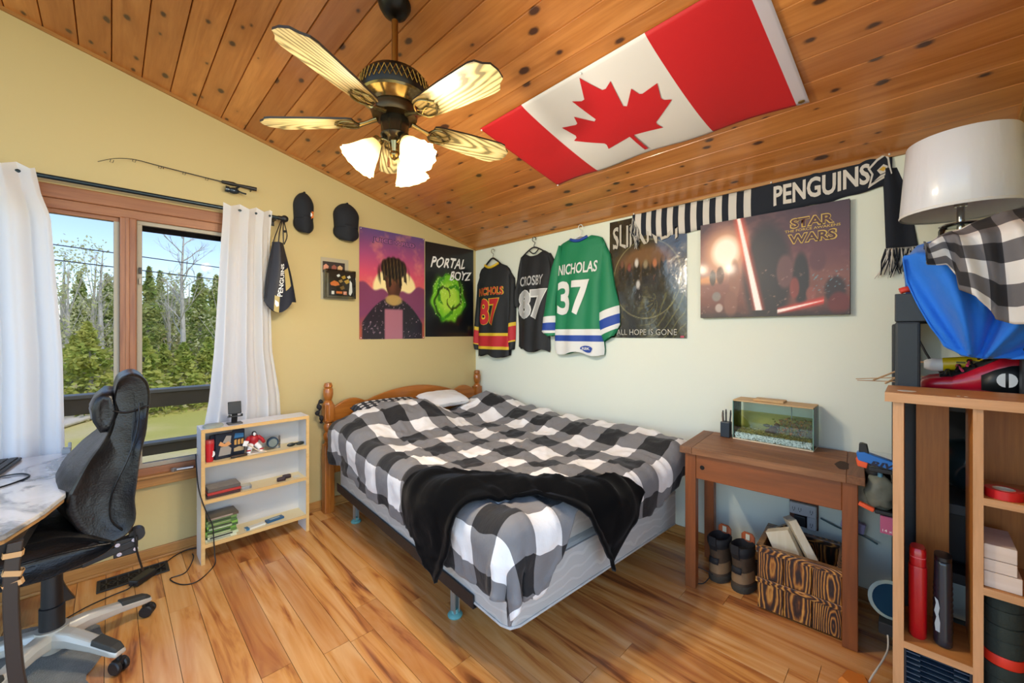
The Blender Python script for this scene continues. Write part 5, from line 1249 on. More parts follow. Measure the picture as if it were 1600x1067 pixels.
fan = thing('ceiling_fan', 'five-bladed ceiling fan with oak blades and lit glass shades', 'ceiling fan', (-1.828, -1.695, 2.14))
HX, HY = -1.828, -1.695; HC = lambda z: Vector((HX, HY, z))
ABR = mat('antique_bronze', '#4a3a24', .3, .85); BRS = mat('polished_brass', '#8a7a52', .18, .9); DBR = mat('dark_bronze', '#1e1a14', .35, .6)
MB().lathe([(0, 2.65), (.062, 2.65), (.066, 2.62), (.060, 2.60), (.045, 2.575), (.022, 2.562), (0, 2.562)], (HX, HY, 0), 28).build('canopy', DBR, fan, smooth=40)
MB().cyl(HC(2.55), HC(2.33), .0125, n=18).build('downrod', mat('rod_brass', '#8a5a20', .3, .8), fan, smooth=40)
MB().lathe([(0, 2.342), (.03, 2.342), (.05, 2.335), (.11, 2.322), (.128, 2.30), (.130, 2.255), (.122, 2.235), (0, 2.235)], (HX, HY, 0), 40).build('motor_housing', DBR, fan, smooth=35)
lt = MB()
for k in range(40):
    an = 2 * math.pi * k / 40
    for s_ in (-1, 1):
        lt.tube([(HX + .1315 * math.cos(an), HY + .1315 * math.sin(an), 2.258), (HX + .1315 * math.cos(an + s_ * .16), HY + .1315 * math.sin(an + s_ * .16), 2.298)], .0016, 4)
lt.build('lattice', mat('lattice_gold', '#8a6a30', .3, .8), fan, kind='stuff')
MB().lathe([(.128, 2.24), (.134, 2.236), (.13, 2.228), (.10, 2.215), (.09, 2.205), (.0, 2.205)], (HX, HY, 0), 40).build('brass_ring', BRS, fan, smooth=35)
MB().lathe([(.085, 2.21), (.092, 2.19), (.085, 2.165), (.05, 2.16), (0, 2.16)], (HX, HY, 0), 32).build('flywheel', ABR, fan, smooth=35)
MB().lathe([(0, 2.165), (.052, 2.165), (.055, 2.155), (.052, 2.10), (.055, 2.095), (.048, 2.082), (.03, 2.072), (0, 2.07)], (HX, HY, 0), 32).build('switch_housing', mat('housing_black_brass', '#4e4a3e', .2, .85), fan, smooth=35)
OAK = NB('oak_blade'); v = OAK.coord((.12, 1, 1), 11); nz = OAK.noise(v, 26, 3, .5, 2.2); wv = OAK.n('TexWave', wave_type='RINGS'); OAK.put(wv.inputs['Vector'], OAK.coord((.20, 1.5, 1), 0.10)); wv.inputs['Scale'].default_value = 17; wv.inputs['Distortion'].default_value = 6; wv.inputs['Detail'].default_value = 2; wv.rings_direction = 'Z'
fx = OAK.math('ADD', OAK.math('MULTIPLY', nz, .5), OAK.math('MULTIPLY', wv.outputs['Fac'], .5))
OAK.set(Base_Color=OAK.ramp(fx, [(.26, H('#6b5f3c')), (.40, H('#a4935e')), (.7, H('#c0ae7c'))]), Roughness=.4); OAK = OAK.m
ZB = 2.150
for k in range(5):
    an = R(206 - 72 * k); Mz = rotz(an); pit = rotx(R(-11))
    def bp_(r_, w, h): return Mz @ (pit @ Vector((r_, w, h)))
    outl = [(.155, -.042), (.17, -.050), (.30, -.062), (.455, -.071), (.48, -.066), (.497, -.045), (.518, -.032), (.524, 0), (.518, .032), (.497, .045), (.48, .066), (.455, .071), (.30, .062), (.17, .050), (.155, .042)]
    n_ = len(outl)
    m_ = MB().add([Vector(p + (h,)) for h in (-.004, .004) for p in outl], [tuple(range(n_ - 1, -1, -1)), tuple(range(n_, 2 * n_))] + [(i, (i + 1) % n_, n_ + (i + 1) % n_, n_ + i) for i in range(n_)], [0, 0] + [1] * n_)
    bl = m_.build('blade', [OAK, mat('blade_edge_dark', '#2a2016', .5)], None)
    bl.parent = fan; bl.location = HC(ZB) - worldloc(fan); bl.rotation_euler = (Mz @ pit).to_euler()
    ir = MB(); c0 = HC(ZB)
    ir.tube([c0 + bp_(.07, 0, .012), c0 + bp_(.11, 0, .0), c0 + bp_(.14, 0, -.008)], [.011, .008, .010], 8)
    for s_ in (-1, 1):
        ir.tube([c0 + q for q in spline([bp_(.135, 0, -.008), bp_(.16, .035 * s_, -.008), bp_(.20, .038 * s_, -.008), bp_(.235, .006 * s_, -.008)], 5)], .0045, 6)
        ir.tube([c0 + q for q in spline([bp_(.15, .012 * s_, -.009), bp_(.19, -.004 * s_, -.009), bp_(.225, .03 * s_, -.009)], 5)], .003, 6)
    ir.build('blade_iron', BRS, fan, smooth=60)
SHADE = NB('lit_glass_shade'); SHADE.set(Base_Color=H('#b89a62'), Roughness=.3, Emission_Color=H('#ffdf9c'), Emission_Strength=.16)
tr = SHADE.n('BsdfTranslucent'); tr.inputs[0].default_value = (*H('#f0d8a0'), 1); mx = SHADE.n('MixShader'); mx.inputs[0].default_value = .06
SHADE.put(mx.inputs[1], SHADE.p.outputs[0]); SHADE.put(mx.inputs[2], tr.outputs[0]); SHADE.t.links.new(mx.outputs[0], SHADE.t.nodes['Material Output'].inputs[0]); SHADE = SHADE.m
BULB = mat('glowing_bulb', '#fff4e0', .4, emit=3, ecol=H('#ffe9c4'))
MB().tube([HC(2.075), HC(2.03)], [.022, .016], 16).ball(HC(2.02), .02).build('light_hub', BRS, fan, smooth=40)
for k, an in enumerate((R(158), R(278), R(30))):
    d = Vector((math.cos(an), math.sin(an), 0)); p0 = HC(2.05) + d * .02; ax = (d * .62 + Vector((0, 0, -.78))).normalized()
    MB().tube(spline([HC(2.06), HC(2.075) + d * .045, HC(2.06) + d * .068], 5), .007, 8).build('lamp_arm', BRS, fan, smooth=60)
    c0 = HC(2.062) + d * .066; e1 = ax.orthogonal().normalized(); e2 = ax.cross(e1); M = Matrix((e1, e2, ax)).transposed()
    MB().lathe([(0, -.012), (.02, -.012), (.023, .0), (.021, .018), (0, .018)], c0, 16, M=M).build('socket', BRS, fan, smooth=40)
    MB().lathe([(.022, .005), (.03, .02), (.042, .045), (.052, .075), (.062, .10), (.072, .118)], c0, 48, M=M, cap=False, wob=lambda t, z: 1 + .06 * (z / .118) * math.cos(12 * t)).build('shade', SHADE, fan, smooth=80)
    MB().ball(c0 + ax * .055, (.023, .023, .026), 14, 10).build('bulb', BULB, fan, smooth=80)
    L = bpy.data.objects.new('bulb_light', bpy.data.lights.new('bulb_light', 'POINT')); COL.objects.link(L)
    L.location = c0 + ax * .135; L.data.energy = BULB_W; L.data.color = (1, .89, .71); L.data.shadow_soft_size = .04
for (dx, dy, l, c) in ((-.045, -.035, .105, '#7a4a24'), (.035, -.045, .06, '#7a4a24')):
    MB().tube([HC(2.09) + Vector((dx, dy, 0)), HC(2.09 - l) + Vector((dx, dy, 0))], .0014, 5).build('pull_chain', BRS, fan)
    MB().lathe([(0, -.034), (.005, -.034), (.0065, -.02), (.003, 0), (0, 0)], HC(2.09 - l) + Vector((dx, dy, 0)), 10).build('pull_knob', mat('knob_wood', c, .5), fan, smooth=40)
# ================================================================== side table and what stands on and under it
TZ = .73; TA = R(4.5); TO = Vector((-.515, -2.275, 0)); tY = Vector((math.sin(TA), -math.cos(TA), 0)); tX = Vector((math.cos(TA), math.sin(TA), 0))
TM = Matrix((tX, -tY, Vector((0, 0, 1)))).transposed()
def tp(a, b, z): return TO + tY * a + tX * b + Vector((0, 0, z))          # a to the right, b to the wall
TL, TD = .73, .44
tbl = thing('side_table', 'worn brown wooden table carrying the fish tank', 'table', tuple(tp(TL/2, TD/2, 0)))
WT = wood('worn_table_top', '#94653f', '#6a4327', 'y', 18, .55, 0, streak=.7); WL = wood('reddish_table_wood', '#8e4f25', '#6f3a17', 'z', 16, .42, 3, .15); WLy = wood('reddish_table_apron', '#8e4f25', '#74401b', 'y', 16, .42, 3, .15)
def tbox(a0, a1, b0, b1, z0, z1, name, m, parent=tbl, bevel=.003): return MB().obox(tp((a0 + a1)/2, (b0 + b1)/2, (z0 + z1)/2), (b1 - b0, a1 - a0, z1 - z0), TM).build(name, m, parent, bevel=bevel)
for k in range(4):
    b0, b1 = (0, .115, .235, .35)[k], (.115, .235, .35, TD)[k]
    tbox(.06, TL - .06, b0 + .0006, b1 - .0006, TZ - .034, TZ, 'board', WT, bevel=.0015)
WTx = wood('worn_table_end', '#8a5c3a', '#5f3c24', 'x', 18, .55, 0, streak=.7)
tbox(0, .0594, 0, TD, TZ - .034, TZ, 'breadboard_end', WTx); tbox(TL - .0594, TL, 0, TD, TZ - .034, TZ, 'breadboard_end', WTx)
lw = .052
for a0 in (.022, TL - .022 - lw):
    for b0 in (.018, TD - .018 - lw): tbox(a0, a0 + lw, b0, b0 + lw, 0, TZ - .034, 'leg', WL)
tbox(.022 + lw, TL - .022 - lw, .022, .042, TZ - .16, TZ - .034, 'apron', WLy); tbox(.022 + lw, TL - .022 - lw, TD - .042, TD - .022, TZ - .16, TZ - .034, 'apron', WLy)
for a0 in (.028, TL - .048): tbox(a0, a0 + .02, .07, TD - .07, TZ - .16, TZ - .034, 'apron', WLy)
ho = MB().lathe([(0, -.001), (.011, -.001), (.011, .001), (0, .001)], tp(.105, .0215, TZ - .098), 16, M=TM @ roty(R(90))).build('knob_hole', DARK, tbl)
MB().loft([[tp(TL - .075 + (.022 + .006 * (q % 2)) * math.cos(q * .63), .15 + .075 * math.sin(q * .63), z) for q in range(10)] for z in (TZ + .0001, TZ + .0006)]).build('scorch_mark', mat('scorch', '#3a2616', .8), tbl)

# aquarium
aq = thing('fish_tank', 'small glass fish tank with white gravel and a wooden lid on the brown table', 'fish tank', (-.09, -2.61, TZ))
ax0, ax1, ay0, ay1, az = -.168, -.022, -2.792, -2.428, TZ
MB().box(ax0, ax1, ay0, ay1, az, az + .008).build('base', mat('tank_base', '#cfc0a0', .6), aq, bevel=.002)
TG = glass_mat('tank_glass', (.955, .985, .975), .04); TE = mat('glass_edge_green', '#6f9a8c', .15)
z0, z1 = az + .008, az + .212
for (a, b_, c, d_) in ((ax0, ax0 + .004, ay0, ay1), (ax1 - .004, ax1, ay0, ay1), (ax0 + .004, ax1 - .004, ay0, ay0 + .004), (ax0 + .004, ax1 - .004, ay1 - .004, ay1)):
    MB().box(a, b_, c, d_, z0, z1).build('pane', TG, aq)
for (a, c) in ((ax0, ay0), (ax0, ay1 - .003), (ax1 - .003, ay0), (ax1 - .003, ay1 - .003)): MB().box(a - .0004, a + .0034, c - .0004, c + .0034, z0, z1).build('edge_seal', TE, aq)
MB().box(ax0, ax1, ay0, ay1, z1, z1 + .007).build('lid', wood('lid_wood', '#c9a878', '#b08c5c', 'y', 20, .55, 0), aq, bevel=.0015)
MB().box(ax0 + .035, ax1 - .03, -2.66, -2.52, z1 + .007, z1 + .018).build('lid_hatch', wood('lid_wood', '#c9a878', '#b08c5c', 'y', 20, .55, 0), aq, bevel=.002)
WATER = NB('tank_water'); t_ = WATER.n('BsdfTransparent'); t_.inputs[0].default_value = (*H('#f2ecc4'), 1); g_ = WATER.n('BsdfGlossy'); g_.inputs['Roughness'].default_value = .02; mx = WATER.n('MixShader'); mx.inputs[0].default_value = .05
WATER.put(mx.inputs[1], t_.outputs[0]); WATER.put(mx.inputs[2], g_.outputs[0]); WATER.t.links.new(mx.outputs[0], WATER.t.nodes['Material Output'].inputs[0])
MB().box(ax0 + .005, ax1 - .005, ay0 + .005, ay1 - .005, z0 + .036, z0 + .135).build('water', WATER.m, aq)
rg2 = random.Random(8); gm_ = MB(); gcols = [mat('gravel_%d' % k, c, .6) for k, c in enumerate(('#e0e4de', '#b8c4bc', '#8a948e', '#d8d0a8'))]
for _ in range(1100):
    p = (rg2.uniform(ax0 + .009, ax1 - .009), rg2.uniform(ay0 + .009, ay1 - .009)); h = .028 + .018 * (p[0] - ax0) / .14
    s_ = rg2.uniform(.0028, .005); gm_.obox((p[0], p[1], z0 + rg2.uniform(.003, h)), (s_*1.5, s_*1.3, s_), rotz(rg2.uniform(0, 3)) @ rotx(rg2.uniform(0, 3)), rg2.choice([0, 0, 0, 1, 1, 2, 3]))
for _ in range(900):                                        # the layer against the front pane
    s_ = rg2.uniform(.003, .005); gm_.obox((ax0 + .0085, rg2.uniform(ay0 + .009, ay1 - .009), z0 + rg2.uniform(.003, .032)), (s_, s_*1.4, s_), rotx(rg2.uniform(0, 3)), rg2.choice([0, 0, 0, 1, 1, 2]))
gm_.build('gravel', gcols, aq, kind='stuff')
pm = [mat('water_plant', '#8a7a24', .6), mat('water_plant_green', '#6a7a2c', .6), mat('water_plant_orange', '#a8741f', .6)]
pl_ = MB()
for k in range(260):
    cy_ = rg2.choice([-2.64, -2.68, -2.70, -2.73, -2.75]); pl_.obox((rg2.uniform(-.12, -.05), cy_ + rg2.gauss(0, .014), z0 + .05 + rg2.random() * .075), (.004, rg2.uniform(.006, .014), rg2.uniform(.005, .010)), rotx(rg2.uniform(0, 3)) @ rotz(rg2.uniform(0, 3)), rg2.choice([0, 0, 1, 2]))
pl_.build('aquatic_plant', pm, aq, kind='stuff')
MB().ball((-.11, -2.61, z0 + .062), (.016, .022, .020), 12, 8).ball((-.105, -2.625, z0 + .088), (.012, .014, .012), 10, 7).ball((-.11, -2.585, z0 + .052), (.012, .014, .012), 10, 7).build('ornament', mat('ornament_brown', '#5a4434', .7, var=.4, bscale=200), aq, smooth=60)
MB().tube([(-.10, -2.69, z1), (-.10, -2.69, z0 + .06)], .0025, 6).build('air_tube', mat('tube_grey', '#7a8a84', .4), aq)
tag(MB().lathe([(0, -.02), (.006, -.012), (.009, .0), (.006, .010), (.002, .015), (.006, .024), (0, .025)], (-.13, -2.585, z0 + .085), 10, M=rotx(R(90))).build('fish', mat('fish_dark', '#3a4038', .4), smooth=60), 'tiny dark fish swimming by the ornament in the tank', 'fish')
# pen cup
pc = thing('pen_cup', 'black mesh pen cup left of the fish tank', 'pen cup', (-.14, -2.385, TZ))
MB().box(-.165, -.118, -2.41, -2.362, TZ, TZ + .085).build('body', mat('cup_mesh', '#2a3440', .4, .3), pc, bevel=.003)
for k, (dx, dy, h, c) in enumerate(((.0, .0, .15, '#1a1c22'), (.01, -.012, .145, '#20242a'), (-.012, .008, .135, '#6a5a50'), (.006, .012, .14, '#15171b'))):
    c0 = Vector((-.142 + dx, -2.386 + dy, TZ + .02))
    tag(MB().cyl(c0, c0 + Vector((dx * .6, dy * .6, h - .04)), .0042, n=8).cyl(c0 + Vector((dx * .6, dy * .6, h - .04)), c0 + Vector((dx * .62, dy * .62, h - .015)), .005, .003, n=8).build('pen', mat('pen_%d' % k, c, .4), smooth=40), ('tallest black pen in the mesh cup', 'dark pen leaning right in the mesh cup', 'brown pencil leaning left in the mesh cup', 'black marker at the back of the mesh cup')[k], 'pen', 'pens in the mesh cup')

# boots ------------------------------------------------------------------
BT = mat('boot_leather', '#4d3a28', .75, bump=.4, bscale=90, var=.35); BTS = mat('boot_sole', '#3a3328', .85, bump=.3, bscale=120); BTC = mat('boot_collar', '#17171a', .75); BTO = mat('boot_lining', '#9a4a22', .7)
def boot(x, y, ang, label):
    t = thing('work_boot', label, 'boot', (x, y, 0), 'pair of brown work boots'); M = rotz(ang); O = Vector((x, y, 0))
    def sec(s_, z, w, f, b_, n=22):                        # ring at height z, half width w, front f, back b
        out = []
        for k in range(n):
            an = 2 * math.pi * k / n; c_, q = math.cos(an), math.sin(an)
            fx = (f if c_ > 0 else -b_) * abs(c_) ** .85 if True else 0
            out.append(O + M @ Vector((fx + s_, w * math.copysign(abs(q) ** .8, q), z)))
        return out
    MB().loft([sec(0, .0, .047, .165, .085), sec(0, .012, .051, .172, .09), sec(0, .03, .051, .172, .09), sec(0, .036, .047, .166, .086)]).build('sole', BTS, t, smooth=50)
    MB().loft([sec(0, .034, .046, .166, .086), sec(0, .055, .047, .166, .086), sec(0, .08, .046, .15, .082), sec(-.005, .10, .043, .105, .078), sec(-.012, .125, .041, .070, .072), sec(-.015, .16, .044, .062, .070), sec(-.018, .185, .046, .062, .072)]).build('upper', BT, t, smooth=60)
    MB().loft([sec(-.018, .18, .047, .062, .073), sec(-.02, .20, .052, .066, .078), sec(-.02, .222, .053, .066, .08), sec(-.02, .23, .046, .058, .07), sec(-.02, .205, .04, .05, .062), sec(-.02, .19, .038, .048, .06)]).build('collar', BTC, t, smooth=60)
    MB().loft([[O + M @ Vector((fx, w, z)) for (w, fx, z) in ((-.034, .036, .13 + q*.125), (-.02, .046 - .008*q, .13 + q*.14), (.02, .046 - .008*q, .13 + q*.14), (.034, .036, .13 + q*.125))] for q in (0, .5, 1)], False, closed=False).build('tongue', BTO, t, smooth=60, solid=.006)
    MB().obox(O + M @ Vector((.031, .0, .247)), (.003, .02, .03), M).build('label', mat('boot_label', '#cfc8b0', .6), t)
    for z in (.095, .12, .145, .165):
        fx = {.095: .112, .12: .074, .145: .058, .165: .055}[z]
        MB().tube([O + M @ Vector((fx - .012, -.03, z)), O + M @ Vector((fx + .004, -.01, z + .006)), O + M @ Vector((fx + .004, .01, z + .004)), O + M @ Vector((fx - .012, .03, z))], .003, 6).build('lace', BTC, t)
    MB().loft([[O + M @ Vector((-.09, w * .018, .17 + h)) for w in (-1, 1)] + [O + M @ Vector((-.106, w * .018, .20 + h)) for w in (1, -1)] for h in (0, .045)]).build('pull_tab', BTC, t)
    MB().loft([sec(0, .05, .0482, .05, .0885), sec(-.002, .085, .0472, .03, .0845), sec(-.006, .105, .0445, .02, .080)], False).build('heel_counter', mat('boot_heel', '#866746', .7, bump=.3, bscale=120), t, smooth=60)
    MB().loft([sec(0, .075, .0475, .155, .0835), sec(-.001, .088, .046, .138, .082)], False).build('strap_band', BTS, t, smooth=60)
    MB().loft([[O + M @ Vector((-.0915 + abs(w) * .25 + (h - .115) * .25, w, h)) for w in (-.024, -.012, 0, .012, .024)] for h in (.10, .115, .13)], False, closed=False).build('heel_badge', BTC, t, smooth=60, solid=.003)
boot(-.275, -2.405, R(-8), 'brown work boot on the left under the table, nearer the bed')
boot(-.285, -2.52, R(-10), 'brown work boot on the right under the table, beside the charred crate')
tag(MB().tube(spline([(-.40, -2.40, .06), (-.44, -2.36, .09), (-.45, -2.32, .085), (-.46, -2.33, .02), (-.42, -2.36, .005), (-.38, -2.38, .03)], 6), .0025, 6).build('boot_lace', BTC, smooth=60), 'loose black lace looping out of the left boot', 'lace')

# crate ------------------------------------------------------------------
b = NB('charred_pine'); gen = b.coord((1, 1, .32), .5, 'Generated'); gen.node.inputs['Location'].default_value = (-.75, -.75, -.25); v = b.coord((1, 1, .22), 31); nz = b.noise(v, 10, 3, .5, 1.2); wv = b.n('TexWave', wave_type='RINGS', rings_direction='SPHERICAL'); b.put(wv.inputs['Vector'], gen); wv.inputs['Scale'].default_value = 4.2; wv.inputs['Distortion'].default_value = 3.5; wv.inputs['Detail'].default_value = 2; wv.inputs['Detail Scale'].default_value = 1.2
fx = b.math('ADD', b.math('MULTIPLY', nz, .45), b.math('MULTIPLY', wv.outputs['Fac'], .55))
b.set(Base_Color=b.ramp(fx, [(.22, H('#1a0d06')), (.45, H('#4a270d')), (.66, H('#8f551d')), (.84, H('#d39a48'))]), Roughness=.4, Coat_Weight=.3); b.bump(nz, .15, .003); CHAR = b.m
cr = thing('wooden_crate', 'charred pine crate full of offcuts under the right end of the table', 'crate', (-.27, -2.77, 0)); CA = R(3.0); cM = rotz(CA); cO = Vector((-.425, -2.61, 0))
def cbox(a0, a1, b0, b1, z0, z1, name, m=CHAR): return MB().obox(cO + cM @ Vector(((b0 + b1)/2, -(a0 + a1)/2, (z0 + z1)/2)), (b1 - b0, a1 - a0, z1 - z0), cM).build(name, m, cr, bevel=.0025)
CL, CD, CH = .315, .30, .30
for (z0_, z1_) in ((.008, .133), (.151, .276)):
    for k in range(3):
        w_ = CL / 3; g_ = .0012
        cbox(k*w_ + g_, (k+1)*w_ - g_, 0, .012, z0_, z1_, 'plank'); cbox(k*w_ + g_, (k+1)*w_ - g_, CD - .012, CD, z0_, z1_, 'plank')
    for k in range(2):
        w_ = (CD - .026) / 2
        cbox(0, .012, .013 + k*w_ + g_, .013 + (k+1)*w_ - g_, z0_, z1_, 'plank'); cbox(CL - .012, CL, .013 + k*w_ + g_, .013 + (k+1)*w_ - g_, z0_, z1_, 'plank')
cbox(-.006, CL + .006, -.007, .0, .130, .154, 'batten'); cbox(-.006, CL + .006, -.006, .03, CH - .024, CH, 'rim_board'); cbox(-.006, CL + .006, CD - .03, CD + .006, CH - .024, CH, 'rim_board')
cbox(-.006, .02, .031, CD - .031, CH - .024, CH, 'rim_board'); cbox(CL - .02, CL + .006, .031, CD - .031, CH - .024, CH, 'rim_board'); cbox(.012, CL - .012, .012, CD - .012, .01, .022, 'bottom')
WHW = wood('pale_offcut', '#d8ccb4', '#c4b08c', 'z', 16, .6, 0); GRY = mat('grey_face', '#6a5f58', .6)
def leanbox(label, c, size, M, m, end=None):
    t = thing('wood_block', label, 'wood block', c, 'offcuts in the crate'); MB().obox(c, size, M).build('block', m, t, bevel=.002)
    if end: MB().obox(Vector(c) + M @ Vector((size[0]/2 + .0006, 0, 0)), (.001, size[1] * .98, size[2] * .98), M).build('grey_face', end, t)
    return t
leanbox('pale pine block leaning left in the crate', (-.31, -2.70, .29), (.05, .10, .15), rotz(CA) @ rotx(R(-24)), WHW)
leanbox('board with a grey-brown face leaning beside the pale block in the crate', (-.28, -2.765, .315), (.10, .035, .23), rotz(CA) @ rotx(R(-27)) @ rotz(R(25)), WHW, None)
leanbox('dark charred scrap behind the pale block in the crate', (-.19, -2.675, .27), (.03, .11, .12), rotz(CA) @ rotx(R(-35)), CHAR)
# outlet adapter on the wall
ou = thing('power_outlet', 'grey multi-socket outlet on a brown plate on the wall behind the crate', 'outlet', (-.01, -2.72, .36))
MB().box(-.012, -.0005, -2.79, -2.665, .285, .43).build('plate', mat('outlet_plate', '#5a2f1e', .5), ou, bevel=.002)
MB().box(-.04, -.012, -2.785, -2.67, .355, .415).box(-.04, -.012, -2.785, -2.745, .29, .355).build('adapter', mat('outlet_grey', '#b4b4b6', .4), ou, bevel=.004)
for (yy, zz) in ((-2.688, .385), (-2.715, .385), (-2.765, .385), (-2.765, .318)):
    MB().box(-.0412, -.04, yy - .006, yy - .004, zz - .006, zz + .008).box(-.0412, -.04, yy + .004, yy + .006, zz - .006, zz + .008).cyl((-.0412, yy, zz - .011), (-.04, yy, zz - .011), .0025, n=8).build('socket', BLACK, ou)
MB().box(-.05, -.012, -2.74, -2.69, .30, .352).build('plug', BLACK, ou, bevel=.004)
tag(MB().tube(spline([(-.02, -2.80, .36), (-.02, -2.88, .335), (-.02, -2.96, .33), (-.03, -3.02, .31)], 5), .004, 6).build('wall_cable', mat('teal_grey_cable', '#5a7474', .5), smooth=60), 'grey-green cable running along the wall from the outlet', 'cable')
tag(MB().obox((-.03, -2.93, .372), (.03, .09, .05), rotx(.2)).obox((-.03, -2.93, .40), (.02, .05, .02), rotx(.5)).build('paper_packet', mat('lilac_paper', '#a49ac0', .6), bevel=.004), 'lilac paper packet tucked on the cable behind the table leg', 'packet')

# ================================================================== black rack against the near wall
RK = mat('black_resin', '#222a31', .55, bump=.15, bscale=200)
rk = thing('shelf_rack', 'black resin shelf rack against the wall behind the small wooden shelf unit', 'shelf rack', (-.29, -3.27, 0))
RX0, RX1, RY0, RY1 = -.62, -.06, -3.445, -3.093
for xx in (RX0, RX1 - .065):
    for yy in (RY1 - .065 + (.022 if xx > -.3 else 0), RY0): MB().box(xx, xx + .065, yy, yy + .065, 0, 1.36).build('post', RK, rk, bevel=.008)
for k, z in enumerate((1.46, 1.09, .745, .515, .10)):
    th_ = .10 if k == 0 else .035
    MB().box(RX0 + .002, RX1 - .002, RY0 + .002, RY1 - .002, z - .035, z).box(RX0, RX1, RY1 - .012, RY1 + .0005, z - th_, z).box(RX0 - .0005, RX0 + .012, RY0, RY1, z - th_, z).box(RX0, RX1, RY0, RY0 + .012, z - th_, z).box(RX1 - .012, RX1, RY0, RY1, z - th_, z).build('shelf', RK, rk, bevel=.003)
tag(MB().tube(spline([(-.605, -3.106, 1.470), (-.60, -3.125, 1.476), (-.58, -3.15, 1.474), (-.56, -3.17, 1.47)], 5), .011, 8).build('plastic_tool', mat('orange_red_plastic', '#d8402a', .4), smooth=60), 'orange-red plastic handle on the top corner of the black rack', 'tool')
tag(MB().tube(spline([(-.30, -3.14, 1.36), (-.30, -3.16, 1.28), (-.29, -3.20, 1.19), (-.28, -3.24, 1.15), (-.26, -3.30, 1.19), (-.24, -3.34, 1.22)], 6), .004, 6).build('hanging_cord', BLACK, smooth=60), 'black cord sagging between two shelves of the rack', 'cord')
# lamp
lp = thing('table_lamp', 'table lamp with a plastic-wrapped grey drum shade on the top of the rack', 'lamp', (-.33, -3.265, 1.46))
LX, LY = -.33, -3.268
SHD = NB('wrapped_linen_shade'); nz = SHD.noise(SHD.coord((1, 1, .3)), 9, 4); SHD.set(Base_Color=H('#d9dde6'), Roughness=.35, Coat_Weight=.5, Coat_Roughness=.12); SHD.bump(nz, .35, .02); SHD = SHD.m
MB().lathe([(.168, 1.778), (.170, 1.782), (.150, 2.052), (.148, 2.056), (.145, 2.05), (.165, 1.782)], (LX, LY, 0), 56, cap=False).build('shade', SHD, lp, smooth=40)
MB().lathe([(.1695, 1.777), (.172, 1.782), (.1695, 1.788)], (LX, LY, 0), 56, cap=False).build('shade_rim', mat('rim_white', '#dcdcdc', .5), lp, smooth=60)
MB().lathe([(.0, 1.46), (.062, 1.46), (.063, 1.467), (.0, 1.467)], (LX, LY, 0), 28).build('base', CHROME, lp, smooth=40)
MB().lathe([(.058, 1.467), (.06, 1.475), (.06, 1.715), (.054, 1.728)], (LX, LY, 0), 32, cap=False).build('glass_body', glass_mat('lamp_glass', (.92, .95, .92), .07), lp, smooth=40)
MB().lathe([(.054, 1.726), (.06, 1.73), (.05, 1.736), (0, 1.737)], (LX, LY, 0), 28).build('glass_cap', CHROME, lp, smooth=40)
MB().cyl((LX, LY, 1.467), (LX, LY, 1.80), .011, n=16).cyl((LX, LY, 1.80), (LX, LY, 1.87), .018, n=16).build('stem', CHROME, lp, smooth=40)
for an in (0, 120, 240): MB().cyl((LX, LY, 1.83), (LX + .158 * math.cos(R(an)), LY + .158 * math.sin(R(an)), 1.90), .003, n=6).build('spider_arm', CHROME, lp)
MB().lathe([(.02, 1.822), (.03, 1.834), (.02, 1.846)], (LX, LY, 0), 16).build('shade_nut', BLACK, lp, smooth=40)
# blue cloth bag and check shirt
BLU = NB('bright_blue_cloth'); nz = BLU.noise(BLU.coord(), 14, 4); BLU.set(Base_Color=H('#0c6fd8'), Roughness=.75, Sheen_Weight=.2); BLU.bump(nz, .3, .02); BLU = BLU.m
lowB = [(0, 1.585, -3.112), (.10, 1.50, -3.122), (.22, 1.42, -3.148), (.34, 1.34, -3.18), (.46, 1.275, -3.215), (.56, 1.243, -3.255), (.66, 1.236, -3.30), (.8, 1.24, -3.36), (1, 1.25, -3.44)]
upB = [(0, 1.60, -3.118), (.2, 1.645, -3.15), (.4, 1.66, -3.20), (.6, 1.69, -3.28), (.8, 1.71, -3.36), (1, 1.71, -3.44)]
def blue(u, v):
    zl, yl = lerp_tab(lowB, u); zu, yu = lerp_tab(upB, u); v2 = min(1, v / .8); bk_ = max(0, (v - .8) / .2)
    y = yl + (yu - yl) * v2; z = zl + (zu - zl) * v2
    an = math.atan2(z - 1.20, y + 3.28)
    x = -.565 - .075 * math.sin(math.pi * min(v2 * .9 + .08, 1)) * (.6 + .4 * u) - (.034 * math.sin(an * 9 + 1) + .016 * math.sin(an * 19 + 2 * v2)) * math.sin(math.pi * min(1, v2 + .08)) ** .5
    x += .12 * smooth01((v2 - .75) / .25) - .05
    return (x + (-.41 - x) * bk_, y, z + (1.475 - z) * bk_ ** 1.5)
mb = MB().grid(blue, 70, 50); mb.grid(lambda u, v: (-.63 + .22 * v, lerp_tab(lowB, u)[1] + (lerp_tab(upB, u)[1] - lerp_tab(lowB, u)[1]) * v, lerp_tab(lowB, u)[0] + (1.50 - lerp_tab(lowB, u)[0]) * v), 20, 8, flip=True)
tag(mb.build('blue_cloth', BLU, smooth=180, solid=.004), 'bright blue cloth spilling over the front of the rack top below the lamp', 'cloth')
b = NB('brown_white_check'); uv = b.n('UVMap').outputs[0]; sx = b.n('SeparateXYZ'); b.put(sx.inputs[0], uv)
sm_ = b.math('MULTIPLY', b.math('ADD', b.math('LESS_THAN', b.math('FRACT', sx.outputs[0]), .5), b.math('LESS_THAN', b.math('FRACT', sx.outputs[1]), .5)), .5)
cr_ = b.ramp(sm_, [(0, H('#dadada')), (.25, H('#67666b')), (.75, H('#26262b'))]); cr_.node.color_ramp.interpolation = 'CONSTANT'
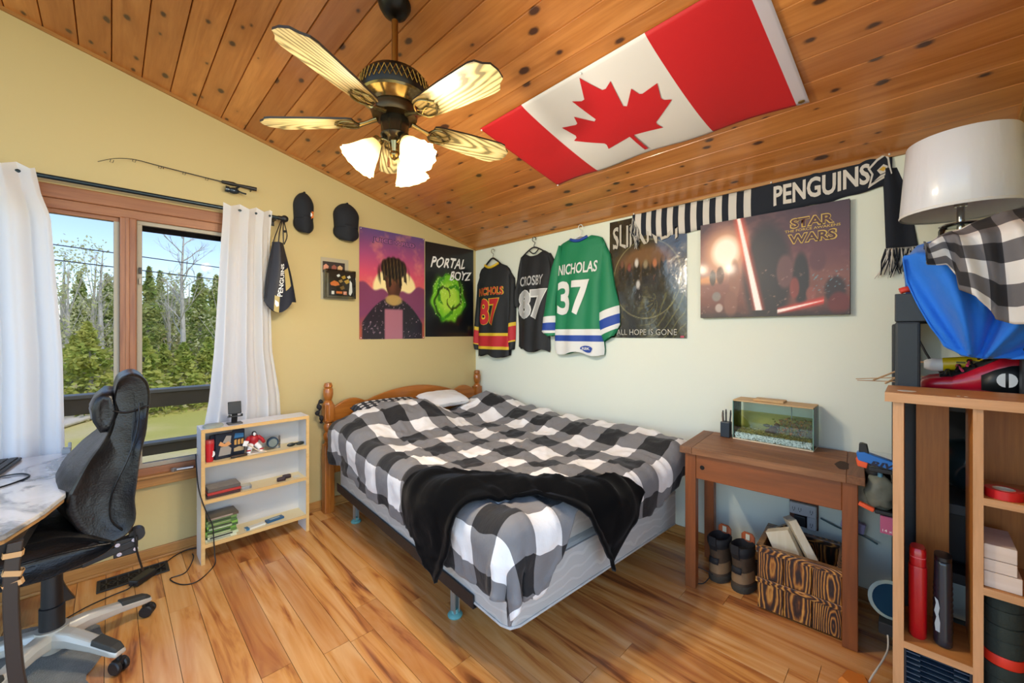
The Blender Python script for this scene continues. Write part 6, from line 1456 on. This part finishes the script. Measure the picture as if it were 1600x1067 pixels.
b.set(Base_Color=cr_, Roughness=.85); b.bump(b.noise(b.coord(), 12, 4), .3, .02); CHK2 = b.m
lowP = [(0, 1.60, -3.165), (.08, 1.535, -3.17), (.22, 1.535, -3.215), (.30, 1.50, -3.235), (.36, 1.455, -3.24), (.46, 1.43, -3.27), (.56, 1.395, -3.30), (.66, 1.36, -3.315), (.76, 1.345, -3.35), (1, 1.345, -3.44)]
upP = [(0, 1.615, -3.165), (.2, 1.655, -3.20), (.4, 1.672, -3.25), (.6, 1.70, -3.31), (.8, 1.715, -3.37), (1, 1.72, -3.44)]
def plaid(u, v):
    zl, yl = lerp_tab(lowP, u); zu, yu = lerp_tab(upP, u); bk_ = max(0, (v - .85) / .15); v = min(1, v / .85); y = yl + (yu - yl) * v; z = zl + (zu - zl) * v
    x = -.685 - .055 * math.sin(math.pi * (v * .8 + .15)) - .024 * math.sin(u * 15 + 2.5 * v + .6) * (1.1 - v) - .01 * math.sin(u * 31 + v * 5)
    x += .14 * smooth01((v - .72) / .28) - .055
    return (x + (-.43 - x) * bk_, y, z + (1.56 - z) * bk_ ** 1.5)
NPu, NPv = 80, 50
ps_ = MB().grid(plaid, NPu, NPv).build('check_shirt', CHK2, smooth=180, solid=.003)
uvset(ps_, [((i / NPu) * 3.4 + .45 * (j / NPv), (j / NPv) * 3.3 - (i / NPu) * .5) for j in range(NPv + 1) for i in range(NPu + 1)])
tag(ps_, 'black, grey and white check shirt heaped on the blue cloth under the lamp', 'shirt')
# sneakers
SR = mat('sneaker_red', '#b3122b', .3, coat=.3); SK = mat('sneaker_black', '#15181a', .45); SW = mat('sneaker_white', '#d8dcde', .5)
def sneaker(x, y, z, label, main, over_, s=1.0):
    t = thing('sneaker', label, 'shoe', (x, y - .13, z), 'sneakers on the rack shelf')
    def ring(l, w, zb, zt, n=20):                                  # l = distance back from the toe
        out = []
        for k in range(n):
            an = 2 * math.pi * k / n; c_, q = math.cos(an), math.sin(an)
            out.append(Vector((x + w * math.copysign(abs(c_) ** .75, c_), y - l, z + (zb + zt)/2 + (zt - zb)/2 * math.copysign(abs(q) ** .8, q))))
        return out
    MB().loft([ring(l, w, .0, .024) for l, w in ((0, .02), (.008, .034), (.03, .046), (.09, .05), (.16, .044), (.24, .042), (.275, .034), (.283, .02))]).build('sole', SW, t, smooth=60)
    MB().loft([ring(l, w, .018, zt) for l, w, zt in ((.004, .018, .04), (.010, .032, .056), (.03, .043, .068), (.07, .047, .076), (.085, .047, .079))]).build('toe_cap', main, t, smooth=60)
    MB().loft([ring(l, w, .018, zt) for l, w, zt in ((.078, .0465, .076), (.11, .046, .092), (.15, .043, .122), (.19, .041, .150), (.23, .040, .168), (.262, .036, .172), (.278, .026, .165))]).build('upper', main, t, smooth=60)
    MB().loft([[Vector((x + a, y - l, z + h)) for a, h in ((-.03, zt - .012), (-.02, zt + .006), (.02, zt + .006), (.03, zt - .012))] for l, zt in ((.055, .074), (.10, .092), (.15, .124), (.20, .16), (.225, .185))]).build('tongue', over_, t, smooth=60)
    for k in range(6):
        l = .075 + k * .026; zt = .083 + .0185 * k + .004 * k * (k > 2) * .5
        for s_ in (-1, 1): MB().tube([(x - .034, y - l + .008 * s_, z + zt - .006), (x, y - l - .002 * s_, z + zt + .013), (x + .034, y - l - .008 * s_, z + zt - .006)], .0042, 6).build('lace', SK if (k + s_) % 3 else mat('lace_pink', '#d04468', .5), t, smooth=60)
    MB().loft([[Vector((x - w, y - l, z + h)) for h in (zb, (zb + zt)/2, zt)] for l, w, zb, zt in ((.15, .0448, .035, .085), (.18, .0455, .032, .105), (.215, .0445, .032, .12), (.255, .0405, .034, .125))], False, closed=False).build('side_panel', SK, t, smooth=60, solid=.0015)
    for sg in (-1, 1): decal([(.0165 * math.sin(q * math.pi / 8) * 1.15 * sg + .0035 * sg, .023 * math.cos(q * math.pi / 8)) for q in range(9)], lambda a, b_: Vector((x - .0478, y - .205 - a, z + .072 + b_)), SW, t, 'emblem')
    return t
sneaker(-.50, -3.152, 1.092, 'red and black laced sneaker in front on the rack shelf', SR, SK)
sneaker(-.385, -3.155, 1.092, 'darker sneaker behind the red one on the rack shelf', mat('sneaker_wine', '#6a1420', .4), SK)
yt = thing('glue_bottle', 'yellow bottle with a white cap lying above the sneakers', 'bottle', (-.46, -3.27, 1.2))
MB().loft([[Vector((-.475 + .018 * math.cos(q), y_, 1.205 + s_ + .024 * math.sin(q))) for q in [2 * math.pi * k / 16 for k in range(16)]] for y_, s_ in ((-3.215, 0), (-3.28, .008), (-3.36, .018))]).build('body', mat('bottle_yellow', '#d8b80c', .35), yt, smooth=60)
MB().loft([[Vector((-.475 + r_ * math.cos(q), y_, 1.203 + r_ * 1.25 * math.sin(q))) for q in [2 * math.pi * k / 16 for k in range(16)]] for y_, r_ in ((-3.168, .011), (-3.175, .015), (-3.19, .0185), (-3.216, .0185))]).build('cap', WHITE, yt, smooth=40)
for k in range(3): MB().box(-.4936, -.493, -3.33 + k * .03, -3.308 + k * .03, 1.208 + .012 - k * .004, 1.214 + .012 - k * .004).build('print', mat('bottle_print', '#5a5410', .5), yt)
for k, (p, q, l) in enumerate((((-.35, -2.965, 1.122), (-.30, -3.22, 1.15), 'upper thin wooden skewer poking out past the rack post'), ((-.33, -2.968, 1.115), (-.30, -3.25, 1.12), 'lower thin wooden skewer poking out past the rack post'), ((-.34, -3.02, 1.12), (-.26, -3.16, 1.20), 'steep wooden skewer behind the rack post'), ((-.40, -3.06, 1.115), (-.30, -3.14, 1.175), 'short wooden skewer behind the rack post'), ((-.34, -3.10, 1.20), (-.30, -3.40, 1.215), 'level wooden skewer above the yellow bottle'))):
    tag(MB().tube([p, q], .0035 if k > 1 else .002, 6).build('skewer', wood('skewer_wood', '#c9a880', '#b08a60', 'y', 30, .6, 0)), l, 'stick', 'wooden skewers on the rack')
# blaster and clutter on the lower shelves
bl = thing('toy_blaster', 'blue and orange toy dart blaster sticking out of the rack beside the table', 'toy', (-.40, -3.05, .79))
PBL = mat('blaster_blue', '#1d6fc4', .4); POR = mat('blaster_orange', '#e85a2a', .45)
MB().prism([(-2.972, .825), (-2.978, .793), (-3.10, .772), (-3.25, .772), (-3.25, .80), (-3.08, .808), (-2.998, .83)], -.435, -.395, 'yz').build('body', PBL, bl, bevel=.004)
MB().prism([(-2.970, .80), (-2.976, .768), (-3.005, .764), (-3.01, .788), (-2.995, .80)], -.432, -.398, 'yz').build('muzzle', POR, bl, bevel=.003)
MB().prism([(-2.98, .828), (-2.981, .862), (-2.99, .864), (-3.005, .86), (-3.012, .822)], -.43, -.40, 'yz').build('front_sight', BLACK, bl, bevel=.002)
MB().box(-.425, -.405, -3.22, -3.0, .805, .835).build('clear_rail', CLEAR, bl)
MB().box(-.43, -.40, -3.25, -3.01, .755, .772).build('under_rail', BLACK, bl, bevel=.003)
lettering('RIVAL', lambda a, b_: Vector((-.4358, -3.075 - a, .789 + b_ - a * .02)), .12, .022, mat('blaster_ink', '#101a3a', .5), bl, bold=.04, shear=.3)
nb = thing('net_bag', 'clear bag of grey clutter with an orange clip below the toy blaster', 'bag', (-.4, -3.04, .62))
o = MB().ball((-.40, -3.045, .665), (.05, .05, .075), 18, 14).build('pouch', mat('clutter_grey', '#6a6e62', .6, var=.7, bscale=120), nb, smooth=80)
for vt in o.data.vertices: vt.co += Vector((1, 1, 1)) * .010 * noise.noise(vt.co * 45)
MB().cyl((-.41, -3.045, .735), (-.41, -3.045, .765), .008, n=10).build('nozzle', mat('nozzle_blue', '#5a8aa0', .4), nb)
MB().obox((-.44, -3.005, .612), (.02, .05, .016), rotx(.35)).build('clip', POR, nb, bevel=.003)
bb = tag(MB().ball((-.30, -3.03, .70), (.05, .045, .09), 18, 12).build('black_pouch', mat('pouch_black', '#1a1816', .6), smooth=80), 'black pouch hanging behind the toy blaster by the table edge', 'pouch')
MB_ = thing('pink_box', 'pink cardboard box with size print low on the rack', 'box', (-.4, -3.08, .54))
MB().box(-.44, -.36, -3.16, -3.046, .52, .59).build('carton', mat('pink_card', '#b4587c', .55), MB_, bevel=.001)
lettering('14 x 28', lambda a, b_: Vector((-.4408, -3.078 - a, .533 + b_)), .05, .010, INKW, MB_)
tag(MB().box(-.45, -.36, -3.20, -3.03, .595, .61).build('black_tray', BLACK, bevel=.003), 'flat black tray under the clutter bag on the rack', 'tray')
bw = thing('blue_speaker', 'dark blue round speaker with a pale rim on the floor under the rack', 'speaker', (-.34, -3.07, .2))
mq = rotz(R(200)) @ roty(R(78))
MB().lathe([(0, -.05), (.055, -.05), (.072, -.01), (.074, .0), (.066, .004), (0, .004)], (-.36, -3.075, .225), 28, M=mq).build('housing', mat('speaker_pale', '#a8b4a8', .4), bw, smooth=40)
MB().lathe([(0, -.012), (.03, -.006), (.058, .006), (.062, .007), (.0, .0071)], (-.36, -3.075, .225), 28, M=mq).build('cone', mat('speaker_blue', '#173a52', .4), bw, smooth=40)
MB().obox((-.33, -3.075, .165), (.06, .06, .03)).build('foot', mat('speaker_pale', '#a8b4a8', .4), bw, bevel=.004)
tag(MB().box(-.42, -.27, -3.15, -3.04, .105, .152).build('storage_box', mat('box_dark', '#1c2024', .6), bevel=.003), 'low dark box under the blue speaker', 'box')
tag(MB().tube(spline([(-.36, -3.06, .15), (-.45, -3.07, .09), (-.52, -3.06, .07), (-.60, -3.03, .03), (-.62, -3.02, .004)], 6), .003, 6).build('white_cable', mat('cable_white', '#c4c0b4', .5), smooth=60), 'thin white cable hanging from the blue speaker to the floor', 'cable')
tag(MB().box(-.32, -.14, -3.37, -3.14, .748, 1.045).build('filler_bin', mat('bin_black', '#15191e', .6), bevel=.008), 'tall black filler bin added behind the plastic bag in the rack', 'bin')  # added to cover the bright wall showing through the rack with dark
bkb = thing('bin_bag', 'shiny dark blue plastic bag inside the rack behind the shelf unit', 'bag', (-.42, -3.30, .7))
o = MB().ball((-.43, -3.28, .845), (.085, .095, .09), 26, 20).build('sack', mat('bag_dark_blue', '#1c3038', .28), bkb, smooth=180)
for vt in o.data.vertices: vt.co += Vector((1, 1, .6)) * .022 * noise.noise(vt.co * 16)
tag(MB().box(-.54, -.30, -3.37, -3.17, .518, .70).build('storage_tub', mat('tub_blue_black', '#141d26', .5), bevel=.01), 'blue-black storage tub on the lower rack shelf', 'tub')

# ================================================================== wooden shelf unit
US = wood('beech_veneer', '#b5742f', '#985a22', 'z', 26, .45, 0, streak=.8); UE = wood('beech_veneer_edge', '#c8966a', '#b08052', 'z', 34, .45, 0); UY = wood('beech_veneer_shelf', '#c08648', '#a66c36', 'y', 26, .42, 0); UYE = wood('beech_shelf_edge', '#c8966a', '#b08052', 'y', 34, .45, 0)
un = thing('shelf_unit', 'small beech shelf unit with a disc rack at the right of the room', 'shelf unit', (-.75, -3.27, 0))
ux0, ux1 = -.87, -.64
def upanel(name, y0, y1, z0, z1, edge, body, x0=ux0, x1=ux1, horiz=False):
    p = MB().box(x0 + .002, x1, y0, y1, z0, z1).build(name, body, un); MB().box(x0, x0 + .002, y0, y1, z0, z1).build('edge_band', edge, p)
upanel('side_panel', -3.119, -3.094, 0, 1.103, UE, US); upanel('divider', -3.281, -3.261, .0, 1.103, UE, US); upanel('side_panel', -3.449, -3.43, 0, 1.103, UE, US)
upanel('top_board', -3.449, -3.076, 1.103, 1.132, UYE, UY, ux0 - .012, ux1 + .005)
for (y0, y1, z) in ((-3.261, -3.119, .359), (-3.261, -3.119, .022), (-3.43, -3.281, .852), (-3.43, -3.281, .598), (-3.43, -3.281, .29), (-3.43, -3.281, .022)): upanel('shelf', y0, y1, z - .021, z, UYE, UY)
MB().box(ux1 - .006, ux1, -3.43, -3.281, .0, 1.103).build('back_board', US, un); MB().box(ux1 - .012, ux1, -3.224, -3.147, .0, 1.103).build('back_strip', US, un)
MB().lathe([(0, 0), (.022, 0), (.022, .0006), (0, .0006)], (-.80, -3.125, 1.132), 24).build('sticker', mat('oval_sticker', '#d0c8b8', .4), un)
for yy in (-3.235, -3.25): MB().lathe([(0, 0), (.004, 0), (.004, .0006), (0, .0006)], (-.84, yy, 1.132), 10).build('screw_cap', mat('cap_cream', '#e0d4c0', .4), un)
# disc rack in the lower left bay
dr_ = thing('disc_rack', 'black slotted disc rack in the bottom left bay of the shelf unit', 'disc rack', (-.75, -3.19, .03))
DK = mat('rack_blue_black', '#1a2630', .35)
MB().box(-.862, -.66, -3.1245, -3.1195, .022, .336).build('side', DK, dr_); MB().box(-.862, -.66, -3.2605, -3.2555, .022, .336).build('side', DK, dr_)
for k in range(19):
    z = .038 + k * .0158
    MB().box(-.858, -.68, -3.155, -3.1245, z, z + .0035).box(-.858, -.68, -3.2555, -3.225, z, z + .0035).box(-.848, -.80, -3.225, -3.155, z, z + .002).build('slat', mat('rack_slat', '#34485a', .3), dr_)
MB().box(-.675, -.66, -3.2555, -3.1245, .022, .336).build('back', mat('rack_back', '#120e0c', .7), dr_)
# bottles
def squircle(c, wx, wy, z, n=28, e=.7): return [Vector((c[0] + wx * math.copysign(abs(math.cos(t)) ** e, math.cos(t)), c[1] + wy * math.copysign(abs(math.sin(t)) ** e, math.sin(t)), z)) for t in [2 * math.pi * k / n for k in range(n)]]
rb = thing('red_bottle', 'tall flat red toiletry bottle on the left shelf of the wooden unit', 'bottle', (-.80, -3.148, .36))
c = (-.80, -3.150); RB = mat('bottle_red', '#b00d18', .3, coat=.3)
MB().loft([squircle(c, w, h, z) for w, h, z in ((.028, .017, .359), (.032, .021, .365), (.032, .0215, .58), (.031, .0205, .585))]).build('body', RB, rb, smooth=40)
MB().loft([squircle(c, w, h, z) for w, h, z in ((.029, .0185, .585), (.030, .0195, .59), (.030, .0195, .632), (.026, .016, .64))]).build('cap', RB, rb, smooth=40)
MB().loft([squircle(c, .0303, .0198, z) for z in (.612, .614)]).build('seam', mat('seam_pink', '#e06a70', .3), rb)
db = thing('dark_bottle', 'dark blue-black ribbed body wash bottle beside the red bottle', 'bottle', (-.79, -3.205, .36))
c = (-.795, -3.205); DBm = mat('bottle_dark', '#16222c', .25, coat=.4)
rings = []
for k in range(46):
    z = .359 + .262 * k / 45; rib = .0012 * math.sin(k * 2.2) * (.15 < k / 45 < .75); w = .036 - .004 * (k / 45) ** 2 - (.006 if k in (0, 45) else 0); h = .0215 - .002 * (k / 45) ** 2 - (.004 if k in (0, 45) else 0)
    rings.append(squircle(c, w, h - rib, z, 32, .8))
MB().loft(rings).build('body', DBm, db, smooth=60)
MB().loft([squircle(c, .032, .0195, z, 32, .8) for z in (.621, .632)] + [squircle(c, .024, .013, .634, 32, .8)]).build('cap', mat('bottle_cap_dark', '#101418', .3), db, smooth=40)
decal([(-.004, -.075), (.006, -.072), (.008, -.05), (.004, -.03), (.009, -.012), (.005, .012), (.008, .03), (.0, .022), (-.004, .0), (-.001, -.02), (-.005, -.045)], lambda a, b_: Vector((-.8285 - .002 + .0 , -3.1935 + a * .9, .48 + b_)), mat('print_silver', '#9aa4ac', .4), db)
# tape, blocks, dark pile in the right bay
tp_ = thing('tape_roll', 'roll of red tape on the upper right shelf of the unit', 'tape', (-.80, -3.31, .853))
MB().lathe([(.022, 0), (.037, 0), (.037, .024), (.022, .024), (.022, 0)], (-.825, -3.322, .8525), 32, cap=False).build('roll', mat('tape_red', '#c01a20', .3), tp_, smooth=40)
MB().lathe([(.020, 0), (.022, 0), (.022, .0245), (.020, .0245), (.020, 0)], (-.825, -3.322, .8525), 32, cap=False).build('core', mat('tape_core', '#c8bca4', .7), tp_, smooth=40)
BW = wood('white_block_wood', '#d8c8bc', '#c8b4a4', 'y', 20, .6, 0)
for k, (w, y1, h, l) in enumerate(((.07, -3.352, .045, 'lowest pale wood block of the pile in the unit'), (.07, -3.343, .034, 'middle pale wood block of the pile in the unit'), (.07, -3.343, .042, 'top pale wood block of the pile in the unit'))):
    z = .5985 + (0, .0455, .080)[k]
    tag(MB().box(-.855, -.70, y1, -3.2825, z, z + h - .001).build('pale_block', BW, bevel=.0015), l, 'wood block', 'pale blocks in the unit')
pz = .2905; PD = mat('pile_dark_felt', '#26302c', .9, bump=.4, bscale=120); PRd = mat('pile_red_band', '#d8301c', .5)
hs = [(.055, .040, 0), (.035, .041, 0), (.03, .040, 1), (.045, .039, 0), (.038, .040, 0), (.045, .038, 0), (.045, .037, 0)]
for k, (h, r_, red) in enumerate(hs):
    tag(MB().lathe([(0, 0), (r_ * .97, 0), (r_, .004), (r_, h - .005), (r_ * .97, h - .001), (0, h - .001)], (-.815, -3.323, pz), 32, wob=lambda t, z, k=k: 1 + .02 * math.sin(t * 3 + k)).build('felt_roll', PRd if red else PD, smooth=40), ('bright red coil' if red else ('dark felt coil, number %s from the bottom,' % ('one', 'two', 'three', 'four', 'five', 'six', 'seven')[k])) + ' of the pile in the lower right bay', 'coil', 'dark coils in the lower right bay'); pz += h
# orange scrap on the floor
tag(MB().loft([[Vector((-.66 + a * k, -2.985 + b_ * k, z)) for a, b_ in ((-.05, .0), (-.02, .045), (.05, .03), (.06, -.03), (.01, -.05))] for k, z in ((1, .0005), (1.02, .012), (.8, .028))]).build('orange_block', mat('orange_wood', '#c8752a', .5), smooth=40), 'orange-brown rounded block on the floor at the foot of the shelf unit', 'block')
